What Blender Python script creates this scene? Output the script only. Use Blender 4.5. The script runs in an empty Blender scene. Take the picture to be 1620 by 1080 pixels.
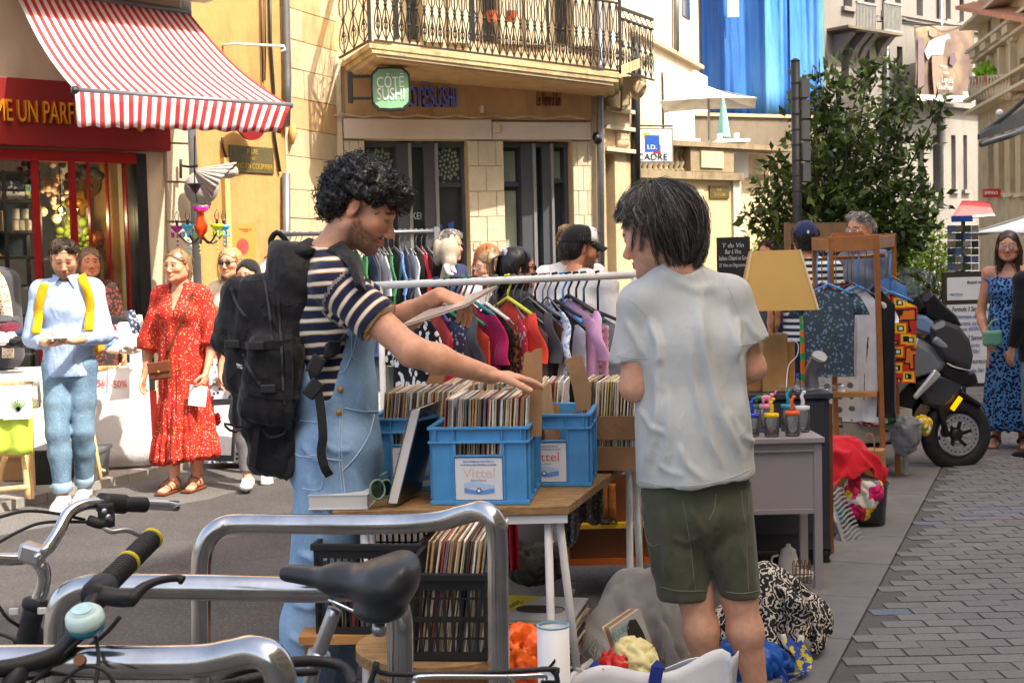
import bpy,bmesh,math,random
import numpy as np
from mathutils import Vector,Matrix
random.seed(7); RNG=np.random.default_rng(7)
SC=bpy.context.scene; COL=SC.collection
R_=math.radians
# camera
CAMH=1.50; FPX=2100.0; PITCH=math.atan(115/2100.0); ROLL=R_(1.4)
cd=bpy.data.cameras.new('camera'); cam=bpy.data.objects.new('camera',cd); COL.objects.link(cam)
CM=Matrix.Rotation(math.pi/2-PITCH,3,'X')@Matrix.Rotation(-ROLL,3,'Z')
cam.matrix_world=Matrix.Translation((0,0,CAMH))@CM.to_4x4()
cd.sensor_width=36; cd.lens=36*FPX/1620; cd.clip_end=400; cd.clip_start=0.05
cd.dof.use_dof=True; cd.dof.focus_distance=4.4; cd.dof.aperture_fstop=16.0
SC.camera=cam
# sky, sun, exposure
SUN_AZ=129.0; SUN_EL=52.0
w=bpy.data.worlds.new('World'); SC.world=w; w.use_nodes=True
wn=w.node_tree.nodes; sky=wn.new('ShaderNodeTexSky'); sky.sky_type='NISHITA'; sky.sun_disc=False
sky.sun_elevation=R_(SUN_EL); sky.sun_rotation=R_(SUN_AZ); sky.dust_density=5.0; sky.air_density=0.8; sky.ozone_density=0.6
w.node_tree.links.new(sky.outputs[0],wn['Background'].inputs[0]); wn['Background'].inputs[1].default_value=0.15
sd=bpy.data.lights.new('sun','SUN'); sun=bpy.data.objects.new('sun',sd); COL.objects.link(sun)
sd.energy=2.35; sd.angle=R_(0.5); sd.color=(0.98,0.985,1.0)
tosun=Vector((math.sin(R_(SUN_AZ))*math.cos(R_(SUN_EL)),math.cos(R_(SUN_AZ))*math.cos(R_(SUN_EL)),math.sin(R_(SUN_EL))))
sun.rotation_euler=tosun.to_track_quat('Z','Y').to_euler(); sun.location=(6,-4,14)
SC.view_settings.view_transform='Standard'; SC.view_settings.look='None'
SC.view_settings.exposure=1.8; SC.view_settings.gamma=1.0
SC.view_settings.use_white_balance=True; SC.view_settings.white_balance_temperature=7600; SC.view_settings.white_balance_tint=10
# pixel helpers
CMn=np.array(CM)
def ray(px,py):
 d=CMn@np.array([(px-810)/FPX,(540-py)/FPX,-1.0]); return d
def P(px,py,D):
 d=ray(px,py); t=D/d[1]; return np.array([d[0]*t,D,CAMH+d[2]*t])
def G(px,py,z=0.0):
 d=ray(px,py); t=(z-CAMH)/d[2]; return np.array([d[0]*t,d[1]*t,z])
class Plane:
 def __init__(s,px0,D0,px1,D1,py=400):
  a=P(px0,py,D0); b=P(px1,py,D1); s.a=a; u=b-a; u[2]=0; s.u=u/np.linalg.norm(u)
  s.n=np.array([s.u[1],-s.u[0],0.0])
 def p(s,px,py,out=0.0):
  d=ray(px,py); o=np.array([0,0,CAMH]); t=np.dot(s.a-o,s.n)/np.dot(d,s.n)
  return o+d*t+s.n*out
 def X(s,px,py=400):return float(np.dot(s.p(px,py)-s.a,s.u))
 def Zv(s,px,py):return float(s.p(px,py)[2])
 def w(s,x,z,out=0.0):q=s.a+s.u*x+s.n*out; return np.array([q[0],q[1],z])
def S(r,g,b):
 f=lambda c:(c/255/12.92 if c/255<=.04045 else((c/255+.055)/1.055)**2.4)
 return(f(r),f(g),f(b))
def nrm(v):v=np.asarray(v,float); return v/max(1e-9,np.linalg.norm(v))
V3=lambda*a:np.array(a,float)
# materials
class NT:
 def __init__(s,name):
  s.m=bpy.data.materials.new(name); s.m.use_nodes=True; s.t=s.m.node_tree; s.b=s.t.nodes['Principled BSDF']
 def n(s,typ,**kw):
  nd=s.t.nodes.new('ShaderNode'+typ)
  for k,v in kw.items():
   if k.startswith('_'):setattr(nd,k[1:],v)
   else:
    key=int(k[1:])if(k[0]=='i' and k[1:].isdigit())else k
    s.set(nd.inputs[key],v)
  return nd
 def set(s,inp,v):
  if isinstance(v,bpy.types.NodeSocket):s.t.links.new(v,inp)
  elif isinstance(v,(tuple,list))and len(v)==3 and inp.type=='RGBA':inp.default_value=(*v,1)
  else:inp.default_value=v
 def co(s,kind='Object'):return s.n('TexCoord').outputs[kind]
 def attr(s,name):return s.n('Attribute',_attribute_name=name)
 def mp(s,vec,sc=(1,1,1),rot=(0,0,0),loc=(0,0,0)):
  return s.n('Mapping',Vector=vec,Scale=tuple(sc)if hasattr(sc,'__len__')else(sc,)*3,Rotation=rot,Location=loc).outputs[0]
 def noise(s,vec,scale,detail=4,rough=.55):return s.n('TexNoise',Vector=vec,Scale=scale,Detail=detail,Roughness=rough).outputs[0]
 def ramp(s,f,stops,mode='LINEAR'):
  r=s.n('ValToRGB',Fac=f); cr=r.color_ramp; cr.interpolation=mode
  while len(cr.elements)<len(stops):cr.elements.new(.5)
  for e,(p,c)in zip(cr.elements,stops):e.position=p; e.color=(*c,1)if len(c)==3 else c
  return r.outputs[0]
 def mix(s,f,a,b,typ='MIX'):
  m=s.n('MixRGB',_blend_type=typ); s.set(m.inputs[0],f); s.set(m.inputs[1],a); s.set(m.inputs[2],b); return m.outputs[0]
 def math(s,op,a,b=0.0,c=0.0):
  m=s.n('Math',_operation=op); s.set(m.inputs[0],a); s.set(m.inputs[1],b); s.set(m.inputs[2],c); return m.outputs[0]
 def sep(s,vec):return s.n('SeparateXYZ',Vector=vec).outputs
 def bump(s,h,st=.3,d=.01):
  bn=s.n('Bump',Height=h,Strength=st,Distance=d); s.t.links.new(bn.outputs[0],s.b.inputs['Normal'])
 def out(s,col=None,rough=None,metal=None,spec=None,alpha=None,trans=None,ior=None,emit=None,estr=None,sheen=None,coat=None):
  b=s.b.inputs
  for k,v in(('Base Color',col),('Roughness',rough),('Metallic',metal),('Specular IOR Level',spec),('Alpha',alpha),('Transmission Weight',trans),('IOR',ior),('Emission Color',emit),('Emission Strength',estr),('Sheen Weight',sheen),('Coat Weight',coat)):
   if v is not None:s.set(b[k],v)
  return s.m
MATS={}
def mat(name,c,rough=.6,var=.12,scale=6,bump=.0,bscale=80,metal=0,spec=.4,bd=.004,coat=None,sheen=None):
 if name in MATS:return MATS[name]
 t=NT(name); o=t.co(); c=tuple(c)
 f=t.noise(o,scale,5)
 col=t.ramp(f,[(.3,tuple(x*(1-var)for x in c)),(.7,tuple(min(1,x*(1+var))for x in c))])
 rg=t.n('MapRange',Value=t.noise(o,scale*2.3),**{'To Min':max(.02,rough-.08),'To Max':min(1,rough+.08)}).outputs[0]
 if bump:t.bump(t.noise(o,bscale,4),bump,bd)
 MATS[name]=t.out(col,rg,metal,spec,coat=coat,sheen=sheen); return t.m
def fabric(name,c,var=.15,weave=700,rough=.9,bump=.25):
 if name in MATS:return MATS[name]
 t=NT(name); o=t.co(); c=tuple(c)
 col=t.ramp(t.noise(o,9,6),[(.3,tuple(x*(1-var)for x in c)),(.7,tuple(min(1,x*(1+var))for x in c))])
 h=t.math('ADD',t.math('MULTIPLY',t.noise(o,weave,2),.35),t.noise(t.mp(o,(1,1,.4)),26,4))
 rg=t.math('POWER',t.math('SUBTRACT',1.0,t.math('ABSOLUTE',t.math('SUBTRACT',t.math('MULTIPLY',t.noise(t.mp(o,(1,1,.6)),7,3,.5),2.0),1.0))),9.0)
 t.bump(t.math('ADD',h,t.math('MULTIPLY',rg,1.1)),bump,.010); MATS[name]=t.out(col,rough,0,.2,sheen=.15); return t.m
def glass(name,c=(.9,.95,.95),rough=.02,haze=0):
 if name in MATS:return MATS[name]
 t=NT(name); gl=t.n('BsdfGlossy',Color=(1,1,1),Roughness=rough); tr=t.n('BsdfTransparent',Color=c)
 fr=t.n('Fresnel',IOR=1.45); ms=t.n('MixShader'); t.t.links.new(fr.outputs[0],ms.inputs[0])
 t.t.links.new(tr.outputs[0],ms.inputs[1]); t.t.links.new(gl.outputs[0],ms.inputs[2])
 if haze:df=t.n('BsdfDiffuse',Color=(.85,.87,.87)); m2=t.n('MixShader',i0=haze); t.t.links.new(tr.outputs[0],m2 .inputs[1]); t.t.links.new(df.outputs[0],m2 .inputs[2]); t.t.links.new(m2 .outputs[0],ms.inputs[1])
 t.t.links.new(ms.outputs[0],t.t.nodes['Material Output'].inputs[0]); MATS[name]=t.m; return t.m
# objects
ORG={}
def link(o,parent=None,org=None):
 COL.objects.link(o)
 if parent is not None:
  o.parent=parent; ORG[o.name]=ORG[parent.name]
 else:ORG[o.name]=np.array(org,float)
 return o
def tag(o,label=None,cat=None,group=None,kind=None):
 if label:o['label']=label
 if cat:o['category']=cat
 if group:o['group']=group
 if kind:o['kind']=kind
 return o
def thing(name,label,cat,loc,group=None):
 o=bpy.data.objects.new(name,None); o.empty_display_size=.05; link(o,None,loc); o.location=tuple(loc)
 return tag(o,label,cat,group)
def np_mesh(name,V,F):
 me=bpy.data.meshes.new(name); V=np.asarray(V,np.float32); me.vertices.add(len(V)); me.vertices.foreach_set('co',V.ravel())
 F=np.asarray(F,np.int32); n,k=F.shape; me.loops.add(n*k); me.loops.foreach_set('vertex_index',F.ravel())
 me.polygons.add(n); me.polygons.foreach_set('loop_start',np.arange(0,n*k,k,dtype=np.int32)); me.update(calc_edges=True); me.validate()
 return me
def place(name,me,parent,V,mats,smooth,org=None):
 o=bpy.data.objects.new(name,me)
 if parent is None:
  if org is None:org=(float((V[:,0].min()+V[:,0].max())/2),float((V[:,1].min()+V[:,1].max())/2),float(V[:,2].min()))
  link(o,None,org); o.location=tuple(org); off=np.array(org)
 else:link(o,parent); off=ORG[parent.name]
 W=(np.asarray(V)-off).astype(np.float32); me.vertices.foreach_set('co',W.ravel())
 for m in(mats if isinstance(mats,(list,tuple))else[mats]):me.materials.append(m)
 if smooth:me.polygons.foreach_set('use_smooth',np.ones(len(me.polygons),bool))
 me.update(); return o
def frame(w,up=(0,0,1)):
 w=nrm(w); up=np.array(up,float)
 if abs(np.dot(w,nrm(up)))>.97:up=V3(1,0,0)if abs(w[0])<.9 else V3(0,1,0)
 s=nrm(np.cross(up,w)); return s,np.cross(w,s),w
class MB:
 def __init__(s):s.v=[]; s.f=[]; s.mi=[]; s.cur=0
 def add(s,v,f):
  b=len(s.v); s.v+=[tuple(map(float,x))for x in v]; s.f+=[tuple(i+b for i in q)for q in f]; s.mi+=[s.cur]*len(f); return s
 def m(s,i):s.cur=i; return s
 def box(s,c,size,R=None):
  h=np.array(size)/2.0; c=np.array(c,float)
  pts=[V3(x,y,z)*h for z in(-1,1)for x,y in((-1,-1),(1,-1),(1,1),(-1,1))]
  if R is not None:pts=[np.asarray(R)@p for p in pts]
  return s.hexa([c+p for p in pts])
 def hexa(s,p):return s.add(p,[(3,2,1,0),(4,5,6,7),(0,1,5,4),(1,2,6,5),(2,3,7,6),(3,0,4,7)])
 def beam(s,a,b,wd,ht,up=(0,0,1)):
  a=np.array(a,float); b=np.array(b,float); x,y,w=frame(b-a,up)
  q=[x*i*wd/2+y*j*ht/2 for i,j in((-1,-1),(1,-1),(1,1),(-1,1))]
  return s.hexa([a+k for k in q]+[b+k for k in q])
 def prism(s,lo,hi):
  n=len(lo); return s.add(list(lo)+list(hi),[tuple(range(n-1,-1,-1)),tuple(range(n,2*n))]+[(i,(i+1)%n,(i+1)%n+n,i+n)for i in range(n)])
 def tube(s,path,r,n=8,up=(0,0,1),caps=True,flat=1.0,closed=False):
  path=[np.array(p,float)for p in path]; N=len(path); rr=r if hasattr(r,'__len__')else[r]*N
  vs=[]; prev=None
  for i,p in enumerate(path):
   if closed:d=path[(i+1)%N]-path[i-1]
   else:d=path[min(i+1,N-1)]-path[max(i-1,0)]
   if prev is None:x,y,w=frame(d,up)
   else:
    w=nrm(d); x=prev-w*np.dot(prev,w); x=nrm(x); y=np.cross(w,x)
   prev=x
   vs+=[p+x*rr[i]*math.cos(a)+y*rr[i]*flat*math.sin(a)for a in(2*math.pi*k/n for k in range(n))]
  f=[(i*n+k,i*n+(k+1)%n,((i+1)%N)*n+(k+1)%n,((i+1)%N)*n+k)for i in range(N if closed else N-1)for k in range(n)]
  if caps and not closed:f+=[tuple(range(n-1,-1,-1)),tuple(range((N-1)*n,N*n))]
  return s.add(vs,f)
 def lathe(s,prof,c=(0,0,0),n=16,axis=(0,0,1),caps=True):
  x,y,w=frame(axis,(0,1,0)if abs(nrm(axis)[1])<.9 else(0,0,1)); c=np.array(c,float); N=len(prof)
  vs=[c+w*z+x*r*math.cos(a)+y*r*math.sin(a)for r,z in prof for a in(2*math.pi*k/n for k in range(n))]
  f=[(i*n+k,i*n+(k+1)%n,(i+1)*n+(k+1)%n,(i+1)*n+k)for i in range(N-1)for k in range(n)]
  if caps:f+=[tuple(range(n-1,-1,-1)),tuple(range((N-1)*n,N*n))]
  return s.add(vs,f)
 def ball(s,c,r,n=12,m=8,R=None):
  r=np.array(r if hasattr(r,'__len__')else(r,)*3,float); c=np.array(c,float); R=np.eye(3)if R is None else np.asarray(R)
  vs=[c+R@(r*V3(math.sin(t)*math.cos(p),math.sin(t)*math.sin(p),math.cos(t)))for t in(math.pi*(j+.02)/(m+.04)for j in range(m+1))for p in(2*math.pi*k/n for k in range(n))]
  f=[(j*n+k,(j+1)*n+k,(j+1)*n+(k+1)%n,j*n+(k+1)%n)for j in range(m)for k in range(n)]
  return s.add(vs,f+[tuple(range(n)),tuple(range((m+1)*n-1,m*n-1,-1))])
 def grid(s,fn,nu,nv,closed=False):
  vs=[fn(i/(nu-1)if not closed else i/nu,j/(nv-1))for i in range(nu)for j in range(nv)]
  f=[(i*nv+j,((i+1)%nu)*nv+j,((i+1)%nu)*nv+j+1,i*nv+j+1)for i in range(nu if closed else nu-1)for j in range(nv-1)]
  return s.add(vs,f)
 def slab(s,fn,nu,nv,th):
  g=[[np.array(fn(i/(nu-1),j/(nv-1)),float)for j in range(nv)]for i in range(nu)]
  def nn(i,j):
   a=g[min(i+1,nu-1)][j]-g[max(i-1,0)][j]; b=g[i][min(j+1,nv-1)]-g[i][max(j-1,0)]; return nrm(np.cross(a,b))
  top=[g[i][j]+nn(i,j)*th/2 for i in range(nu)for j in range(nv)]; bot=[g[i][j]-nn(i,j)*th/2 for i in range(nu)for j in range(nv)]
  K=nu*nv; f=[]
  for i in range(nu-1):
   for j in range(nv-1):
    q=(i*nv+j,(i+1)*nv+j,(i+1)*nv+j+1,i*nv+j+1); f+=[q,tuple(k+K for k in q[::-1])]
  edge=[i*nv for i in range(nu)]+[(nu-1)*nv+j for j in range(1,nv)]+[i*nv+nv-1 for i in range(nu-2,-1,-1)]+[j for j in range(nv-2,0,-1)]
  for a,b in zip(edge,edge[1:]+edge[:1]):f.append((b,a,a+K,b+K))
  return s.add(top+bot,f)
 def build(s,name,mats,parent=None,smooth=False,bevel=0,org=None,sub=0,label=None):
  V=np.array(s.v); me=bpy.data.meshes.new(name); me.from_pydata(s.v,[],s.f); me.validate()
  o=place(name,me,parent,V,mats,smooth,org)
  if len(me.polygons)==len(s.mi):me.polygons.foreach_set('material_index',np.array(s.mi,np.int32))
  if bevel:
   b=o.modifiers.new('bevel','BEVEL'); b.width=bevel; b.segments=2; b.limit_method='ANGLE'; b.angle_limit=R_(40)
  if sub:sm=o.modifiers.new('sub','SUBSURF'); sm.levels=sub; sm.render_levels=sub
  if label:o['label']=label
  return o
def fbox(pl,x0,y0,x1,y1,o0,o1,yb=None):
 q=[(x0,y0),(x1,y0),(x1,y1),(x0,y1)]; return fpoly(pl,q,o0,o1)
def fpoly(pl,q,o0,o1):
 lo=[pl.p(x,y)for x,y in q]; return MB().prism([p+pl.n*o0 for p in lo],[p+pl.n*o1 for p in lo])
def copy_tree(o,parent=None,loc=None):
 c=o.copy(); COL.objects.link(c); c.parent=parent
 if loc is not None:c.location=tuple(loc)
 ORG[c.name]=np.array(loc if loc is not None else(ORG[parent.name]if parent else ORG[o.name]),float)
 for ch in list(o.children):copy_tree(ch,c)
 return c
def text(s,c,right,up,wd,ht,mt,parent=None,name='lettering',depth=.004,shear=0):
 cu=bpy.data.curves.new('txt','FONT'); cu.body=s; cu.size=1; cu.extrude=.5; cu.align_x='CENTER'; cu.align_y='CENTER'; cu.shear=shear; cu.resolution_u=3
 t=bpy.data.objects.new('txt',cu); COL.objects.link(t); bpy.context.view_layer.update()
 me=bpy.data.meshes.new_from_object(t); bpy.data.objects.remove(t)
 n=len(me.vertices); a=np.empty(n*3,np.float32); me.vertices.foreach_get('co',a); a=a.reshape(-1,3)
 lo,hi=a.min(0),a.max(0); a=(a-(lo+hi)/2)/np.maximum(hi-lo,1e-6)
 right=nrm(right); up=nrm(up); nn=np.cross(right,up)
 V=np.array(c)+a[:,:1]*right*wd+a[:,1:2]*up*ht+(a[:,2:]+.5)*nn*depth
 me.materials.clear(); return place(name,me,parent,V,mt,False)
# signed-distance modelling (bodies, cloth, soft things)
def smin(a,b,k):
 if k<=0:return np.minimum(a,b)
 h=np.clip(.5+.5*(b-a)/k,0,1); return b*(1-h)+a*h-k*h*(1-h)
class Field:
 def __init__(s,lo,hi,h):
  s.lo=np.array(lo,float); s.h=h; n=np.ceil((np.array(hi)-s.lo)/h).astype(int)+1; s.n=n
  s.F=np.full(n,.5,np.float32)
 def like(s):o=Field.__new__(Field); o.lo=s.lo; o.h=s.h; o.n=s.n; o.F=np.full(s.n,.5,np.float32); return o
 def sl(s,lo,hi):
  a=np.maximum(np.floor((lo-s.lo)/s.h).astype(int),0); b=np.minimum(np.ceil((hi-s.lo)/s.h).astype(int)+1,s.n)
  if(b<=a).any():return None,None
  g=np.meshgrid(*[(s.lo[i]+s.h*np.arange(a[i],b[i])).astype(np.float32)for i in range(3)],indexing='ij')
  return tuple(slice(a[i],b[i])for i in range(3)),g
 def _put(s,sl,d,k,op):
  if op=='add':s.F[sl]=smin(s.F[sl],d,k)
  else:s.F[sl]=-smin(-s.F[sl],d,k)
 def cap(s,a,b,ra,rb,side=(1,0,0),k=.03,op='add'):
  a=np.array(a,float); b=np.array(b,float); ra=ra if hasattr(ra,'__len__')else(ra,ra); rb=rb if hasattr(rb,'__len__')else(rb,rb)
  m=max(*ra,*rb)+.06+k; sl,g=s.sl(np.minimum(a,b)-m,np.maximum(a,b)+m)
  if sl is None:return s
  L=np.linalg.norm(b-a)+1e-9; w=(b-a)/L; sd=np.array(side,float); sd=sd-w*np.dot(sd,w)
  if np.linalg.norm(sd)<.05:sd=np.cross(w,(0,0,1))if abs(w[2])<.9 else V3(0,1,0)
  sd=nrm(sd); fd=np.cross(w,sd); r=[g[i]-a[i]for i in range(3)]
  al=r[0]*w[0]+r[1]*w[1]+r[2]*w[2]; t=np.clip(al/L,0,1); u=r[0]*sd[0]+r[1]*sd[1]+r[2]*sd[2]; v=r[0]*fd[0]+r[1]*fd[1]+r[2]*fd[2]
  o=al-t*L; rs=ra[0]+(rb[0]-ra[0])*t; rf=ra[1]+(rb[1]-ra[1])*t; ro=np.minimum(rs,rf)
  k0=np.sqrt((u/rs)**2+(v/rf)**2+(o/ro)**2)+1e-6; k1=np.sqrt((u/rs**2)**2+(v/rf**2)**2+(o/ro**2)**2)+1e-6
  s._put(sl,(k0*(k0-1)/k1).astype(np.float32),k,op); return s
 def ell(s,c,r,R=None,k=.03,op='add'):
  c=np.array(c,float); r=np.array(r if hasattr(r,'__len__')else(r,)*3,float); R=np.eye(3)if R is None else np.asarray(R)
  m=r.max()+.05+k; sl,g=s.sl(c-m,c+m)
  if sl is None:return s
  q=[g[i]-c[i]for i in range(3)]; l=[(q[0]*R[0][j]+q[1]*R[1][j]+q[2]*R[2][j])for j in range(3)]
  k0=np.sqrt(sum((l[j]/r[j])**2 for j in range(3)))+1e-6; k1=np.sqrt(sum((l[j]/r[j]**2)**2 for j in range(3)))+1e-6
  s._put(sl,(k0*(k0-1)/k1).astype(np.float32),k,op); return s
 def rbox(s,c,half,rad,R=None,k=.02,op='add'):
  c=np.array(c,float); hf=np.array(half,float); R=np.eye(3)if R is None else np.asarray(R); m=np.linalg.norm(hf)+.05+k; sl,g=s.sl(c-m,c+m)
  if sl is None:return s
  q=[g[i]-c[i]for i in range(3)]; l=[np.abs(q[0]*R[0][j]+q[1]*R[1][j]+q[2]*R[2][j])-(hf[j]-rad)for j in range(3)]
  d=np.sqrt(sum(np.maximum(x,0)**2 for x in l))+np.minimum(np.maximum(np.maximum(l[0],l[1]),l[2]),0)-rad
  s._put(sl,d.astype(np.float32),k,op); return s
 def plane(s,p,n,k=0.0):
  n=nrm(n); g=np.ogrid[0:s.n[0],0:s.n[1],0:s.n[2]]
  d=sum((s.lo[i]+s.h*g[i]-p[i])*n[i]for i in range(3)).astype(np.float32)
  s.F=np.maximum(s.F,d)if k<=0 else-smin(-s.F,-d,k)
  return s
 def mesh(s):
  F=s.F; F[0]=F[-1]=.1; F[:,0]=F[:,-1]=.1; F[:,:,0]=F[:,:,-1]=.1
  S_=F<0; n=F.shape; c=S_[:-1,:-1,:-1].astype(np.int8)*0
  for dx in(0,1):
   for dy in(0,1):
    for dz in(0,1):c=c+S_[dx:n[0]-1+dx,dy:n[1]-1+dy,dz:n[2]-1+dz]
  act=np.argwhere((c>0)&(c<8)); idx=np.full(c.shape,-1,np.int32); idx[tuple(act.T)]=np.arange(len(act))
  acc=np.zeros((len(act),3),np.float32); cnt=np.zeros(len(act),np.float32)
  cs=[(0,0,0),(1,0,0),(0,1,0),(1,1,0),(0,0,1),(1,0,1),(0,1,1),(1,1,1)]
  for i in range(8):
   for j in range(i+1,8):
    dlt=np.subtract(cs[j],cs[i])
    if np.abs(dlt).sum()!=1:continue
    f0=F[tuple((act+cs[i]).T)]; f1=F[tuple((act+cs[j]).T)]; m=(f0<0)!=(f1<0)
    t=np.where(m,f0/np.where(m,f0-f1,1),0); acc+=np.where(m[:,None],np.array(cs[i])+t[:,None]*dlt,0); cnt+=m
  V=s.lo+(act+acc/cnt[:,None])*s.h; Q=[]
  for ax in range(3):
   o1,o2=[(1,2),(2,0),(0,1)][ax]; a=[slice(None)]*3; b=[slice(None)]*3; a[ax]=slice(0,-1); b[ax]=slice(1,None)
   sa=S_[tuple(a)]; sb=S_[tuple(b)]; e=np.argwhere(sa!=sb); e=e[(e[:,o1]>0)&(e[:,o2]>0)&(e[:,o1]<n[o1]-1)&(e[:,o2]<n[o2]-1)]
   ins=sa[tuple(e.T)]; u1=np.zeros(3,int); u1[o1]=1; u2=np.zeros(3,int); u2[o2]=1
   q=np.stack([idx[tuple((e-u1-u2).T)],idx[tuple((e-u2).T)],idx[tuple(e.T)],idx[tuple((e-u1).T)]],1)
   q[~ins]=q[~ins][:,::-1]; Q.append(q)
  return V,np.concatenate(Q)
def vnoise(V,f,seed=0):
 x,y,z=(V*np.array(f)).T; r=np.random.default_rng(seed); o=np.zeros(len(V))
 for i in range(7):
  d=r.normal(size=3); ph=r.uniform(0,6.28,2); sc=1.0*1.45**(i*.6)
  o+=np.sin((d[0]*x+d[1]*y+d[2]*z)*sc+ph[0]+1.3*np.sin((d[1]*x-d[2]*y+d[0]*z)*sc*.6+ph[1]))/sc**.8
 return o/3
def vnormals(V,Q):
 n=np.cross(V[Q[:,2]]-V[Q[:,0]],V[Q[:,3]]-V[Q[:,1]]); N=np.zeros_like(V)
 for i in range(4):np.add.at(N,Q[:,i],n)
 return N/np.maximum(np.linalg.norm(N,axis=1,keepdims=True),1e-9)
def relax(V,Q,it=2,lam=.5):
 for _ in range(it):
  A=np.zeros_like(V); C=np.zeros((len(V),1))
  for i in range(4):
   j=(i+1)%4; np.add.at(A,Q[:,i],V[Q[:,j]]); np.add.at(A,Q[:,j],V[Q[:,i]]); np.add.at(C,Q[:,i],1); np.add.at(C,Q[:,j],1)
  V=V*(1-lam)+lam*A/np.maximum(C,1)
 return V
def soft(name,V,Q,mats,parent=None,attrs=None,org=None):
 me=np_mesh(name,V,Q); o=place(name,me,parent,V,mats,True,org)
 for k,a in(attrs or{}).items():
  a=np.asarray(a,np.float32)
  if a.ndim==1:at=me.attributes.new(k,'FLOAT','POINT'); at.data.foreach_set('value',a)
  else:at=me.attributes.new(k,'FLOAT_COLOR','POINT'); at.data.foreach_set('color',np.c_[a,np.ones(len(a))].astype(np.float32).ravel())
 return o
def join(parts):
 V=[]; Q=[]; b=0
 for v,q in parts:V.append(v); Q.append(q+b); b+=len(v)
 return np.concatenate(V),np.concatenate(Q)
# THE SETTING
def stone(name,c,var=.25,scale=2.0,rough=.85,streak=.0,bump=.5):
 if name in MATS:return MATS[name]
 t=NT(name); o=t.co(); c=tuple(c)
 f=t.noise(o,scale,8,.62); f2=t.noise(t.mp(o,(1,1,.25)),scale*3,6,.6)
 col=t.ramp(f,[(.25,tuple(x*(1-var)for x in c)),(.5,c),(.78,tuple(min(1,x*(1+var*.7))for x in c))])
 if streak:col=t.mix(t.math('MULTIPLY',t.ramp(f2,[(.5,(0,0,0)),(.75,(1,1,1))]),streak),col,tuple(x*.35 for x in c))
 t.bump(t.math('ADD',t.noise(o,14,8,.7),t.math('MULTIPLY',t.noise(o,90,3),.3)),bump,.02)
 MATS[name]=t.out(col,rough,0,.25); return t.m
M_asph=NT('asphalt'); _o=M_asph.co()
_v=M_asph.n('TexVoronoi',Vector=_o,Scale=140.0).outputs['Distance']
_c=M_asph.ramp(M_asph.noise(_o,.9,6),[(.3,(.095,.092,.09)),(.7,(.15,.145,.14))])
_c=M_asph.mix(M_asph.math('MULTIPLY',M_asph.ramp(M_asph.noise(_o,60,6,.85),[(.47,(0,0,0)),(.62,(1,1,1))]),.6),_c,(.30,.285,.265))
M_asph.bump(M_asph.math('ADD',_v,M_asph.noise(_o,60,4)),.7,.012); M_asph=M_asph.out(_c,.9,0,.2)
M_asph2=NT('patched_asphalt'); _o=M_asph2 .co()
_c=M_asph2 .ramp(M_asph2 .noise(_o,1.2,7),[(.3,(.038,.035,.035)),(.7,(.072,.067,.066))]); _c=M_asph2 .mix(M_asph2 .ramp(M_asph2 .noise(_o,75,5,.8),[(.5,(0,0,0)),(.66,(.6,.6,.6))]),_c,(.17,.163,.155)); _v=M_asph2 .n('TexVoronoi',Vector=M_asph2 .mp(_o,(1,1,1)),Scale=.55,_feature='DISTANCE_TO_EDGE').outputs[0]; _c=M_asph2 .mix(M_asph2 .ramp(M_asph2 .math('ADD',_v,M_asph2 .math('MULTIPLY',M_asph2 .noise(_o,5,5),.05)),[(.018,(.45,.45,.45)),(.025,(0,0,0))]),_c,(.03,.028,.027))
M_asph2 .bump(M_asph2 .noise(_o,190,4),.5,.006); M_asph2=M_asph2 .out(_c,.85,0,.25)
M_slab=stone('pavement_stone',(.29,.27,.245),.18,3,.85,0,.35)
M_kerb=stone('kerb_stone',(.185,.177,.172),.2,3.5,.85,.2,.35)
def brickmat(n,c):
 t=NT(n); o=t.co(); r=t.n('ObjectInfo').outputs['Random']
 k=t.ramp(r,[(0,tuple(x*.82 for x in c)),(.5,c),(1,tuple(x*1.18 for x in c))])
 col=t.mix(.45,k,t.ramp(t.noise(o,70,5),[(.3,tuple(x*.7 for x in c)),(.7,tuple(x*1.3 for x in c))]))
 t.bump(t.noise(o,120,5),.5,.006); return t.out(col,.8,0,.3)
M_brick=brickmat('grey_paver',(.185,.176,.172)); M_brickb=brickmat('bluish_paver',(.16,.19,.23))
g=MB(); g.add([(-60,-15,0),(60,-15,0),(60,140,0),(-60,140,0)],[(0,1,2,3)]); tag(g.build('ground',M_asph,org=(0,0,0)),kind='structure')
g=MB(); q=[G(-300,1075),G(330,1075),G(700,1075),G(1290,1000),G(1345,830),G(900,740),G(480,745),G(330,790),G(140,822),G(-60,858)]
g.add([(p[0],p[1],.004)for p in q],[tuple(range(len(q)))[::-1]]); o=g.build('road',M_asph2,org=(0,0,0)); tag(o,kind='structure')
if o.data.polygons[0].normal.z<0:o.data.flip_normals()
ka=G(-120,838); kb=G(420,712); kd=nrm(kb-ka); kn=V3(-kd[1],kd[0],0)
g=MB(); L=np.linalg.norm(kb-ka)+4
for i in range(14):
 a=ka+kd*(i*.82-.6); g.prism([a,a+kd*.81,a+kd*.81+kn*.30,a+kn*.30],[x+V3(0,0,.06)for x in(a,a+kd*.81,a+kd*.81+kn*.30,a+kn*.30)])
o=g.build('kerb',M_slab,org=tuple(ka)); tag(o,kind='structure')
root=MB().prism([ka+kn*.3+kd*(-2),ka+kd*14+kn*.3,ka+kd*14+kn*4.5,ka+kn*4.5-kd*2],[x+V3(0,0,.045)for x in(ka+kn*.3+kd*(-2),ka+kd*14+kn*.3,ka+kd*14+kn*4.5,ka+kn*4.5-kd*2)]).build('pavement',stone('slab_joint',(.2,.18,.16)),org=tuple(ka)); tag(root,kind='structure')
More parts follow.
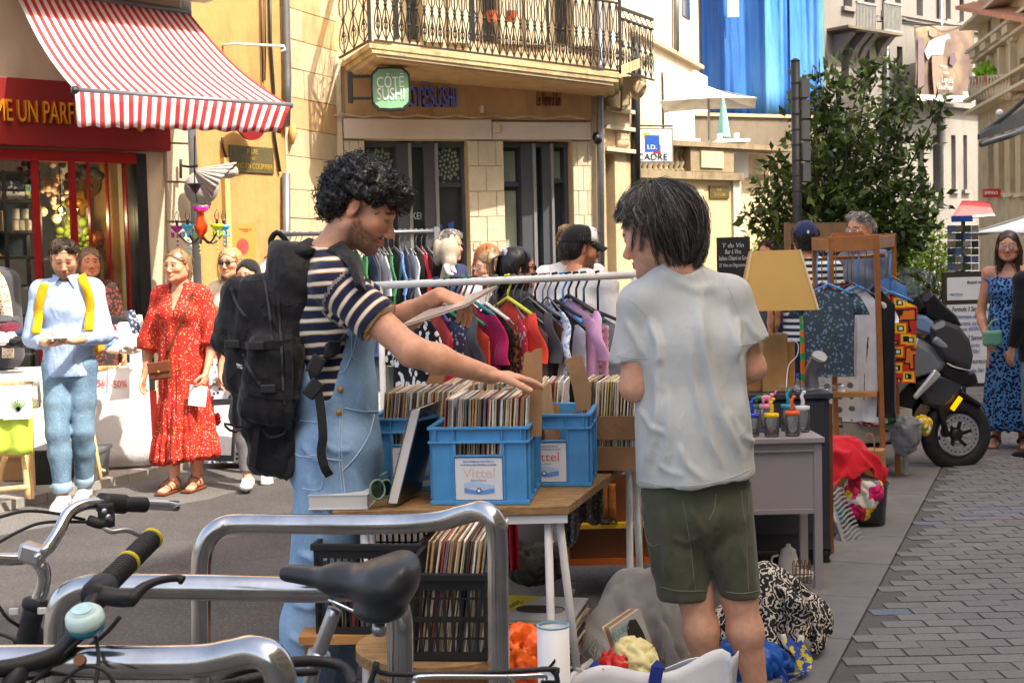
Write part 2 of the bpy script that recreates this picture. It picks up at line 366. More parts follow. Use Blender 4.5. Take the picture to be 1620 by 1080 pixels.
for j in range(4):
 for i in range(15):
  a=ka+kd*(i*.62-1.2+(j%2)*.3)+kn*(.315+j*.46)
  z=.053+.004*random.random()
  MB().prism([a,a+kd*.61,a+kd*.61+kn*.45,a+kn*.45],[x+V3(0,0,z)for x in(a,a+kd*.61,a+kd*.61+kn*.45,a+kn*.45)]).build('slab',M_slab,root)
ra=G(1316,1080); rb=G(1480,763); rd=nrm(rb-ra); rn=V3(rd[1],-rd[0],0)
base=MB(); bq=[ra-rd*3,ra+rd*14,ra+rd*14+rn*9,ra-rd*3+rn*9]
o=base.prism([p+V3(0,0,-.05)for p in bq],[p+V3(0,0,.0125)for p in bq]).build('paving',stone('paving_joint',(.11,.103,.098)),org=tuple(ra)); tag(o,kind='structure'); paving=o
for i in range(17):
 a=ra+rd*(i*.68-2.2); q=[a-rn*.36,a-rn*.008,a-rn*.008+rd*.672,a-rn*.36+rd*.672]
 z=.016+.004*random.random(); k=MB().prism([p+V3(0,0,-.02)for p in q],[p+V3(0,0,z)for p in q]).build('kerb_slab',M_kerb,paving,bevel=.004)
cand=[]; BL,BW=.172,.098
for r in range(-2,130):
 for c in range(-4,80):
  x=ra[0]+c*BL+(r%2)*BL/2+(r//7%2)*.03; y=ra[1]-.2+r*BW
  off=(x-ra[0])*rn[0]+(y-ra[1])*rn[1]
  if off<.06 or off>8.5:continue
  px=810+x/y*FPX if y>.5 else-1
  vis=y>4.5 and y<14 and px<1680
  cand.append((0 if vis else 1,y,x,off))
cand.sort(); bm=MB().prism([(-BL/2+.0025,-BW/2+.0025,-.02),(BL/2-.0025,-BW/2+.0025,-.02),(BL/2-.0025,BW/2-.0025,-.02),(-BL/2+.0025,BW/2-.0025,-.02)],[(-BL/2+.0045,-BW/2+.0045,.014),(BL/2-.0045,-BW/2+.0045,.014),(BL/2-.0045,BW/2-.0045,.014),(-BL/2+.0045,BW/2-.0045,.014)])
meb=bpy.data.meshes.new('brick'); meb.from_pydata(bm.v,[],bm.f); meb.materials.append(M_brick); mebb=meb.copy(); mebb.materials[0]=M_brickb
far=MB(); nb=0
blues=[(G(x,y)[0],G(x,y)[1])for x,y in((1540,814),(1585,812),(1535,825),(1465,832),(1392,953),(1381,975),(1460,815))]
for vis,y,x,off in cand:
 dz=random.uniform(-.0012,.0022)
 if nb<300 and vis==0:
  isb=any(abs(x-bx)<BL*.55 and abs(y-by)<BW*.7 for bx,by in blues)
  o=bpy.data.objects.new('brick',mebb if isb else meb); COL.objects.link(o); o.parent=paving; o.location=(x-ra[0]+random.uniform(-.002,.002),y-ra[1],dz+.004); o.rotation_euler=(random.uniform(-.007,.007),random.uniform(-.005,.005),random.uniform(-.010,.010)); nb+=1
 elif y<15 or random.random()<.0:far.add([(a+x,b+y,c+dz+.004)for a,b,c in bm.v],bm.f[1:])
o=far.build('brick_field',M_brick,paving); o['kind']='stuff'
# walls helper
def wcell(mb,pl,x0,x1,z0,z1,o0,o1):
 q=[pl.w(x,z,0)for x,z in((x0,z0),(x1,z0),(x1,z1),(x0,z1))]
 return mb.prism([p+pl.n*o0 for p in q],[p+pl.n*o1 for p in q])
def wpart(name,mt,parent,pl,x0,x1,z0,z1,o0,o1,bevel=0):
 return wcell(MB(),pl,x0,x1,z0,z1,o0,o1).build(name,mt,parent,bevel=bevel)
def holed(name,mt,parent,pl,x0,x1,z0,z1,o0,o1,holes):
 xs=sorted({x0,x1,*[h[0]for h in holes],*[h[1]for h in holes]}); zs=sorted({z0,z1,*[h[2]for h in holes],*[h[3]for h in holes]})
 xs=[x for x in xs if x0<=x<=x1]; zs=[z for z in zs if z0<=z<=z1]; mb=MB()
 for i in range(len(xs)-1):
  for j in range(len(zs)-1):
   cx=(xs[i]+xs[i+1])/2; cz=(zs[j]+zs[j+1])/2
   if any(h[0]<cx<h[1]and h[2]<cz<h[3]for h in holes):continue
   wcell(mb,pl,xs[i],xs[i+1],zs[j],zs[j+1],o0,o1)
 return mb.build(name,mt,parent)
def XZ(pl,px0,py0,px1,py1):
 ym=(py0+py1)/2; xm=(px0+px1)/2; return pl.X(px0,ym),pl.X(px1,ym),pl.Zv(xm,py1),pl.Zv(xm,py0)
def prect(name,mt,parent,pl,px0,py0,px1,py1,o0,o1,bevel=0):
 x0,x1,z0,z1=XZ(pl,px0,py0,px1,py1); return wpart(name,mt,parent,pl,x0,x1,z0,z1,o0,o1,bevel)
def block_rows(parent,pl,x0,x1,z0,z1,o0,o1,rows,mt,cols=1,gap=.006,seed=0):
 r=random.Random(seed); h=(z1-z0)/rows
 for i in range(rows):
  cuts=[x0,x1]if cols==1 else[x0]+sorted(x0+(x1-x0)*((k+(.5 if i%2 else 0.0))/cols+r.uniform(-.04,.04))for k in range(1 if not i%2 else 0,cols))+[x1]
  for a,b in zip(cuts,cuts[1:]):
   if b-a<.05:continue
   wpart('stone_block',mt,parent,pl,a+gap/2,b-gap/2,z0+i*h+gap/2,z0+(i+1)*h-gap/2,o0,o1+r.uniform(-.004,.004),.004)
M_cream=stone('cream_render',S(202,186,160),.12,1.6,.85,.3,.2)
M_ochre=stone('ochre_render',S(176,138,88),.25,1.3,.9,.55,.4)
M_lime=stone('limestone',S(190,170,138),.24,2.2,.9,.35,.6)
M_lime2=stone('pale_limestone',S(200,186,160),.18,2.6,.9,.2,.6)
M_band=stone('sign_band_stone',S(186,152,112),.2,1.8,.85,.45,.3)
M_beam=stone('painted_lintel',S(206,192,178),.08,2,.8,.1,.12)
M_moss=stone('mossy_cornice',S(188,168,128),.5,4,.95,.8,.8)
M_red=mat('shop_red_paint',S(118,20,20),.42,.08,3,.05)
M_redf=mat('red_frame_paint',S(150,20,22),.35,.08,3)
M_dark=mat('dark_frame',(.02,.02,.022),.4)
M_grey=mat('anthracite_frame',S(72,74,80),.4,.08,3)
M_greyl=mat('pale_metal_and_lit_edge',S(150,152,155),.35,.08,3,metal=.5)  # pale metal; also stands for sunlit faces of the restaurant window posts
M_zinc=mat('zinc_pipe',S(120,122,126),.45,.15,5,metal=.6)
M_gold=mat('gold_letter',S(208,140,40),.35,.15,6,metal=.55)
M_white=mat('white_paint',(.78,.78,.76),.5,.05,4)
M_black=mat('black_plastic',(.015,.015,.016),.45)
M_iron=mat('wrought_iron',S(58,53,47),.55,.3,9,metal=.4)
M_win=glass('window_glass',(.86,.9,.9))
M_room=mat('dim_room',(.16,.14,.12),.9)
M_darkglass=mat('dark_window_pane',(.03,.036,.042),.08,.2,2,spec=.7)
# LEFT SHOP
PS=Plane(0,11.2,300,12.3)
shop=thing('gift_shop','cream fronted gift shop with red fascia and red mullioned display window','shop',PS.w(PS.X(120,400),0))
xe=PS.X(300); xl=PS.X(-420); xw=PS.X(236,400); zw=PS.Zv(120,240); zb=.48
holed('wall',M_cream,shop,PS,xl,xe,-.05,8.0,-.35,0,[(xl+.6,xw,zb,zw)])
wpart('side_wall',M_cream,shop,PS,xe-.3,xe-.002,-.05,8,-5,-.352)
fz1=PS.Zv(60,130); fz0=PS.Zv(120,236); fx1=PS.X(258,220)
fas=wpart('fascia',M_red,shop,PS,xl+.2,fx1,fz0,fz1,.002,.16,.006)
lz=PS.Zv(40,183); xm=(PS.X(-58)+PS.X(247))/2
text('COMME UN PARFUM D\'AMIQUE',PS.w(xm-.03,lz,.165),PS.u,(0,0,1),PS.X(247)-PS.X(-62),PS.Zv(40,162)-PS.Zv(40,204),M_gold,fas,depth=.05)
for a,b in((560,352),(350,289),(287,228),(226,150)):
 z0=PS.Zv(270,a)if a<560 else .02; wpart('stone_block',M_cream,shop,PS,PS.X(262,300),xe+.004,z0,PS.Zv(270,b)-.006,.002,.05,.006)
wpart('window_reveal',M_dark,shop,PS,xw-.10,xw+.002,zb,zw,-.30,.012)
wpart('head_frame',M_redf,shop,PS,xl+.6,xw-.1,zw-.09,zw+.003,-.12,.03)
wpart('bottom_rail',M_redf,shop,PS,xl+.6,xw-.1,zb-.003,zb+.1,-.12,.03)
wpart('stallriser',M_red,shop,PS,xl+.6,xw,.0,zb-.005,.002,.04)
for px,wd in((-55,.04),(57,.05),(116,.05),(142,.014),(171,.014),(200,.014)):
 x=PS.X(px,300); wpart('mullion',M_redf,shop,PS,x-wd/2,x+wd/2,zb+.1,zw-.09,-.045,.005)
t=NT('led_strip'); M_led=t.out((.9,.8,.6),.5,emit=(1,.8,.5),estr=3.0)
wpart('led_strip',M_led,shop,PS,PS.X(227,300),PS.X(230,300),zb+.1,zw-.1,-.13,-.105)
pane=wpart('pane',M_win,shop,PS,xl+.6,xw-.1,zb+.1,zw-.09,-.06,-.052)
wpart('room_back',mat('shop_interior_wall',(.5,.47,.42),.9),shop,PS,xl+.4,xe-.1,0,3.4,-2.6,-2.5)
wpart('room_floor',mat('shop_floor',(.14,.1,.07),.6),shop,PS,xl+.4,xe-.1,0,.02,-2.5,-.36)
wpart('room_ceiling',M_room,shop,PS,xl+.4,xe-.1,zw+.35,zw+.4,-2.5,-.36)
wpart('display_plinth',M_white,shop,PS,PS.X(130,400),xw-.1,.02,.62,-1.0,-.37)
wpart('display_wall',mat('display_panel',S(226,214,198),.8),shop,PS,PS.X(172,400),xw-.12,.62,zw+.3,-1.06,-1.0)
sh=thing('display_shelf','tall black metal shelf behind the shop window','shelf',PS.w(PS.X(60),.02,-.8))
for px in(4,56,112):
 x=PS.X(px,400); wpart('post',M_dark,sh,PS,x-.015,x+.015,.02,zw-.12,-.72,-.69); wpart('post',M_dark,sh,PS,x-.015,x+.015,.02,zw-.12,-1.05,-1.02)
for py in(262,309,361,403,450,500):wpart('shelf_board',M_dark,sh,PS,PS.X(2),PS.X(114),PS.Zv(60,py)-.02,PS.Zv(60,py),-1.06,-.69)
wpart('back_panel',mat('teal_panel',S(18,62,92),.6,.4,9),sh,PS,PS.X(4),PS.X(112),PS.Zv(60,400),zw-.14,-1.1,-1.07)
def navy_print(n,a,b,sc):
 t=NT(n); o=t.co(); return t.out(t.ramp(t.n('TexVoronoi',Vector=o,Scale=sc).outputs['Distance'],[(.3,a),(.36,b)],'LINEAR'),.6)
M_np=navy_print('navy_floral_print',S(34,52,96),S(220,220,225),26.0); M_wp=navy_print('white_navy_print',S(225,225,225),S(46,60,100),30.0)
M_tq=navy_print('turquoise_print',S(90,190,220),S(220,230,170),14.0); M_mug=mat('ivory_mug',(.75,.72,.66),.3,coat=.3)
def shbox(px0,py0,px1,py1,m,lab,d=.25,nm='gift_box',cat='box',grp=None):
 x0,x1,z0,z1=XZ(PS,px0,py0,px1,py1); o=wpart(nm,m,None,PS,x0,x1,z0,z1,-.72-d,-.74,.005); tag(o,lab,cat,grp); return o
shbox(30,277,86,290,M_wp,'white box with navy columns print on top of navy box in window')
shbox(30,294,88,308.6,M_np,'navy floral box on the upper shelf in the shop window')
shbox(89,283,110,308.6,M_tq,'turquoise and yellow print box beside the navy boxes')
for i,(a,b)in enumerate(((78,324),(93,324),(76,342),(86,342),(97,342))):
 p=PS.w(PS.X(a+5),PS.Zv(a,b+(17 if b>330 else 16)),-.85); o=MB().lathe([(.028,0),(.031,.006),(.031,.095),(.028,.095),(.026,.012),(.001,.012)],p,16).build('mug',M_mug,None,True)
 tag(o,'ivory mug stacked on the shelf behind the shop window','mug','ivory mugs on the shop shelf')
def table_lamp(px,pyb,pyt,w1,lab):
 z0=PS.Zv(px,pyb); z1=PS.Zv(px,pyt); c=PS.w(PS.X(px),0,-.8); r=thing('table_lamp',lab,'lamp',(c[0],c[1],z0)); H=z1-z0
 MB().lathe([(.06,0),(.05,.02),(.012,.05),(.02,.1),(.01,.14),(.01,H*.6)],(c[0],c[1],z0),12).build('base',M_gold,r,True)
 MB().lathe([(w1,H*.55),(w1*.95,H),(w1*.93,H),(w1*.98,H*.55)],(c[0],c[1],z0),20,caps=False).build('shade',mat('linen_shade',S(214,196,164),.9),r,True)
table_lamp(44,403,326,.085,'brass lamp with drum shade on the shelf behind the glass')
table_lamp(188,470,415,.12,'cream drum lamp low in the display window')
tray=MB().lathe([(.001,0),(.15,.0),(.165,.02),(.165,.03),(.15,.012),(.001,.012)],PS.p(200,277,-.985),24,PS.n).build('tray',mat('bronze_tray',S(120,82,40),.4,.3,8,metal=.5),None,True); tag(tray,'round dark bronze tray hung high in the display window','tray')
for i,(px,py,r,l)in enumerate(((178,287,.07,'dark small medallion left of the bronze tray'),(190,312,.11,'large carved dark mask hung beneath the bronze tray'),(223,372,.075,'gold heart ornament hung near the led strip'),(221,448,.085,'copper leaf ornament by the led strip'),(214,473,.09,'round copper wreath low in the window'),(190,385,.06,'gold medallion above the cream lamp'),(192,467,.05,'small brass gong beside the cream lamp'))):
 c=PS.p(px,py,-.985); o=MB(); n=14
 ring=[(r*(1+.18*math.cos((5+i)*a)),a)for a in(2*math.pi*k/28 for k in range(28))]
 lo=[c+PS.u*q*math.cos(a)+V3(0,0,1)*q*math.sin(a)*1.25 for q,a in ring]; o.prism(lo,[c+(p-c)*.75+PS.n*.03 for p in lo]); o.ball(c+PS.n*.03,r*.4,10,6)
 tag(o.build('wall_ornament',mat('ornament%d'%(i%3),[S(70,60,50),S(196,140,50),S(176,96,52)][i%3],.4,.3,20,metal=.4),None,True),l,'ornament')
for i,px in enumerate((131,154)):
 c=PS.p(px,329,-.5); r=thing('pendant_bulb',['left','right'][i]+' glowing filament bulb hanging in the display window','bulb',c)
 t=NT('filament%d'%i); MB().ball(c,.012,8,6).build('filament',t.out((1,.6,.2),.5,emit=(1,.55,.18),estr=14),r,True)
 pl0=bpy.data.lights.new('bulb','POINT'); pl0 .energy=2.5; pl0 .color=(1,.78,.5); pl0 .shadow_soft_size=.04; lo_=bpy.data.objects.new('bulb_light',pl0); COL.objects.link(lo_); lo_.parent=r; lo_.location=(0,0,-.07)
 MB().ball(c,.042,14,10).build('globe',M_win,r,True); MB().tube([c+V3(0,0,.04),c+V3(0,0,zw-c[2])],.006,6).build('cable',M_dark,r)
for i,(px,py,cc,l)in enumerate(((136,290,S(222,180,150),'peach ruffled paper flower arrangement behind the glass'),(182,240+18,S(60,52,44),'dark bird figures hanging near the window top'),(97,255,S(40,34,30),'dark bowl hanging high behind the red mullion'),(160,360,S(104,116,40),'green glass bunch hanging in the window'),(185,372,S(120,140,50),'trailing green plant in the display window'))):
 c=PS.p(px,py,-.75); mb=MB()
 for k in range(26):mb.ball(c+RNG.normal(size=3)*V3(.08,.05,.11),RNG.uniform(.02,.05),7,5)
 tag(mb.build('window_display',mat('display%d'%i,cc,.7,.4,30),None,True),l,'decoration')
wpart('eave',M_white,shop,PS,xl,xe+.25,PS.Zv(300,3),PS.Zv(300,3)+.12,.002,.75)
aw=thing('awning','red and white striped awning sloping out over the gift shop','awning',PS.p(150,40))
AL=P(-140,131,9.45); AR=P(459,167,10.35); AL=P(119,143,9.75)
RR=PS.p(296,23,.05); zr=RR[2]; RL=PS.w(PS.X(296,23)-np.linalg.norm((AR-AL)[:2])-.02,zr+.05,.05)
t=NT('awning_stripes'); uv=t.sep(t.attr('st').outputs['Vector'])[0]
st=t.math('FRACT',t.math('MULTIPLY',uv,23.0)); k=t.math('GREATER_THAN',st,.5)
k2=t.math('GREATER_THAN',t.math('FRACT',t.math('MULTIPLY',uv,42.0)),.5)
col=t.mix(k,(.80,.78,.76),S(196,66,70)); M_awn=t.out(col,.85,0,.2)
tl=t.n('BsdfTranslucent',Color=col); ms=t.n('MixShader',i0=.3); t.t.links.new(t.b.outputs[0],ms.inputs[1]); t.t.links.new(tl.outputs[0],ms.inputs[2]); t.t.links.new(ms.outputs[0],t.t.nodes['Material Output'].inputs[0])
def strip(fn,nu,nv,name,par):
 mb=MB(); mb.slab(fn,nu,nv,.006); o=mb.build(name,M_awn,par,True); n=nu*nv
 a=o.data.attributes.new('st','FLOAT_COLOR','POINT'); u=np.repeat(np.arange(nu)/(nu-1),nv); u=np.r_[u,u]; a.data.foreach_set('color',np.c_[u,u,u,u*0+1].astype(np.float32).ravel()); return o
strip(lambda u,v:RL+(RR-RL)*u+((AL+(AR-AL)*u)-(RL+(RR-RL)*u))*v-V3(0,0,.09*math.sin(math.pi*v)),43,12,'canopy',aw)
VL=P(124,198,9.75); VR=P(444,208,10.35)
strip(lambda u,v:(AL+(AR-AL)*u)+V3(0,-.015,-.012)+((VL+(VR-VL)*u)-(AL+(AR-AL)*u))*v+V3(0,-1,0)*(.014*math.sin(u*64)+.02*math.sin(u*23))*v+V3(0,0,-.008*math.sin(u*64)*v),130,5,'valance',aw)
MB().tube([AL-nrm(AR-AL)*.03,AR+nrm(AR-AL)*.02],.022,8).build('front_bar',M_zinc,aw,True)
MB().tube([RL,RR],.04,8).build('roller',M_zinc,aw,True)
for f in(.12,.9):
 a=RL+(RR-RL)*f-V3(0,0,.3); e=a*.5+(AL+(AR-AL)*f)*.5+V3(.3,0,-.35); MB().tube([a,e,AL+(AR-AL)*f-V3(0,0,.05)],.018,6).build('arm',M_zinc,aw)
MB().ball(AL,.035,8,6).build('end_cap',M_black,aw)
MB().tube([PS.w(xe+.1,0,-.1),PS.w(xe+.1,5.5,-.1)],.055,12).build('downpipe',M_zinc,shop,True)
# OCHRE HOUSE
PO=Plane(312,13.5,456,14.5); och=thing('ochre_house','ochre rendered house with street name plate and cables','house',PO.w(PO.X(380),0))
PB=Plane(456,14.5,545,15.6)
wpart('wall',M_ochre,och,PO,PO.X(180),PO.X(456),-.05,9,-.4,0)
wpart('conduit',stone('plaster_conduit',S(196,160,110),.1),och,PO,PO.X(352,350),PO.X(360,350),.1,PO.Zv(356,250),.002,.06)
MB().tube([PO.p(447,520,.06),PO.p(447,275,.06)],.045,10).build('lower_pipe',M_zinc,och,True)
MB().tube([PO.p(446,-120,.06),PO.p(446,0,.06),PO.p(449,130,.06),PO.p(447,200,.06)],.042,10).build('downpipe',M_zinc,och,True)
for k,(pts,r)in enumerate(([(409,-60),(411,60),(413,130)],.01),([(416,-60),(417,70),(416,128)],.008),([(423,-60),(425,70),(430,140),(431,215),(440,272)],.017),([(348,222),(350,235),(356,252)],.01))if False else enumerate((([(409,-60),(411,60),(413,130)],.01),([(416,-60),(417,70),(416,128)],.008),([(423,-60),(425,70),(430,140),(431,215),(440,272)],.017),([(348,218),(350,235),(356,252)],.012))):
 MB().tube([PO.p(x,y,.03)for x,y in pts],r,6).build('cable',M_black,och,True)
hk=MB().tube([PO.p(352,72,.0),PO.p(352,73,.18),PO.p(400,78,.3),PO.p(416,79,.32),PO.p(418,84,.32),PO.p(412,87,.32)],.014,6).build('hook_bracket',M_white,och,True)
pl_=prect('name_plate',mat('plate_slate',S(82,74,46),.4,.25,14),och,PO,362,232,431,273,.002,.02)
for s_,py,hh,w_ in(('RUE',240,7,17),('DE',251,4,8),("L'ANCIEN COURRIER",263,9,64)):
 a=PO.p(397-w_/2,py,.023); b=PO.p(397+w_/2,py,.023); text(s_,(a+b)/2,PO.u,(0,0,1),np.linalg.norm(b-a),hh*14/2100,mat('plate_gilt',S(170,140,60),.5),pl_,depth=.003)
rs=MB().lathe([(.001,0),(.21,0),(.21,.03),(.001,.03)],PO.p(369,193,.25),28,PO.n).build('round_sign',M_red,None); tag(rs,'round red projecting sign half hidden by the awning','sign'); MB().tube([PO.p(369,193,.0),PO.p(369,193,.25)],.012,6).build('bracket',M_iron,rs)
ps=prect('poster',mat('orange_poster',S(222,130,62),.7,.06,3),None,PO,366,355,403,412,.002,.008); tag(ps,'orange poster with a coloured disc taped to the ochre wall','poster')
c=PO.p(383,390,.009); MB().lathe([(.001,0),(.085,0),(.085,.002),(.001,.002)],c,20,PO.n).build('printed_disc',mat('poster_disc',S(196,70,60),.7,.4,9),ps)
for i,wd in enumerate((20,9)):
 a=PO.p(387-wd/2,364+i*3,.009); b=PO.p(387+wd/2,362+i*3,.009); text(('VINTAGE BAZAR','A GOGO')[i],(a+b)/2,PO.u,(0,0,1),np.linalg.norm(b-a),.02,M_black,ps,depth=.001)
stw=thing('stone_corner_wall','weathered limestone wall strip between ochre house and restaurant','wall',PB.w(PB.X(500),0))
wpart('core',M_lime,stw,PB,PB.X(456)+.01,PB.X(549),-.05,9,-.4,-.02)
xa,xb=PB.X(457),PB.X(548); zz=0.02; i=0
while zz<6.0:
 h=random.uniform(.3,.38); cut=xa+(xb-xa)*(.35+.3*(i%2))
 for a,b in((xa,cut),(cut,xb)):wpart('stone_block',(M_lime,M_band)[random.random()<.3],stw,PB,a+.003,b-.003,zz+.003,zz+h-.003,-.02,random.uniform(-.006,.004),.005)
 zz+=h; i+=1
MB().tube([PB.p(455+3,198,.04),PB.p(457,212,.05),PB.p(455,228,.06)],[.03,.05,.02],8).build('insulator',M_ochre,stw,True)
# RESTAURANT
PR=Plane(545,15.6,985,16.6); res=thing('sushi_restaurant','limestone restaurant front with grey glazed openings under a balcony','restaurant',PR.w(PR.X(760),0))
X=lambda px,py=300:PR.X(px,py); Z=lambda py,px=760:PR.Zv(px,py)
zt=Z(222); x1a,x1b,x2a,x2b=X(578),X(741),X(797),X(906)
holed('wall',M_lime,res,PR,X(540),X(958),-.05,9.5,-.5,0,[(x1a,x1b,-.1,zt),(x2a,x2b,-.1,zt)]+[(X(a,30),X(b,30),Z(70),Z(-160))for a,b in((620,668),(742,790),(862,906))])
wpart('sign_band',M_band,res,PR,X(549),X(936),Z(190),Z(98),.002,.05)
wpart('lintel',M_beam,res,PR,X(545),X(778),Z(221),Z(190)-.004,.002,.08,.008); wpart('lintel',M_beam,res,PR,X(779),X(934),Z(221),Z(193)-.004,.002,.07,.008)
wpart('strip_pilaster',M_lime2,res,PR,X(534),X(543),0,Z(98),.002,.06)
for xa,xb,sd in((x1b,x2a,3),(x2b,X(936),4),(X(545),x1a,5)):block_rows(res,PR,xa,xb,.02,zt-.01,.002,.03,10,M_lime2,2,.005,sd)
def glazing(xa,xb,posts,panes,tag_):
 for a,b,o,m in posts:wpart('frame_post',m,res,PR,X(a),X(b),.02,zt-.03,-.34,o)
 wpart('frame_head',M_grey,res,PR,xa,xb,zt-.07,zt-.003,-.34,-.14)
 for a,b in panes:wpart('pane',M_darkglass,res,PR,X(a),X(b),.05,zt-.07,-.3,-.285)
glazing(x1a,x1b,((578,584,-.16,M_grey),(631,650,-.10,M_grey),(650,655,-.09,M_greyl),(675,692,-.12,M_grey),(692,697,-.08,M_greyl),(736,742,-.16,M_grey)),((584,631),(655,675),(697,736)),1)  # narrow pale posts paint the sunlit right edges of the mullions
glazing(x2a,x2b,((796,801,-.16,M_grey),(829,847,-.1,M_grey),(847,852,-.08,M_greyl),(863,876,-.12,M_grey),(876,880,-.08,M_greyl),(900,906,-.16,M_grey)),((801,829),(852,863),(880,900)),2)  # pale posts again put the lit mullion faces into the colour
for a,b,py in((697,736,290),(584,631,290),(801,829,290),(880,900,284)):wpart('transom',M_grey,res,PR,X(a),X(b),Z(py+4),Z(py-3),-.28,-.2)
M_curt=mat('pale_film',S(150,160,140),.5,.2,4)
wpart('blind',M_curt,res,PR,X(803),X(826),.1,Z(300),-.282,-.275); wpart('blind',M_curt,res,PR,X(881),X(898),Z(282),Z(236),-.282,-.275); wpart('blind',M_curt,res,PR,X(803),X(826),Z(285),Z(236),-.282,-.275)
M_star=mat('window_star_film',S(150,166,140),.5)
for cx,cy,r in((716,256,.17),(608,258,.17)):
 mb=MB(); c=PR.p(cx,cy,-.28)
 for ring,k in((.25,6),(.5,12),(.75,18),(1.0,6),(.88,12)):
  for j in range(k):
   a=2*math.pi*j/k+.26; q=c+(PR.u*math.cos(a)+V3(0,0,1)*math.sin(a)*1.25)*r*ring*(1.15 if ring==1 else 1); e=.02
   mb.prism([q+PR.u*e,q+V3(0,0,e*1.2),q-PR.u*e,q-V3(0,0,e*1.2)],[v+PR.n*.004 for v in(q+PR.u*e,q+V3(0,0,e*1.2),q-PR.u*e,q-V3(0,0,e*1.2))])
 mb.build('star_decal',M_star,res)
a=PR.p(660,340,-.27); b=PR.p(674,340,-.27); text('KEI',(a+b)/2,PR.u,(0,0,1),.11,.08,M_white,res,depth=.003)
M_blu=mat('blue_decal',S(50,96,180),.5); fpoly(PR,[(700,348),(709,356),(709,362),(700,360)],-.28,-.275).build('blue_decal',M_blu,res); fpoly(PR,[(718,352),(727,348),(727,366),(718,360)],-.28,-.275).build('blue_decal',M_blu,res)
M_lav=mat('lavender_letter',S(104,112,214),.5,.05); a=PR.p(632,155,.06); b=PR.p(720,155,.06)
lt=text('COTESUSHI',(a+b)/2,PR.u,(0,0,1),np.linalg.norm(b-a)*1.0,Z(139)-Z(170),M_lav,res,'sign_letters',.03); text('COTESUSHI',(a+b)/2-PR.n*.004-PR.u*.035,PR.u,(0,0,1),np.linalg.norm(b-a),Z(139)-Z(170),M_black,res,'letter_return',-.05)
wpart('letter_accent',M_lav,res,PR,X(664,132),X(675,132),Z(134),Z(129),.06,.09)
a=PR.p(846,158,.055); b=PR.p(884,158,.055); text('Le Verre à Soi',(a+b)/2,PR.u,(0,0,1),np.linalg.norm(b-a),Z(148)-Z(170),mat('rust_letter',S(112,64,40),.6),res,depth=.02,shear=.2)
MB().tube([PR.p(500+12*i,184+2*math.sin(i*1.3)+i*.1,.09)for i in range(36)],.014,5).build('cable_run',M_lime,res)
MB().tube([PR.p(944,-60,.1),PR.p(945,200,.1),PR.p(947,480,.1)],.045,10).build('downpipe',M_zinc,res,True)
wpart('junction_box',M_lime2,res,PR,X(757,174),X(762,174),Z(180),Z(169),.05,.1); wpart('junction_box',M_lime2,res,PR,X(779,204),X(786,204),Z(211),Z(197),.07,.13)
MB().lathe([(.03,0),(.05,.05),(.05,.14),(.001,.14)],PR.p(938,213,.08),10,nrm(PR.n+V3(0,0,-1))).build('spotlight',M_black,res,True)
wpart('door_plate',mat('intercom_plate',S(180,170,150),.5),res,PR,X(748,390),X(754,390),Z(395),Z(383),.03,.04)
sg=thing('projecting_sign','green scalloped projecting sign with white lettering on black brackets','sign',P(617,178,14.9))
c=P(618,141,14.75); sr=nrm(V3(1,.10,0)); su=V3(0,0,1); sn=np.cross(sr,su); Hh=33*14.75/2100; Ww=30*14.75/2100
def scal(k):
 o=[]; A,B=Ww*k,Hh*k
 for sx,sy in((1,1),(-1,1),(-1,-1),(1,-1)):
  pts=[(1,.72),(.93,.72),(.93,.80),(.86,.80),(.86,.87),(.76,.87),(.76,.94),(.70,.94),(.70,1.0)]
  if sx*sy<0:pts=pts[::-1]
  o+=[(sx*x*A,sy*y*B)for x,y in pts]
  if sy==1 and sx==1:o.append((0,1.035*B))
  if sy==1 and sx==-1:o.append((-1.035*A,0))
  if sy==-1 and sx==-1:o.append((0,-1.035*B))
  if sy==-1 and sx==1:o.append((1.035*A,0))
 return[c+sr*x+su*y for x,y in o]
lo=scal(1.0); MB().prism([p-sn*.07 for p in lo],[p+sn*.04 for p in lo]).build('case',M_dark,sg)
lo=scal(.90); t=NT('green_sign'); f=t.sep(t.co())[2]
MB().prism([p+sn*.03 for p in lo],[p+sn*.046 for p in lo]).build('face',mat('green_sign_face',S(126,176,138),.35,.06,3),sg)
M_sgw=mat('sign_white',(.85,.85,.83),.5)
for s_,dy in(('CŌTĒ',.085),('SUSHI',-.06)):text(s_,c+su*dy+sn*.048,sr,su,Ww*1.42,.13 if dy<0 else .155,M_sgw,sg,depth=.006)
for dy in(.14,-.1):MB().beam(c+su*dy-sr*Ww,c+su*dy-sr*(Ww+.22),.03,.03).build('bracket_arm',M_dark,sg)
MB().box(c-sr*(Ww+.23)+su*.02,(.05,.06,.34)).build('wall_plate',M_dark,sg)
bal=thing('balcony','long stone balcony with ornate iron railing above the restaurant','balcony',PR.p(760,110))
FL=P(584,68,14.3); FR=P(983,117,15.7); WL=P(521,70,15.55); zt_=None
WLs=V3(WL[0],WL[1],FL[2]); WR=PR.p(985,117); WRs=V3(WR[0],WR[1],FR[2])
top=[WLs,FL,FR,WRs]
th=lambda p,d,ins:p+V3(0,0,-d)+ins
ctr=(FL+FR+WLs+WRs)/4
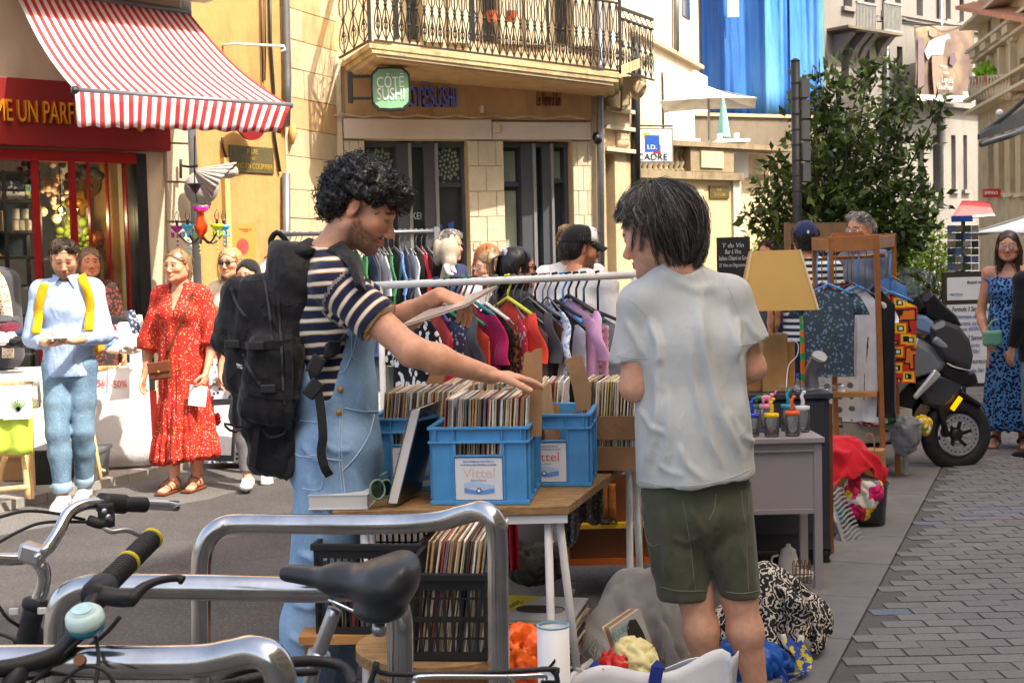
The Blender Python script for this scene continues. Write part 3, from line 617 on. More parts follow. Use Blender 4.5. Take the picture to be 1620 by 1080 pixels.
def slabring(d0,d1,k0,k1,name,m):
 f=lambda d,k:[V3(*(p[:2]+(PR.a[:2]-PR.a[:2])),p[2]-d)+V3(*(nrm((ctr-p)*V3(1,1,0))*k))for p in(FL,FR)]
 a0,b0=f(d0,k0); a1,b1=f(d1,k1); w0=WLs+V3(k0*1.2,0,-d0); w1=WLs+V3(k1*1.2,0,-d1); e0=WRs+V3(-k0,.2,-d0); e1=WRs+V3(-k1,.2,-d1)
 MB().prism([w1+V3(0,.4,0),a1,b1,e1],[w0+V3(0,.4,0),a0,b0,e0]).build(name,m,bal)
slabring(0,.05,0,0,'slab_edge',M_moss); slabring(.052,.10,.03,.04,'slab_moulding',M_moss); slabring(.102,.135,.08,.10,'slab_moulding',M_lime); slabring(.137,.165,.16,.2,'slab_soffit',M_band)
def rail(a,b,ht,n,name='baluster'):
 a=np.array(a); b=np.array(b); u=nrm((b-a)*V3(1,1,0)); L=np.linalg.norm(b-a)
 for z in(.04,ht-.12,ht):MB().beam(a+V3(0,0,z),b+V3(0,0,z),.03,.02 if z<ht else .035).build('handrail' if z==ht else 'rail',M_iron,bal)
 wd=L/n; mb=MB(); s=wd*.46; z0,z1=.05,ht-.13; zm=(z0+z1)/2
 R1=lambda x,z:u*x+V3(0,0,z)
 for sg_ in(-1,1):
  mb.tube([R1(0,z0),R1(sg_*s*.9,z0+.10),R1(sg_*s,z0+.2),R1(sg_*s*.55,z0+.31),R1(0,zm)],.007,4); mb.tube([R1(0,zm),R1(sg_*s*.8,zm+.08),R1(sg_*s*.9,zm+.2),R1(sg_*s*.4,zm+.33),R1(0,z1)],.007,4)
  mb.tube([R1(sg_*s*.3,z0+.12),R1(sg_*s*.55,z0+.18),R1(0,z0+.27)],.006,4); mb.tube([R1(0,z1-.02),R1(sg_*s,z1+.04),R1(0,z1+.11)],.006,4)
 mb.tube([R1(0,z0),R1(0,z1)],.008,4); mb.ball(R1(0,zm),.022,6,4); mb.ball(R1(0,z0+.2),.018,6,4)
 V=np.array(mb.v); me=bpy.data.meshes.new('baluster'); me.from_pydata(mb.v,[],mb.f); me.materials.append(M_iron)
 for i in range(n):
  o=bpy.data.objects.new(name,me); COL.objects.link(o); o.parent=bal; p=a+(b-a)*((i+.5)/n)-ORG[bal.name]; o.location=tuple(p)
ins=V3(0,.08,0)
rail(FL+ins+V3(.05,0,0),FR+ins,.95,34); rail(WLs+V3(.12,-.05,0),FL+ins,.95,3); rail(FR+ins,P(1034,95,16.6)*V3(1,1,0)+V3(0,0,FR[2]),.78,6)
for p in(FL+ins,FR+ins):MB().box(p+V3(0,0,.5),(.04,.04,1.0)).build('corner_post',M_iron,bal)
MB().prism([P(983,120,15.7),P(1036,98,16.7),P(1036,98,17.2),P(983,120,16.9)],[p+V3(0,0,.12)for p in(P(983,120,15.7),P(1036,98,16.7),P(1036,98,17.2),P(983,120,16.9))]).build('slab_edge',M_moss,bal)
for(x0,y0,y1,wd,D)in((1000,118,178,24,16.55),):
 pr=[(0,0),(34,-4),(38,8),(30,16),(24,24),(14,30),(10,44),(0,50)]
 q=[P(985+x,122+y,D)for x,y in pr]; MB().prism(q,[p+V3(0,.35,0)for p in q]).build('console',M_lime,bal); MB().lathe([(.05,0),(.09,.0),(.09,.4),(.05,.4)],P(1012,140,D)-V3(0,.02,0),14,(0,1,0)).build('scroll',M_lime,bal,True)
for a,b in((620,668),(742,790),(862,906)):
 wx=wpart('french_window',M_lime2,res,PR,X(a,30),X(b,30),Z(70),Z(-160),-.3,-.25); m_=(X(a,30)+X(b,30))/2
 for k in(-1,1):wpart('pane',M_darkglass,wx,PR,m_+k*.15-.1,m_+k*.15+.1,Z(60),Z(-100),-.249,-.24)
 for k,e in((-1,X(a,30)),(1,X(b,30))):wpart('shutter',M_lime2,wx,PR,min(e,e+k*.26),max(e,e+k*.26),Z(70),Z(-160),.012,.05)
for px in(760,790):
 c=PR.p(px,20,.5); o=MB().lathe([(.05,0),(.07,.12),(.06,.12),(.055,.02)],c-V3(0,0,.2),10).build('flower_pot',mat('terracotta',S(190,90,56),.8),None); tag(o,('left' if px==760 else 'right')+' terracotta pot behind the balcony railing','pot')
pier=thing('carved_pier','carved limestone door pier with dark door beside the downpipe','pier',P(975,560,16.8)*V3(1,1,0))
PD=Plane(950,16.6,1000,17.2)
holed('wall',M_lime,pier,PD,PD.X(951),PD.X(1002),0,4.0,-.5,.0,[(PD.X(959,330),PD.X(974,330),0,PD.Zv(966,243))]); wpart('door',M_dark,pier,PD,PD.X(959,330),PD.X(974,330),0,PD.Zv(966,243),-.3,-.25)
for py in(172,200,235):wpart('moulding',M_lime2,pier,PD,PD.X(950,200),PD.X(996,200),PD.Zv(970,py+6),PD.Zv(970,py),.002,.09)
for i in range(16):MB().ball(PD.p(976+(i%4)*4,206+(i//4)*7,.02),(.05,.04,.06),8,6).build('carving',M_lime,pier,True)
MB().tube([PD.p(1000,60,.05),PD.p(1001,300,.05)],.06,8).build('downpipe',M_dark,pier,True)
# SHADE-CASTING HOUSES on the right-hand side of the street (out of frame)
hs=MB(); fa=ra+rn*7.6; zr_=[15.4,15.1,15.8,16]
for i,(s0,s1)in enumerate(((-26,-9),(-9,3),(3,14),)):
 side=thing('limestone_house',('nearest','middle','farthest')[i]+' plain limestone house lining the right side of the street','house',fa+rd*(s0+s1)/2)
 q=[fa+rd*s0,fa+rd*s1,fa+rd*s1+rn*9,fa+rd*s0+rn*9]; MB().prism(q,[p+V3(0,0,zr_[i])for p in q]).build('wall',M_lime,side)
 for k in range(int((s1-s0)/2.2)):
  for st in range(3):
   a=fa+rd*(s0+1+k*2.2)-rn*.02+V3(0,0,1.0+st*3.1); MB().box(a+rd*.4+V3(0,0,.9),(1,1,1),np.c_[rd*.95,rn*.06,V3(0,0,1.9)]).build('window',M_darkglass,side)
# FAR SIDE OF THE SQUARE
def wallbox(name,m,par,pl,px0,py0,px1,py1,o0=-.4,o1=0.0,z0=None,z1=None):
 x0,x1,a,b=XZ(pl,px0,py0,px1,py1); return wpart(name,m,par,pl,x0,x1,a if z0 is None else z0,b if z1 is None else z1,o0,o1)
PT=Plane(1000,21.5,1168,23.0)
ter=thing('terrace_house','cream terrace wall topped by a stone balustrade','terrace',PT.w(PT.X(1080),0))
M_tc=stone('terrace_cream',S(186,164,126),.08,1.2,.85,.2,.15); M_old=stone('weathered_balustrade',S(136,122,98),.45,3,.95,.7,.8)
wallbox('wall',M_tc,ter,PT,995,283,1162,430,z0=-.05); wallbox('cornice',M_old,ter,PT,995,272,1168,284,-.4,.14); wallbox('coping',M_old,ter,PT,995,226,1250,234,-.4,.1)
wallbox('pier',M_old,ter,PT,1090,235,1158,272,-.3,.04); wallbox('pier_panel',M_lime,ter,PT,1105,240,1140,266,.042,.07); wallbox('side_wall',M_lime,ter,PT,1163,236,1250,430,-.9,-.45,z0=-.05)
wallbox('terrace_floor',M_old,ter,PT,995,270,1250,276,-9,-.402)
for i in range(11):
 px=1003+i*8.4; c=PT.p(px,271,-.15); h=PT.Zv(px,235)-c[2]
 MB().lathe([(.07,0),(.07,.04),(.035,.07),(.075,h*.38),(.06,h*.5),(.03,h*.75),(.05,h*.9),(.07,h*.93),(.07,h)],c,10).build('baluster',M_old,ter,True)
wallbox('buttress',M_lime2,ter,PT,1158,284,1170,430,-.2,.05,z0=-.05); wallbox('doorway',mat('ochre_door',S(176,128,72),.6),ter,PT,1170,300,1195,430,-.44,-.40,z0=0)
o=wallbox('shop_sign',mat('cream_sign',S(238,220,160),.6),ter,PT,1066,300,1111,323,.003,.03); a=PT.p(1098,309,.032); text('mariage',PT.p(1090,309,.032),PT.u,(0,0,1),.36,.11,mat('brown_text',S(70,40,26),.6),o); wallbox('sign_band',mat('brown_text2',S(96,52,40),.6),o,PT,1092,315,1108,320,.031,.034)
o=wallbox('brass_plate',mat('old_plate',S(74,62,26),.4,.3,20),ter,PT,1121,294,1152,314,.003,.03)
for i,s_ in enumerate(('RUE','DE L\'AIGUILLERIE')):text(s_,PT.p(1136,300+i*8,.032),PT.u,(0,0,1),(.1,.26)[i],.05,mat('plate_gilt',S(170,140,60)),o,depth=.003)
sg=thing('hanging_sign','white square shop sign with blue and red squares hung from iron bracket','sign',P(1032,257,18))
PI=Plane(1000,18.0,1065,18.15); prect('frame',mat('sign_edge',S(120,116,110),.5),sg,PI,1000,203,1065,258,-.08,0); prect('face',mat('sign_face',(.8,.8,.79),.4,.03),sg,PI,1002.5,205.5,1062.5,255.5,.0,.006)
prect('yellow_square',mat('sign_yellow',S(240,170,40),.5),sg,PI,1018,210,1028,220,.0065,.009); prect('red_square',mat('sign_red',S(190,30,60),.5),sg,PI,1033,229,1045,243,.0065,.009); prect('blue_square',mat('sign_blue',S(30,84,170),.5),sg,PI,1020,214,1043,240,.0095,.012)
text('I.D.',PI.p(1031,233,.0125),PI.u,(0,0,1),15*18/2100,7*18/2100,M_sgw,sg); text('CADRE',PI.p(1032,248,.0125),PI.u,(0,0,1),50*18/2100,10*18/2100,M_black,sg)
MB().tube([PI.p(995,198,-.04),PI.p(1066,199,-.04)],.015,6).build('bracket',M_iron,sg)
def parasol(name,lab,c,R,zt_,drop,m,nseg=6,pole=True,rot=0,group=None):
 r=thing(name,lab,'parasol',c,group); top=V3(c[0],c[1],zt_)
 mb=MB(); pts=[top+V3(R*math.cos(rot+2*math.pi*i/nseg),R*math.sin(rot+2*math.pi*i/nseg),-drop)for i in range(nseg)]
 for i in range(nseg):
  a,b=pts[i],pts[(i+1)%nseg]; mb.slab(lambda u,v:top*(1-v)+(a*(1-u)+b*u)*v-V3(0,0,.05*math.sin(math.pi*v)+.03*v*math.sin(math.pi*u)*-1),4,6,.006)
 mb.build('canopy',m,r,True); MB().tube([V3(c[0],c[1],c[2]),top],.025,8).build('pole',M_greyl,r)
 for a in pts:MB().tube([top-V3(0,0,.04),a-V3(0,0,.01)],.01,4).build('rib',M_greyl,r)
 return r
c=P(1122,228,26.0); parasol('garden_parasol','open white parasol standing on the terrace',V3(c[0],c[1],3.9),1.28,P(1122,137,26)[2],.36,mat('white_canvas',(.66,.66,.64),.9),4,rot=.62)
c=P(1145,226,25); o=thing('closed_parasol','folded teal parasol beside the white parasol on terrace','parasol',c)
mb=MB(); h=P(1145,158,25)[2]-c[2]; mb.grid(lambda u,v:c+V3(0,0,.1)+V3(math.cos(u*6.283),math.sin(u*6.283),0)*(.02+.11*(1-v)**.8+.012*math.sin(u*37)*(1-v))+V3(0,0,v*(h-.1)),24,8,True); mb.build('canopy',mat('teal_canvas',S(120,176,170),.9),o,True); MB().tube([c,c+V3(0,0,h+.08)],.02,6).build('pole',M_white,o)
for i,(a,b)in enumerate(((1066,1108),(1133,1186))):
 D=23.6; c=P((a+b)/2,232,D); w_=(b-a)*D/2100; o=thing('terrace_table',('left' if i==0 else 'right')+' terrace table under a white cloth behind the coping','table',V3(c[0],c[1],c[2]-.5))
 MB().box((c[0],c[1]+.3,c[2]+.1),(w_,.7,.06)).build('cloth',M_white,o,bevel=.01); MB().box((c[0],c[1]+.3,c[2]-.25),(w_*.9,.6,.6)).build('drop',M_white,o)
 for k in(-.1,.05):tag(MB().lathe([(.04,0),(.05,.12),(.001,.12)],(c[0]+k*2,c[1]+.2,c[2]+.13),8).build('white_cup',M_white,None,True),'%s white cup on the %s terrace table'%('left' if k<0 else 'right','left' if i==0 else 'right'),'cup')
PH=Plane(1030,27.0,1112,31.0); sb=thing('shuttered_house','pale limestone house with tall white louvred shutters','house',PH.w(PH.X(1070),0))
wpart('wall',M_lime2,sb,PH,PH.X(1000)-1,PH.X(1111),0,13,-.5,0); wpart('string_course',M_lime,sb,PH,PH.X(1000),PH.X(1111),PH.Zv(1060,86),PH.Zv(1060,80),.002,.12)
for a,b in((1046,1068),(1070,1090),(1092,1112)):
 s=thing('shutter',None,None,PH.p((a+b)/2,220))if False else prect('shutter',M_white,sb,PH,a,113+(a-1046)*.1,b,221,.06,.12)
 x0,x1,z0,z1=XZ(PH,a,115,b,220); n=26
 mb=MB()
 for i in range(n):wcell(mb,PH,x0+.04,x1-.04,z0+.06+(z1-z0-.1)*i/n,z0+.06+(z1-z0-.1)*(i+.55)/n,.12,.135)
 mb.build('louvres',M_white,s)
MB().tube([PH.p(1063,-60,.1),PH.p(1063,82,.1)],.06,8).build('downpipe',M_zinc,sb,True)
wallbox('window',M_darkglass,sb,PH,1078,-40,1090,28,.003,.02)
t=NT('blue_tarp'); o_=t.co(); s_=t.sep(o_)
f=t.noise(t.mp(o_,(.6,.6,.10)),1.6,5); col=t.ramp(f,[(.32,S(34,84,158)),(.5,S(48,118,196)),(.66,S(92,160,222))])
t.bump(t.noise(t.mp(o_,(2,2,.3)),3,5),.6,.1); M_tarp=t.out(col,.55,0,.3)
tp=thing('scaffold_wrap','bright blue tarpaulin wrapped around scaffolding','tarpaulin',P(1205,186,32))
def tarp(px0,px1,D0,D1,pyb):
 A=P(px0,pyb,D0); B=P(px1,pyb,D1); mb=MB()
 mb.slab(lambda u,v:A+(B-A)*u+V3(0,-.06*math.sin(u*7+2*math.sin(v*3))-.015*math.sin(u*31+v*4),(8.5)*v),48,14,.02); mb.build('sheet',M_tarp,tp,True)
for a,b,D0,D1 in((1108,1147,33,31.8),(1146,1212,31.7,31.7),(1211,1252,31.5,31.9),(1250,1303,31.8,32)):tarp(a,b,D0,D1,186)
for px in(1110,1148,1212,1251,1302):
 a=P(px,190,32.3); MB().tube([V3(a[0],a[1],0),a+V3(0,0,9)],.04,6).build('pole',M_zinc,tp)
wh=P(1160,10,31.4); MB().box(wh,(.26,.02,.5)).build('notice',M_white,tp)
PW=Plane(1100,30,1260,31); lw=thing('garden_wall','weathered grey brown wall under the blue tarpaulin','wall',PW.w(PW.X(1180),0)); wallbox('wall',stone('grey_stone_dark',S(120,110,96),.2,1.2,.9,.5,.5),lw,PW,1098,184,1300,300,-.3,0,z0=0); wallbox('coping',M_lime,lw,PW,1098,181,1300,186,-.35,.06)
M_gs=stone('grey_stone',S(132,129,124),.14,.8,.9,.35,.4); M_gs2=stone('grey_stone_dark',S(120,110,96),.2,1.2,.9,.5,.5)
PG=Plane(1303,37,1548,42); gb=thing('grey_stone_house','tall grey stone townhouse with two white balcony rails','house',PG.w(PG.X(1420),0))
wins=[(1334,1348,-40,12),(1367,1384,-40,18),(1416,1425,-30,24),(1450,1460,-30,27),(1496,1504,-20,32),(1518,1525,0,36),(1538,1545,3,38),(1419,1428,74,120),(1331,1343,78,130),(1366,1376,78,130),(1420,1428,200,262),(1452,1462,214,305),(1446+30,1446+42,214,305),(1505,1512,214,300),(1524,1530,214,300)]
hol=[XZ(PG,a,c,b,d)for a,b,c,d in wins]
holed('wall',M_gs,gb,PG,PG.X(1300),PG.X(1551),0,14.5,-.5,0,hol)
for(a,b,c,d),h in zip(wins,hol):
 w_=wpart('window',M_gs,gb,PG,h[0]-.1,h[1]+.1,h[2]-.12,h[2]-.003,.003,.12); wpart('pane',M_darkglass,w_,PG,h[0],h[1],h[2],h[3],-.3,-.26); m_=(h[0]+h[1])/2; wpart('frame',M_white,w_,PG,m_-.03,m_+.03,h[2],h[3],-.258,-.22)
for py,o in((33,.15),(165,.25),(38,.1)):wpart('string_course',M_gs,gb,PG,PG.X(1397),PG.X(1551),PG.Zv(1480,py+4),PG.Zv(1480,py-1),.003+.002*o,o)
for a,b in((1325,1357),(1368,1397)):
 x0,x1,z0,z1=XZ(PG,a,14,b,54); mb=MB()
 for i in range(14):wcell(mb,PG,x0+(x1-x0)*i/14,x0+(x1-x0)*(i+.4)/14,z0,z1,.62,.65)
 wcell(mb,PG,x0,x1,z1,z1+.06,.6,.67); wcell(mb,PG,x0,x1,z0-.04,z0,.6,.67); mb.build('balcony_rail',mat('rail_grey',S(150,150,146),.6),gb)
wpart('balcony_slab',M_gs2,gb,PG,PG.X(1312),PG.X(1398),PG.Zv(1355,57),PG.Zv(1355,53),.003,.72)
for px in(1322,1348,1362,1390):
 a=PG.p(px,57,.002); MB().prism([a+PG.u*.12,a+PG.u*.12+PG.n*.6,a+PG.u*.12-V3(0,0,.35)+PG.n*.2,a+PG.u*.12-V3(0,0,.7)],[a-PG.u*.12,a-PG.u*.12+PG.n*.6,a-PG.u*.12-V3(0,0,.35)+PG.n*.2,a-PG.u*.12-V3(0,0,.7)]).build('corbel',M_gs,gb)
for px in(1484,1550,1398):MB().tube([PG.p(px,-30,.1),PG.p(px,330,.1)],.08,6).build('downpipe',M_zinc,gb,True)
PP=Plane(1446,38.5,1543,40.3); bn=thing('hanging_banner','large printed exhibition banner with pale figure strung across the street','banner',PP.p(1495,165))
t=NT('banner_print'); o_=t.co(); M_bn=t.out(t.ramp(t.noise(o_,.9,5),[(.3,S(70,56,56)),(.45,S(108,90,78)),(.6,S(136,120,94)),(.75,S(80,70,58))]),.7)
A,B,C_,D_=PP.p(1446,41),PP.p(1541,41),PP.p(1541,163),PP.p(1446,160)
MB().slab(lambda u,v:A*(1-u)*(1-v)+B*u*(1-v)+C_*u*v+D_*(1-u)*v+PP.n*.06*math.sin(u*9+v*3),16,12,.01).build('cloth',M_bn,bn,True)
Q_=lambda pts,m,nm,k:fpoly(PP,pts,.08+k*.006,.083+k*.006).build(nm,m,bn)
Q_([(1447,150),(1541,153),(1541,163),(1447,160)],mat('banner_white',(.42,.42,.42),.7),'print_strip',1); Q_([(1520,146),(1536,146),(1536,154),(1520,154)],M_sgw,'print_mark',2)
fig=lambda pts:pts
Q_([(1462,75),(1466,66),(1478,60),(1490,57),(1497,54),(1500,62),(1492,64),(1488,88),(1470,88),(1464,96),(1458,82)],mat('print_white',(.3,.3,.3),.7),'print_shirt',1); Q_([(1470,89),(1488,89),(1487,130),(1478,150),(1474,150),(1471,120)],mat('print_peach',S(140,112,98),.7),'print_legs',1)
Q_([(1465,48),(1471,45),(1478,48),(1479,56),(1472,60),(1466,57)],mat('print_skin',S(150,116,100),.7),'print_head',1); Q_([(1500,86),(1506,84),(1510,96),(1504,106),(1498,102)],mat('print_dark',S(96,80,92),.7),'print_shape',1); Q_([(1448,62),(1458,60),(1457,140),(1448,142)],mat('print_mauve',S(110,94,98),.7),'print_column',1)
for s_,px,py,w_,h_ in(('Louis',1494,127,30,10),('Gauffier',1490,138,42,10),('voyage',1488,107,20,5),('Italie',1492,116,14,5)):text(s_,PP.p(px,py,.1),PP.u,(0,0,1),w_*39.5/2100,h_*39.5/2100,mat('banner_white',(.42,.42,.42),.7),bn,depth=.01)
MB().tube([P(980,1,30),P(1100,12,34),P(1300,28,38),P(1446,38,38.4),P(1541,42,40.2),P(1580,34,40)],.02,4).build('cable',M_dark,bn)
PZ=Plane(1549,36,1640,30); ob=thing('ornate_townhouse','ornate limestone townhouse with dentil cornice and balustraded windows','house',PZ.w(PZ.X(1590),0))
hz=[XZ(PZ,a,92,a+7,150)for a in(1559,1577,1595,1613)]+[XZ(PZ,a,30,a+6,60)for a in(1562,1582,1604)]+[XZ(PZ,a,206,a+9,305)for a in(1563,1580,1597,1614)]
holed('wall',M_gs2 if False else M_lime,ob,PZ,PZ.X(1549),PZ.X(1700),0,11.2,-.5,0,hz)
for h in hz:
 w_=wpart('window',M_lime2,ob,PZ,h[0]-.1,h[1]+.1,h[2]-.1,h[2]-.003,.003,.14); wpart('pane',M_darkglass,w_,PZ,h[0],h[1],h[2],h[3],-.3,-.26)
for px in(1553,1570,1588,1606):wpart('pilaster',M_lime2,ob,PZ,PZ.X(px),PZ.X(px+3),PZ.Zv(1585,155),PZ.Zv(1585,78),.003,.14); wpart('modillion',M_lime2,ob,PZ,PZ.X(px),PZ.X(px+9),PZ.Zv(1585,70),PZ.Zv(1585,56),.003,.3)
for py,o in((160,.4),(72,.2),(55,.35),(14,.5)):wpart('cornice',M_lime2,ob,PZ,PZ.X(1549),PZ.X(1700),PZ.Zv(1585,py+3),PZ.Zv(1585,py-2),.005,o)
for i in range(14):c=PZ.p(1554+i*5,157,.3); MB().lathe([(.05,0),(.08,.25),(.03,.5),(.06,.6)],c,6).build('baluster',M_lime2,ob,True)
wpart('balustrade_rail',M_lime2,ob,PZ,PZ.X(1550),PZ.X(1700),PZ.Zv(1585,141),PZ.Zv(1585,137),.2,.42)
q=[PZ.p(1548,14,.6),PZ.p(1700,40,.6),PZ.p(1700,0,-3),PZ.p(1548,-22,-3)]; MB().prism(q,[p+V3(0,0,.1)for p in q]).build('tiled_roof',mat('roof_tile',S(190,130,100),.8,.3,12,.6,40),ob); a=PZ.p(1576,4,-1.2); MB().box(a+V3(0,0,.6),(.9,.6,1.6)).build('chimney',mat('brick_red',S(170,84,60),.9,.2,12),ob)
for i,px in enumerate((1567,1582)):
 c=PZ.p(px,134,.25); pt=thing('potted_plant',('left' if i==0 else 'right')+' small potted plant on the ornate balustrade','plant',c); MB().lathe([(.1,0),(.14,.2),(.001,.2)],c,8).build('pot',mat('terracotta',S(190,90,56)),pt)
 mb=MB(); [mb.ball(c+V3(0,0,.4)+RNG.normal(size=3)*.12,.07,6,4)for k in range(16)]; mb.build('foliage',mat('bright_leaf',S(120,170,40),.7),pt)
o=wallbox('wall_sign',mat('crimson_sign',S(176,36,44),.5),None,Plane(1555,31,1582,31),1555,299,1582,312,-.05,.05); tag(o,'small crimson wall sign on the ornate townhouse','sign'); text('EMPIRIO',P(1568,305,30.92),(1,0,0),(0,0,1),.3,.08,M_sgw,o)
ra_=thing('red_awning','coral red awning far down the street','awning',P(1540,340,27)); MB().slab(lambda u,v:P(1522+(u*42),318+u*1,29)*(1-v)+P(1505+u*68,345-u*4,27)*v,8,6,.02).build('canopy',mat('coral_canvas',S(226,90,90),.9),ra_,True); MB().tube([P(1505,345,27),P(1573,341,27)],.03,6).build('front_bar',M_greyl,ra_)
c=P(1640,352,17); m_=NT('white_green_canvas'); zz_=m_.sep(m_.co())[2]; M_wg=m_.out(m_.mix(m_.math('GREATER_THAN',m_.math('FRACT',m_.math('MULTIPLY',m_.n('TexGradient',_gradient_type='RADIAL',Vector=m_.co()).outputs[1],3.0)),.5),(.8,.8,.78),S(96,130,96)),.9)
parasol('cafe_parasol','white and green café parasol entering at the right edge',V3(c[0]+.45,c[1],0),1.45,P(1640,318,17)[2]+.02,.44,M_wg,8)
ak=thing('folding_awning','dark awning arm jutting in from the right edge','awning',P(1640,190,13)); MB().slab(lambda u,v:P(1640,158,13.4)*(1-u)+P(1545,214,12.2)*u+V3(0,-.05,-.22*v*(1-u*.8)),8,4,.02).build('canopy',M_black,ak); MB().tube([P(1640,196,12.6),P(1600,214,12.4),P(1552,228,12.2)],.03,8).build('arm',M_zinc,ak,True); MB().tube([P(1640,140,12.8),P(1596,180,12.6),P(1550,215,12.4)],.025,8).build('bar',M_dark,ak); MB().ball(P(1581,179,12.4),.035,10,8).build('spot_lamp',M_white,ak,True)
tp2=thing('grey_parasol','mauve grey café parasol behind the shrub','parasol',G(1430,560)*V3(1,1,0)); MB().slab(lambda u,v:P(1390+80*u,289+(v*16*(1-.3*u)),16-v),8,5,.01).build('canopy',mat('mauve_canvas',S(122,112,122),.9),tp2,True); a=P(1430,300,15.5); MB().tube([V3(a[0],a[1],0),a],.03,8).build('pole',M_zinc,tp2)
a=G(1262,640); po=thing('street_post','tall dark steel post carrying small direction plates','post',a*V3(1,1,0)+V3(0,0,0)); D=12.2; a=P(1262,400,D); tpz=P(1262,98,D)[2]
MB().tube([V3(a[0],a[1],0),V3(a[0],a[1],tpz)],.042,14).build('mast',mat('post_paint',S(40,42,46),.5),po,True); MB().lathe([(.043,0),(.046,.01),(.02,.03),(.001,.03)],(a[0],a[1],tpz),14).build('cap',M_dark,po,True)
for i in range(12):MB().lathe([(.0435,0),(.0435,.012)],(a[0],a[1],tpz-.2-i*.14),14).build('band',M_dark,po)
for i in range(5):
 z=tpz-.24-i*.19; MB().box((a[0]+.085,a[1]+.05,z),(.07,.18,.17)).build('plate',mat('sign_plate_grey',S(104,106,106),.5),po)
PK=Plane(1160,46,1330,46); fh=thing('distant_house','sunlit cream house glimpsed behind the shrub','house',PK.w(PK.X(1240),0)); wpart('wall',M_lime,fh,PK,PK.X(900),PK.X(1400),0,7,-.4,0)
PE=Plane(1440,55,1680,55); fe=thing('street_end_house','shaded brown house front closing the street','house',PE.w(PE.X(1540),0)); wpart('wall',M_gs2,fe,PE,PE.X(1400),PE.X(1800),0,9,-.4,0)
for px in(1570,1590,1610):wpart('doorway',M_darkglass,fe,PE,PE.X(px),PE.X(px+10),0,3,.003,.05)
# foliage
def leafmat(n,a,b):
 t=NT(n); r=t.attr('tint').outputs['Fac']; c=t.ramp(r,[(0,a),(.6,b),(1,tuple(x*1.6 for x in b))]); t.out(c,.45,0,.5)
 tl=t.n('BsdfTranslucent',Color=c); ms=t.n('MixShader',i0=.25); t.t.links.new(t.b.outputs[0],ms.inputs[1]); t.t.links.new(tl.outputs[0],ms.inputs[2]); t.t.links.new(ms.outputs[0],t.t.nodes['Material Output'].inputs[0]); return t.m
M_leaf=leafmat('laurel_leaf',S(44,62,24),S(84,104,46)); M_leafb=leafmat('bright_shrub_leaf',S(90,120,30),S(150,180,60))
def leaves(name,pts,dirs,size,m,parent,seed=0):
 r=np.random.default_rng(seed); n=len(pts); d=dirs/np.linalg.norm(dirs,axis=1,keepdims=True); s=np.cross(d,r.normal(size=(n,3))); s/=np.linalg.norm(s,axis=1,keepdims=True); nn=np.cross(s,d)
 L=size*r.uniform(.45,1.35,(n,1)); W=L*r.uniform(.16,.26,(n,1))
 V=np.stack([pts,pts+d*L*.45+s*W+nn*L*.05,pts+d*L-nn*L*.08,pts+d*L*.45-s*W+nn*L*.05],1).reshape(-1,3); F=np.arange(4*n).reshape(-1,4)
 o=soft(name,V,F,m,parent,{'tint':np.repeat(r.uniform(0,1,n)**1.3,4)}); return o
def shrub(name,lab,c,H,seeds,lean,m,leafsize,nper,par=None,pot=None,wood=None,spread=.3):
 r=np.random.default_rng(seeds); root=thing(name,lab,'shrub' if H<1.5 else 'tree',c); tw=[]; pts=[]; dr=[]
 wmb=MB()
 for(tx,tz,rr)in lean:
  tip=c+V3(tx,r.uniform(-.35,.35),tz); mid=c+V3(tx*.35,0,tz*.5); wmb.tube([c+V3(tx*.08,0,0),mid,tip],[.03,.018,.005],5)
  for k in range(nper):
   f=r.beta(2.2,1.1); p=c+V3(tx*.08,0,0)if f<.01 else(mid+(tip-mid)*(f*2-1)if f>.5 else c+(mid-c)*f*2)
   b=r.normal(size=3)*V3(1,1,.8); b=nrm(b+V3(0,0,.35)); L=r.uniform(.1,1)*rr*(1.15-f*.55); e=p+b*L
   if r.random()<.22:wmb.tube([p,p+b*L*.6+V3(0,0,.02),e],[.006,.004,.002],3)
   nl=r.integers(5,11)
   for q in range(nl):pts.append(e-b*L*.3*r.random()+r.normal(size=3)*.05); dr.append(nrm(r.normal(size=3)+b*.8+V3(0,0,.1)))
 wmb.build('trunk',wood or mat('bark',(.05,.038,.028),.9),root,True); o=leaves('crown',np.array(pts),np.array(dr),leafsize,m,root,seeds); return root
D=12.9; c=P(1330,402,D); c[2]=.55
lean=[]
for px,py,rr in((1330,95,.16),(1300,100,.22),(1290,160,.34),(1365,110,.24),(1430,105,.20),(1455,145,.26),(1470,180,.18),(1260,160,.2),(1400,190,.36),(1330,200,.45),(1270,240,.4),(1215,250,.3),(1230,300,.36),(1190,300,.2),(1200,340,.22),(1290,310,.45),(1350,290,.45),(1420,260,.36),(1450,300,.3),(1480,320,.22),(1400,340,.45),(1340,350,.5),(1460,350,.28),(1260,360,.35)):
 q=P(px,py,D); lean.append((q[0]-c[0],q[2]-c[2],rr*1.3))
tree=shrub('laurel_tree','dark leafy laurel tree in a wooden planter beside the post',c,3,5,lean,M_leaf,.105,56)
pb=thing('planter_box','weathered wooden planter box under the laurel tree','planter',c*V3(1,1,0)+V3(0,0,0))
for i in range(5):MB().box((c[0],c[1]-.45,.1+i*.15),(1.6,.03,.145)).build('board',mat('planter_wood',S(120,92,66),.85,.3,6),pb); MB().box((c[0],c[1]+.45,.1+i*.15),(1.6,.03,.145)).build('board',MATS['planter_wood'],pb)
for sx in(-1,1):MB().box((c[0]+sx*.79,c[1],.4),(.03,.9,.76)).build('end_board',MATS['planter_wood'],pb)
MB().box((c[0],c[1],.5),(1.5,.8,.1)).build('soil',mat('soil',(.05,.035,.02),.95),pb)
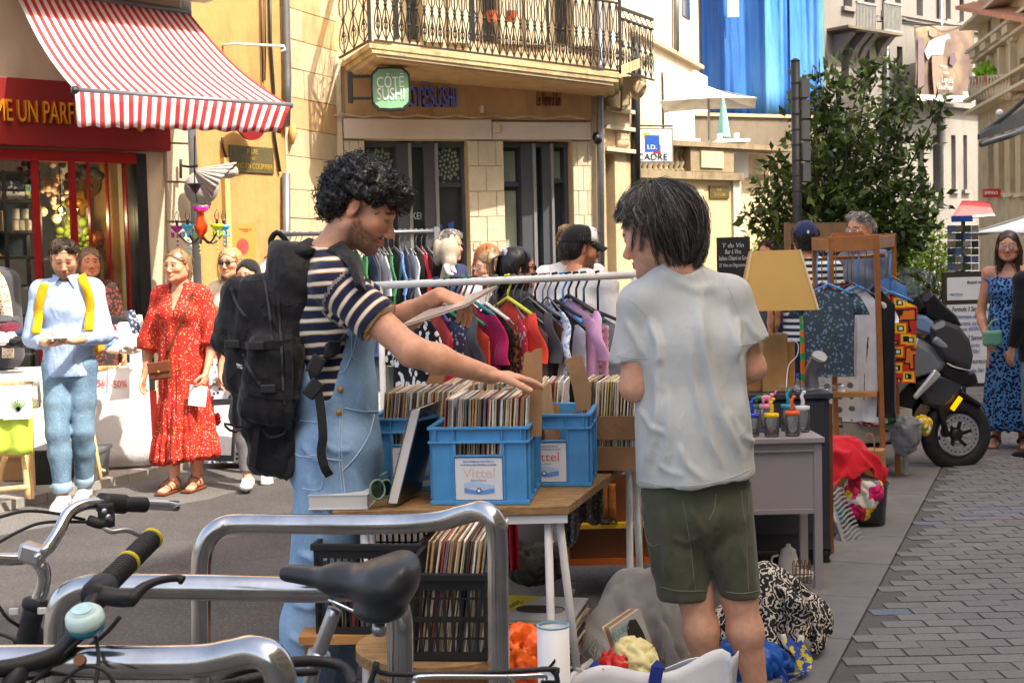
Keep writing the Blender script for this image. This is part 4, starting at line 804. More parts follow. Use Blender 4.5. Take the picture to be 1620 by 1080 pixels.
for i,(px,py,H_,rr,lab)in enumerate(((1215,372,.7,.30,'bright green shrub below the terrace house'),(1465,385,.8,.36,'bright green shrub beside the postcard stand'),(1290,395,.6,.3,'bright green shrub behind the wooden clothes rack'),(1440,330,.9,.34,'sunlit shrub behind the laurel tree'))):
 D2=15.5+i*.4; q=P(px,py,D2); cc=V3(q[0],q[1],.02); lean2=[((j-2)*.14,q[2]-.1+random.uniform(-.15,.2),rr)for j in range(5)]
 shrub('green_shrub',lab,cc,1,20+i,lean2,M_leafb,.06,90)
# PEOPLE (continuous bodies, clothes and hair as children)
def skinmat(name,c):
 t=NT(name); o=t.co(); b=t.attr('tint').outputs['Color']
 col=t.mix(1.0,b,t.ramp(t.noise(o,38,5),[(.3,(.86,.8,.78)),(.7,(1.08,1.02,1.0))]),'MULTIPLY')
 t.bump(t.noise(o,420,3),.12,.003); t.b.inputs['Subsurface Weight'].default_value=.12; t.b.inputs['Subsurface Radius'].default_value=(.012,.005,.003)
 t.b.inputs['Subsurface Scale'].default_value=.6
 return t.out(col,.48,0,.4)
M_skin=skinmat('skin',(1,1,1))
def hairmat(n,c,rough=.38):
 if n in MATS:return MATS[n]
 t=NT(n); o=t.co(); col=t.ramp(t.noise(o,60,4),[(.3,tuple(x*.55 for x in c)),(.7,tuple(x*1.5 for x in c))]); MATS[n]=t.out(col,rough,0,.5); return t.m
M_eye=mat('eye_white',(.72,.7,.68),.2); M_iris=mat('eye_iris',(.03,.018,.01),.15); M_lens=mat('dark_lens',(.01,.01,.012),.06,spec=.8)
class Head:
 def __init__(s,c,fwd,up=(0,0,1),sc=1.0,fem=0):
  s.c=np.array(c,float); f=nrm(fwd); u=np.array(up,float); u=nrm(u-f*np.dot(u,f)); s.x=np.cross(f,u); s.f=f; s.u=u; s.R=np.c_[s.x,f,u]; s.s=sc; s.fem=fem
 def w(s,x,y,z):return s.c+s.R@(V3(x,y,z)*s.s)
 def loc(s,V):return((V-s.c)@s.R)/s.s
def head_field(F,H,neck=None,nr=.058,detail=True):
 k=H.s; fm=H.fem; E=lambda c,r,kk=.03,op='add',R=None:F.ell(H.w(*c),np.array(r)*k,H.R if R is None else H.R@R,kk*k,op)
 C=lambda a,b,ra,rb,kk=.02:F.cap(H.w(*a),H.w(*b),np.array(ra)*k,np.array(rb)*k,H.x,kk*k)
 E((0,-.012,.036),(.077,.098,.088)); E((0,.030,-.005),(.064-.003*fm,.066,.088),.03)
 C((0,.022,-.052),(0,.058,-.088),(.054-.007*fm,.05),(.030-.005*fm,.028),.03); E((0,.076,-.098),(.020-.003*fm,.016,.016-.002*fm),.022)
 for s in(-1,1):
  E((s*.044,.060,-.022),(.024,.022,.02),.03); C((s*.058,.0,-.05),(s*.036,.052,-.082),(.022,.03),(.018,.02),.03)
  if detail:
   E((s*.031,.100,.006),(.0175,.016,.0115),.013,'sub'); E((s*.031,.0775,.005),(.0155,.0145,.0125),.004)
  E((s*.080,-.010,-.004),(.009,.019,.031),.008,R=np.array(Matrix.Rotation(s*-.35,3,'Z')@Matrix.Rotation(-.15,3,'X')))
  if detail:E((s*.091,-.006,.002),(.006,.010,.017),.004,'sub'); E((s*.0125,.100,-.040),(.0085,.010,.0075),.007)
 C((-.036,.083,.024),(.036,.083,.024),(.008,.009),(.008,.009),.016)
 C((0,.085,.012),(0,.113-.004*fm,-.032),(.0075,.008),(.0115-.002*fm,.012-.002*fm),.012)
 if detail:
  C((-.021,.088,-.0625),(.021,.088,-.0625),(.005,.005),(.005,.005),.006); E((0,.095,-.0605),(.013,.007,.0055),.006); E((0,.0925,-.0725),(.0165,.0075,.0065),.006); E((0,.1,-.0665),(.02,.006,.0018),.003,'sub')
 if neck is not None:F.cap(H.w(0,-.02,-.055),neck,(nr*.95,nr*1.0),(nr*1.02,nr*.98),H.x,.035)
def face_tint(V,H,skin,beard=0,beardc=(.02,.013,.009),brow=(.02,.014,.01),lips=None):
 L=H.loc(V); x,y,z=L.T; c=np.tile(np.array(skin),(len(V),1)); ax=np.abs(x)
 near=(np.linalg.norm(L,axis=1)<.16)
 def mixc(m,col,a):m=np.clip(m,0,1)[:,None]*a; c[:]=c*(1-m)+np.array(col)*m
 g=lambda d,s:np.exp(-(d/s)**2)
 red=(skin[0]*1.08,skin[1]*.72,skin[2]*.66)
 mixc(near*(g(ax-.05,.025)*g(z+.03,.025)*(y>.03)),red,.5); mixc(near*g(x,.02)*g(z+.035,.014)*(y>.09),red,.55); mixc(near*(ax>.072)*(z<.04)*(z>-.05),red,.5)
 if beard:
  lim=-.035-.0+.35*np.maximum(0,.06-y)*0; m=near*(z>-.14)*np.clip((-.034-z-.45*np.clip(y-.05,0,.05)+1.1*np.clip(.04-y,0,.06))/.016,0,1)*np.clip((y+.008)/.016,0,1)
  side=near*g(y-.012,.016)*np.clip((.03-z)/.02,0,1)*np.clip((z+.09)/.02,0,1)*(ax>.045)
  mous=near*g(z+.053,.006)*(ax<.032)*(y>.07)*(z<-.045); lipm=g(z+.066,.009)*(ax<.022)*(y>.08)
  nz=.75+.25*vnoise(V,(420,)*3,3); m=np.clip(np.maximum(np.maximum(m*(1-lipm),side),mous)*nz,0,1); mixc(m,beardc,beard)
 lp=lips or(skin[0]*.85,skin[1]*.45,skin[2]*.45); mixc(near*((np.abs(z+.0665)<.0125-.010*(ax/.024)**2)&(ax<.024)&(y>.082)),lp,.8)
 mixc(near*(np.abs(z-.0265-.004*np.sin(ax*80)+.12*np.clip(ax-.04,0,1))<.0042)*(ax>.011)*(ax<.05)*(y>.055),brow,.85)
 mixc(near*(np.abs(z-.0005)<.002)*(ax>.018)*(ax<.045)*(y>.07),(.03,.02,.015),.7)
 return c
def eyes(H,parent,op=1.0):
 mb=MB()
 for s in(-1,1):
  mb.m(0); mb.ball(H.w(s*.031,.0875,.004),V3(.0115,.0050,.0042*op)*H.s,12,8,H.R); mb.m(1); mb.ball(H.w(s*.031,.0905,.004),V3(.0056,.0032,.0044*op)*H.s,10,6,H.R)
  mb.tube([H.w(s*.018,.0915,.0055),H.w(s*.027,.0945,.0095*op+.001),H.w(s*.037,.0915,.0095*op+.001),H.w(s*.0455,.085,.005)],.0013*H.s,4)
 return mb.build('eyes',[M_eye,M_iris],parent,True)
def hand(Wp,d,nrm_,side,curl=(.4,.4,.45,.5),thumb=.5,sc=1.0,h=.0045,spread=.12,wr=None):
 """Wp wrist, d towards the fingers, nrm_ out of the palm, side +1 thumb lies along +cross(d,nrm)"""
 d=nrm(d); n=nrm(np.array(nrm_,float)-d*np.dot(nrm_,d)); t=np.cross(d,n)*side; S_=sc
 lo=Wp-.22*S_; F=Field(lo,Wp+.22*S_,h); k=.007
 Wp=np.array(Wp,float)
 if wr is not None:F.cap(wr,Wp,(.032*S_,.024*S_),(.028*S_,.020*S_),t,.01)
 F.cap(Wp,Wp+d*.05*S_,(.028*S_,.018*S_),(.036*S_,.016*S_),t,.015); F.cap(Wp+d*.05*S_,Wp+d*.083*S_,(.038*S_,.015*S_),(.040*S_,.012*S_),t,.012)
 for i,(off,L)in enumerate(((.028,.072),(.0095,.08),(-.0095,.074),(-.027,.058))):
  b=Wp+d*(.088-.006*abs(i-1))*S_+t*off*S_; a=curl[i]; cd=nrm(d+t*spread*(1.2-i*.8)); p=b-cd*.01*S_
  for j,fr in enumerate((.45,.32,.27)):
   ang=a*(.75+.35*j)if j else a*.7
   cd=nrm(cd*math.cos(ang)+n*math.sin(ang)); e=p+cd*L*fr*S_; r0=(.0098-.0008*j)*S_; F.cap(p,e,r0,r0*.93,t,.004 if j==0 else .003); p=e
   nn_=nrm(np.cross(t,cd)); n2=nn_ if np.dot(nn_,n)>0 else-nn_
 p=Wp+d*.025*S_+t*.024*S_; cd=nrm(d*.62+t*.78+n*.25)
 for j,(L,r)in enumerate(((.042,.0145),(.034,.0115),(.028,.0098))):
  e=p+cd*L*S_; F.cap(p,e,r*S_,r*.9*S_,t,.008); p=e; cd=nrm(cd+(d*.5-t*.45+n*.25)*thumb)
 return F.mesh()
class Body:
 def __init__(s,pos,yaw,ht=1.75,fem=0,build=1.0,lean=0.0):
  """pos ground point; yaw = facing angle (0 faces the camera, + turns to picture right)"""
  s.p=np.array(pos,float); s.k=ht/1.76; s.fem=fem; s.b=build
  s.f=V3(math.sin(yaw),-math.cos(yaw),0); s.r=np.cross(s.f,(0,0,1)); k=s.k; J=s.J={}
  q=lambda x,y,z:s.p+s.r*x*k+s.f*(y+lean*max(0,z-.9))*k+V3(0,0,z*k); s.q=q
  J['hip']=q(0,0,.95); J['waist']=q(0,.0,1.10); J['chest']=q(0,.0,1.30); J['neck']=q(0,-.015,1.485); J['head']=q(0,.03,1.635)
  for sd,n in((1,'R'),(-1,'L')):
   J['sh'+n]=q(sd*(.178-.022*fem)*build,-.01,1.425); J['el'+n]=q(sd*(.235-.02*fem),-.03,1.13); J['wr'+n]=q(sd*(.245-.01*fem),.05,.885)
   J['hj'+n]=q(sd*.09,0,.93); J['kn'+n]=q(sd*.095,.015,.50); J['an'+n]=q(sd*.10,-.03,.085); J['toe'+n]=q(sd*.125,.14,.03)
  s.H=Head(J['head'],s.f,sc=k*.98,fem=fem)
 def head(s,c,fwd,up=(0,0,1),sc=None):s.H=Head(c,fwd,up,sc or s.k*.98,s.fem); return s
 def bounds(s,pad=.16):
  A=np.array(list(s.J.values())+[s.H.c]); return A.min(0)-pad,A.max(0)+pad
 def torso(s,F,i=0.0,k=.05,hips=True):
  J=s.J; K=s.k; b=s.b; fm=s.fem; r=lambda x,y:((x*b+i)*1.0*K,(y*b+i)*K); sd=J['shR']-J['shL']
  if hips:F.cap(J['hip']-V3(0,0,.03*K),J['waist'],r(.150+.012*fm,.108),r(.132-.016*fm,.098),sd,k)
  F.cap(J['waist'],J['chest'],r(.134-.016*fm,.100),r(.152-.014*fm,.112-.004*fm),sd,k)
  top=J['neck']*.45+J['chest']*.55; F.cap(J['chest'],top,r(.150-.014*fm,.110),r(.128-.01*fm,.085),sd,k)
  F.cap(J['shL'],J['shR'],(.056*K+i*K)*1.0,.056*K+i*K,sd,k); F.cap(J['neck']-V3(0,0,.005),(J['shL']*.7+J['neck']*.3)-V3(0,0,.01),.05*K+i*.7*K,.045*K+i*.7*K,(0,1,0),k); F.cap(J['neck']-V3(0,0,.005),(J['shR']*.7+J['neck']*.3)-V3(0,0,.01),.05*K+i*.7*K,.045*K+i*.7*K,(0,1,0),k)
  if fm:
   for q in(-1,1):F.ell(J['chest']+s.r*q*.07*K+s.f*.085*K+V3(0,0,-.005),(.062*K+i*.5,.06*K+i*.5,.065*K+i*.5),None,.04)
 def arm(s,F,n,i=0.0,f0=0.0,f1=1.0,k=.03,part='both',flare=0.0):
  J=s.J; K=s.k*(.86 if s.fem else 1); a,e,w_=J['sh'+n],J['el'+n],J['wr'+n]
  if part in('both','upper'):u1=min(1,f1*2); F.cap(a,a+(e-a)*u1,.054*K+i,(.054-(.054-.043)*u1)*K+i+flare,s.f,k)
  if part in('both','fore')and f1>.5:u1=(f1-.5)*2; m=e+(w_-e)*min(.3,u1); F.cap(e,m,.041*K+i,.043*K+i,s.f,k); (u1>.3)and F.cap(m,e+(w_-e)*u1,(.043*K+i,.041*K+i),(.029*K+i+flare,.025*K+i+flare),s.f,k)
 def leg(s,F,n,i=0.0,part='both',k=.03,i2=None,end=1.0):
  J=s.J; K=s.k; i2=i if i2 is None else i2
  h,kn,an=J['hj'+n],J['kn'+n],J['an'+n]
  F.cap(h,h*.45+kn*.55,(.088*s.b*K+i,.092*K+i),(.070*K+i,.072*K+i),s.r,k); F.cap(h*.45+kn*.55,kn,.070*K+i,(.053*K+i2),s.r,k)
  if part=='both':
   m=kn*.68+an*.32; F.cap(kn,m-s.f*.012,.052*K+i2,(.054*K+i2,.057*K+i2),s.r,k); F.cap(m-s.f*.012,m+(an-m)*end,(.054*K+i2,.057*K+i2),((.034+.02*(1-end))*K+i2,(.036+.02*(1-end))*K+i2),s.r,k)
 def foot(s,F,n,i=0.0):
  J=s.J; K=s.k; F.cap(J['an'+n]-V3(0,0,.03)*K,J['toe'+n],(.034*K+i,.036*K+i),(.042*K+i,.024*K+i),s.r,.03); F.ell(J['an'+n]-s.f*.025*K-V3(0,0,.045*K),(.033*K+i,)*3,None,.03)
 def body(s,label,h=.012,hh=.006,skin=S(206,150,118),hands=None,group=None,tintkw={},detail=True,hnr=.056,legs=True,cat='person'):
  lo,hi=s.bounds(); F=Field(lo,hi,h); s.torso(F,-.004)
  for n in 'LR':
   s.arm(F,n,0,k=.03);
   if legs:s.leg(F,n); s.foot(F,n,-.004)
  F.cap(s.H.w(0,-.02,-.055),s.J['neck'],hnr*s.k*.93,hnr*s.k,s.r,.035); F.ell(s.H.c,(.05,)*3,None,.02)
  parts=[F.mesh()]
  c=s.H.c; F=Field(c-.19*s.H.s,c+.19*s.H.s,hh); head_field(F,s.H,s.J['neck'],hnr*s.k,detail); parts.append(F.mesh())
  for n in 'LR':
   kw=dict((hands or{}).get(n,{})); J=s.J; d=kw.pop('d',nrm(J['wr'+n]-J['el'+n])); pn=kw.pop('n',-s.r*(1 if n=='R' else-1)); sd=kw.pop('side',None)
   if sd is None:sd=1 if np.dot(np.cross(d,nrm(pn)),s.f)>0 else-1
   parts.append(hand(J['wr'+n],d,pn,sd,sc=s.k*(.92 if s.fem else 1.02),wr=J['wr'+n]-(J['wr'+n]-J['el'+n])*.2,h=kw.pop('h',.006),**kw))
  V,Q=join(parts); c=face_tint(V,s.H,skin,**tintkw)
  o=soft('person',V,Q,M_skin,None,{'tint':c},org=(float(s.p[0]),float(s.p[1]),0.0)); tag(o,label,cat,group); s.o=o; return o
 def cloth(s,name,F,mt,fold=.004,freq=(14,14,6),seed=1,rel=1,attrs=None,parent=None):
  V,Q=F.mesh(); V=relax(V,Q,rel)if rel else V
  if fold:
   N=vnormals(V,Q); V=V+N*(fold*vnoise(V,freq,seed)+fold*.5*vnoise(V,tuple(2.4*x for x in freq),seed+5))[:,None]
  A=attrs(V)if attrs else None
  return soft(name,V,Q,mt,parent or s.o,A)
 def along(s,V):
  """garment coordinate: metres down the torso, or along the sleeve"""
  J=s.J; ax=nrm(J['neck']-J['hip']); t=(V-J['hip'])@ax; out=t.copy()
  for n in 'LR':
   a,e=J['sh'+n],J['el'+n]; u=nrm(e-a); side=(V-a)@nrm(a-J['shL' if n=='R' else 'shR']); L=(V-a)@u
   d=np.linalg.norm((V-a)-L[:,None]*u,axis=1); tx=np.linalg.norm((V-J['hip'])-t[:,None]*ax,axis=1)
   m=(L>.03)&(d<.098)&(tx>.118)
   out=np.where(m,-L+.31,out)
  return{'along':out}
 def field(s,h=.011,pad=.2):lo,hi=s.bounds(pad); return Field(lo,hi,h)
 def shirt(s,mt,i=.014,sleeve=.42,hem=.93,name='shirt',h=.011,fold=.004,flare=.012,neckr=.066,neckdrop=0.0,hemflare=0,kw={},vneck=0,hemplane=None,seed=1,sk=None):
  F=s.field(h); s.torso(F,i,.05); J=s.J; K=s.k
  if hem<.95:F.cap(J['waist'],V3(*(J['hip'][:2]),J['hip'][2]-.12),(.138*s.b*K+i,.105*K+i),((.165+.012*s.fem)*s.b*K+i+hemflare,.122*K+i+hemflare),s.r,.06)
  F.plane((0,0,hem*K)if hemplane is None else hemplane[0],(0,0,-1)if hemplane is None else hemplane[1])
  if sleeve>0:
   for n in 'LR':
    F2=F.like(); s.arm(F2,n,i*.9,f1=sleeve,k=.035,flare=flare)
    if sleeve<.97:
     a,e,w_=J['sh'+n],J['el'+n],J['wr'+n]; u=nrm(e-a)if sleeve<=.5 else nrm(w_-e); p=a+(e-a)*sleeve*2 if sleeve<=.5 else e+(w_-e)*(sleeve-.5)*2
     sl,g=F2 .sl(p-.15,p+.15); d=sum((g[i_]-p[i_])*u[i_]for i_ in range(3)); F2 .F[sl]=np.maximum(F2 .F[sl],d)
    F.F=smin(F.F,F2 .F,.03)
  nk=J['neck']; hd=s.H.w(0,-.03,-.10); up=nrm(hd-nk); F.cap(nk-up*.01+s.f*neckdrop,nk+up*.2,neckr*K,neckr*K*1.05,s.r,.01,'sub')
  if vneck:F.cap(nk+s.f*.07*K,J['chest']+s.f*.16*K+V3(0,0,(.06-vneck)*K),.062*K,.012*K,s.r,.005,'sub')
  s.sf=F; return s.cloth(name,F,mt,fold,attrs=s.along,seed=seed,**kw)
 def trousers(s,mt,i=.018,i2=.02,end=.97,top=1.02,name='trousers',h=.011,fold=.004,short=None,cuff=None,seed=4,freq=(14,14,8)):
  F=s.field(h); J=s.J; K=s.k; sd=s.r
  F.cap(J['hip']-V3(0,0,.05*K),J['hip']+V3(0,0,.10*K),(.152*s.b*K+i,.112*K+i),(.138*s.b*K+i*.8,.104*K+i*.8),sd,.04)
  for n in 'LR':
   s.leg(F,n,i,'both',.025,i2,end)
   if short:F.cap(J['hj'+n],J['kn'+n]*.98,.095*s.b*K+i,.07*K+i2*2.2,sd,.03)
  F.plane((0,0,top*K),(0,0,1))
  if short:F.plane((0,0,short*K),(0,0,-1))
  else:
   for n in 'LR':
    a,b=J['kn'+n],J['an'+n]; p=a+(b-a)*end; u=nrm(b-a); sl,g=F.sl(p-.12,p+.12); d=sum((g[i_]-p[i_])*u[i_]for i_ in range(3)); F.F[sl]=np.maximum(F.F[sl],d)
  o=s.cloth(name,F,mt,fold,freq,seed=seed)
  if cuff:
   for n in 'LR':
    a,b=J['kn'+n],J['an'+n]; p=a+(b-a)*end; u=nrm(b-a); r=(.036+.02*(1-end))*K+i2+.006; MB().lathe([(r,-.045),(r+.005,-.04),(r+.006,.0),(r,.004),(r-.008,0),(r-.008,-.04)],p,20,u).build('cuff',cuff,o,True)
  return o
 def shoes(s,mt,sole=None,h=.008,i=.009,name='shoe'):
  for n in 'LR':
   J=s.J; F=Field(J['an'+n]-.2,J['an'+n]+.2,h); s.foot(F,n,i); F.cap(J['an'+n]-V3(0,0,.03),J['an'+n]-V3(0,0,.0),.04*s.k+i*.5,.038*s.k+i*.5,s.r,.02); F.plane((0,0,s.p[2]+.004),(0,0,-1)); F.plane(J['an'+n]+V3(0,0,.005)*s.k,(0,0,1)); o=s.cloth(name,F,mt,0)
   if sole:
    F=Field(J['an'+n]-.2,J['an'+n]+.2,h); s.foot(F,n,i+.004); F.plane((0,0,s.p[2]),(0,0,-1)); F.plane((0,0,s.p[2]+.028),(0,0,1)); s.cloth('sole',F,sole,0,parent=o)
 def haircap(s,mt,grow=.010,low=.0,back=-.07,fringe=.055,name='hair',h=.007,fold=.003,long=None,top=0.0,seed=2,vol=1.0):
  H=s.H; k=H.s; F=Field(H.c-.30*k-V3(0,0,.35 if long else 0),H.c+.25*k,h)
  F.ell(H.w(0,-.014,.036),(np.array((.079,.100,.090))+grow*vol)*k,H.R,.02); F.ell(H.w(0,-.035,-.02),(np.array((.070,.072,.075))+grow*vol)*k,H.R,.03)
  if top:F.ell(H.w(0,-.0,.10),V3(.06,.08,.035+top)*k,H.R,.04)
  F.plane(H.w(0,.0,back),-H.u*1.0+H.f*-.0);
  g=F.sl(F.lo,F.lo+F.h*(F.n-1))[1]; q=np.stack([a.ravel()for a in g],1); L=H.loc(q); x,y,z=L.T
  face=np.minimum(y-(.035+low),fringe+.35*(-(np.abs(x))+.05)*0-z+.018*np.cos(x*45)); face=np.where((np.abs(x)>.05)&(z<fringe),np.maximum(face,np.minimum(y-.0,.02-z+.0)),face)
  F.F=np.maximum(F.F,(face*k).reshape(F.F.shape).astype(np.float32))
  if long:
   for(a,b,r0,r1)in long:F.cap(a,b,r0,r1,H.x,.03)
  return s.cloth(name,F,mt,fold,(40,40,16),seed)
 def strands(s,mt,roots,name='hair_strands',r=.0022,seg=6,parent=None,n=3):
  mb=MB()
  for path in roots:mb.tube(path,[r*(1-.55*i/(len(path)-1))for i in range(len(path))],n,caps=False)
  return mb.build(name,mt,parent or s.o,True)
def proj(V):
 q=(V-V3(0,0,CAMH))@CMn; return np.c_[810-FPX*q[:,0]/q[:,2],540+FPX*q[:,1]/q[:,2]]
def crease(V,N,L):
 """cloth folds: each (pixel polyline on the cloth, height m, half width px)"""
 p=proj(V); front=(N[:,1]<.1); o=np.zeros(len(V))
 for pts,a,w_ in L:
  best=np.full(len(V),1e9); sg=np.zeros(len(V)); tt=np.zeros(len(V)); n=len(pts)-1
  for i in range(n):
   A,B=np.array(pts[i],float),np.array(pts[i+1],float); d=B-A; l2=d@d; t=np.clip(((p-A)@d)/l2,0,1); r=p-A-t[:,None]*d; ds=np.linalg.norm(r,axis=1); m=ds<best; best[m]=ds[m]; sg[m]=np.sign(d[0]*r[m,1]-d[1]*r[m,0]); tt[m]=(i+t[m])/n
  x=sg*best/w_; o+=front*a*(np.exp(-x**2)+1.1*x*np.exp(-x**2))*np.clip(np.minimum(tt,1-tt)*5+.05,0,1)
 return V+N*o[:,None]
def ribbon(pts,wd,th,side,n=None):
 mb=MB(); pts=[np.array(p,float)for p in pts]; N=len(pts)
 sd=side if isinstance(side,list)else[side]*N; L=[]
 for i,p in enumerate(pts):
  d=nrm(pts[min(i+1,N-1)]-pts[max(i-1,0)]); x=np.array(sd[i],float); x=nrm(x-d*np.dot(x,d)); y=np.cross(d,x); L.append([p+x*wd/2*a+y*th/2*b for a,b in((-1,-1),(1,-1),(1,1),(-1,1))])
 vs=[v for l in L for v in l]; f=[(i*4+k,i*4+(k+1)%4,(i+1)*4+(k+1)%4,(i+1)*4+k)for i in range(N-1)for k in range(4)]+[(3,2,1,0),tuple((N-1)*4+k for k in range(4))]
 return mb.add(vs,f)
def spline(pts,n=24):
 pts=[np.array(p,float)for p in pts]; P_=[2*pts[0]-pts[1]]+pts+[2*pts[-1]-pts[-2]]; o=[]; m=len(pts)-1
 for i in range(n+1):
  t=i/n*m; j=min(int(t),m-1); u=t-j; a,b,c,d=P_[j:j+4]; o.append(.5*((2*b)+(-a+c)*u+(2*a-5*b+4*c-d)*u*u+(-a+3*b-3*c+d)*u**3))
 return o
# MAN IN DENIM OVERALLS
def stripes_mat():
 t=NT('navy_striped_jersey'); o=t.co(); a=t.attr('along').outputs['Fac']; a=t.math('ADD',a,t.math('MULTIPLY',t.noise(o,9,2),.012))
 f=t.math('FRACT',t.math('MULTIPLY',a,1/.0385)); navy=S(32,40,66)
 col=t.ramp(f,[(0,navy),(.60,navy),(.615,S(206,160,70)),(.68,S(206,160,70)),(.70,S(226,224,220)),(.92,S(226,224,220)),(.94,S(206,160,70)),(.985,S(206,160,70)),(1,navy)])
 t.bump(t.math('ADD',t.math('MULTIPLY',t.noise(o,800,2),.3),t.noise(t.mp(o,(1,1,.5)),24,4)),.3,.008); return t.out(col,.9,0,.2,sheen=.15)
def denim(name,a,b,seam=(.75,.8,.85)):
 t=NT(name); o=t.co(); f=t.noise(o,5,7,.65); w_=t.n('TexWave',Vector=t.mp(o,(1,1,1),(.5,.3,.78)),Scale=260.0,Distortion=1.5).outputs[0]
 col=t.ramp(f,[(.3,a),(.72,b)]); col=t.mix(t.math('MULTIPLY',w_,.16),col,(.55,.63,.7)); col=t.mix(t.math('MULTIPLY',t.ramp(t.noise(o,90,3),[(.5,(0,0,0)),(.8,(1,1,1))]),.35),col,(.5,.6,.7))
 t.bump(t.math('ADD',t.math('MULTIPLY',w_,.25),t.noise(t.mp(o,(1,1,.6)),22,5)),.22,.008); return t.out(col,.9,0,.2)
M_stripe=stripes_mat(); M_denim=denim('light_denim',S(96,136,178),S(146,184,216)); M_seam=mat('denim_stitch',S(176,200,220),.9)
M_jean=denim('washed_jeans',S(58,92,118),S(110,148,172)); M_nyl=fabric('black_nylon',(.012,.012,.014),.3,500,.6,.5); M_web=fabric('black_webbing',(.016,.016,.018),.2,300,.75,.5); M_buck=mat('black_buckle',(.02,.021,.022),.3)
DA=4.35
A=Body(P(535,690,DA)*V3(1,1,0),R_(90),1.83)
def setj(B,**kw):
 for k,(x,y,D)in kw.items():B.J[k]=P(x,y,D)
setj(A,hip=(537,700,DA),waist=(530,615,DA),chest=(522,512,DA),neck=(515,408,DA),shR=(528,447,4.17),shL=(520,440,4.52),elR=(652,556,4.08),wrR=(778,594,4.16),elL=(628,512,4.62),wrL=(697,466,4.50),hjR=(533,712,4.26),hjL=(540,712,4.45),knR=(508,920,4.24),knL=(540,915,4.46),anR=(476,1112,4.24),anL=(520,1095,4.50),toeR=(545,1145,4.22),toeL=(590,1115,4.46))
for n in 'LR':A.J['an'+n][2]=.085; A.J['toe'+n][2]=.03
hdir=V3(math.cos(R_(26)),-.10,-math.sin(R_(26))); A.head(P(573,333,DA-.02),hdir,V3(.5,0,1),1.07)
skA=S(222,168,136)
A.body('curly haired man in denim overalls and striped shirt leafing through records',.009,.0035,skA,hands={'R':dict(d=V3(1,.25,-.12),n=V3(0,0,-1),curl=(.15,.2,.22,.25),thumb=.3,h=.0045),'L':dict(d=V3(.9,-.25,-.35),n=V3(0,.2,-1),curl=(1.0,1.05,1.1,1.15),thumb=.9,h=.0045)},tintkw=dict(beard=.86,beardc=(.03,.019,.013)))
eyes(A.H,A.o,.35)
A.shirt(M_stripe,.014,.30,.98,'striped_shirt',.008,.0035,.016,neckr=.06,kw=dict(rel=2))
F=A.field(.009); A.torso(F,.024,.05); J=A.J; K=A.k
F.cap(J['hip']-V3(0,0,.08),J['waist'],(.160,.135),(.142,.118),A.r,.04); F.ell(J['hip']+V3(-.05,0,-.06),(.12,.15,.14),None,.05)
for n in 'LR':A.leg(F,n,.032,'both',.03,.036,1.0); F.cap(J['hj'+n],J['kn'+n]+V3(-.01,0,0),.115,.098,A.r,.03); F.cap(J['kn'+n],J['an'+n],.098,.088,A.r,.03)
g=F.sl(F.lo,F.lo+F.h*(F.n-1))[1]; yl=g[0]-(J['waist'][0]+(g[2]-J['waist'][2])*(J['chest'][0]-J['waist'][0])/(J['chest'][2]-J['waist'][2])-.005)
zt0=J['waist'][2]-.02; keep=zt0+3.2*np.maximum(0,yl-.012)**1.0*1.0+np.where(yl>.012,.0,0); keepb=zt0+4.2*np.maximum(0,-yl-.035); lim=np.maximum(np.minimum(keep,J['chest'][2]+.035),np.minimum(keepb,J['chest'][2]+.10))
F.F=np.maximum(F.F,(g[2]-lim).astype(np.float32)*.5)
for n in 'LR':F.plane((0,0,.05),(0,0,-1))
V,Q=F.mesh(); V=relax(V,Q,2); N=vnormals(V,Q); V=V+N*(.004*vnoise(V,(13,13,7),3))[:,None]
V=crease(V,N,[([(500,690),(530,712),(560,708)],.008,5),([(478,700),(500,725),(520,730)],.009,5),([(560,740),(575,780),(578,830)],.009,6),([(500,770),(520,800),(525,850)],.008,6),([(470,870),(500,885),(525,880)],.010,6),([(462,950),(490,960),(510,950)],.010,6),([(458,1000),(480,1015),(500,1005)],.011,6),([(570,600),(575,640),(590,660)],.006,4),([(490,750),(500,790),(495,840)],.008,6)]); ov=soft('overalls',V,Q,M_denim,A.o)
def on_side(px,py,D0=4.0,B=None):
 return None
from mathutils.bvhtree import BVHTree
def bvh(o):
 me=o.data; v=np.empty(len(me.vertices)*3,np.float32); me.vertices.foreach_get('co',v); off=ORG[o.name]; v=v.reshape(-1,3)+off
 return BVHTree.FromPolygons([tuple(map(float,x))for x in v],[tuple(p.vertices)for p in me.polygons])
def hit(T,px,py,out=.003):
 d=ray(px,py); r=T.ray_cast((0,0,CAMH),tuple(d/np.linalg.norm(d)))
 return None if r[0]is None else np.array(r[0])+np.array(r[1])*out
T=bvh(ov); seam=MB()
for pts in([(541,640),(540,720),(545,780)],[(538,640),(536,720),(541,780)],[(486,722),(512,725),(541,728)],[(545,645),(570,650),(596,650)],[(541,745),(562,722),(582,690),(592,655)],[(474,665),(500,668),(516,672)],[(468,718),(480,722),(508,722),(512,755),(505,775),(480,772)],[(556,525),(556,560),(568,572)],[(520,565),(540,590),(556,560),(566,520)]):
 q=[hit(T,*p)for p in spline([V3(*p,0)for p in pts],14)for p in[p[:2]]]; q=[x for x in q if x is not None]
 if len(q)>2:seam.tube(q,.0018,4)
seam.build('stitching',M_seam,ov)
for px,py in((538,616),(536,652)):
 q=hit(T,px,py,.004)
 if q is not None:MB().lathe([(.001,0),(.009,0),(.009,.004),(.004,.006),(.001,.006)],q,12,(0,-1,0)).build('button',M_gold,ov,True)
H=A.H; ch=hairmat('curly_black_hair',(.008,.0065,.006),.35); F=Field(H.c-.26,H.c+.26,.008)
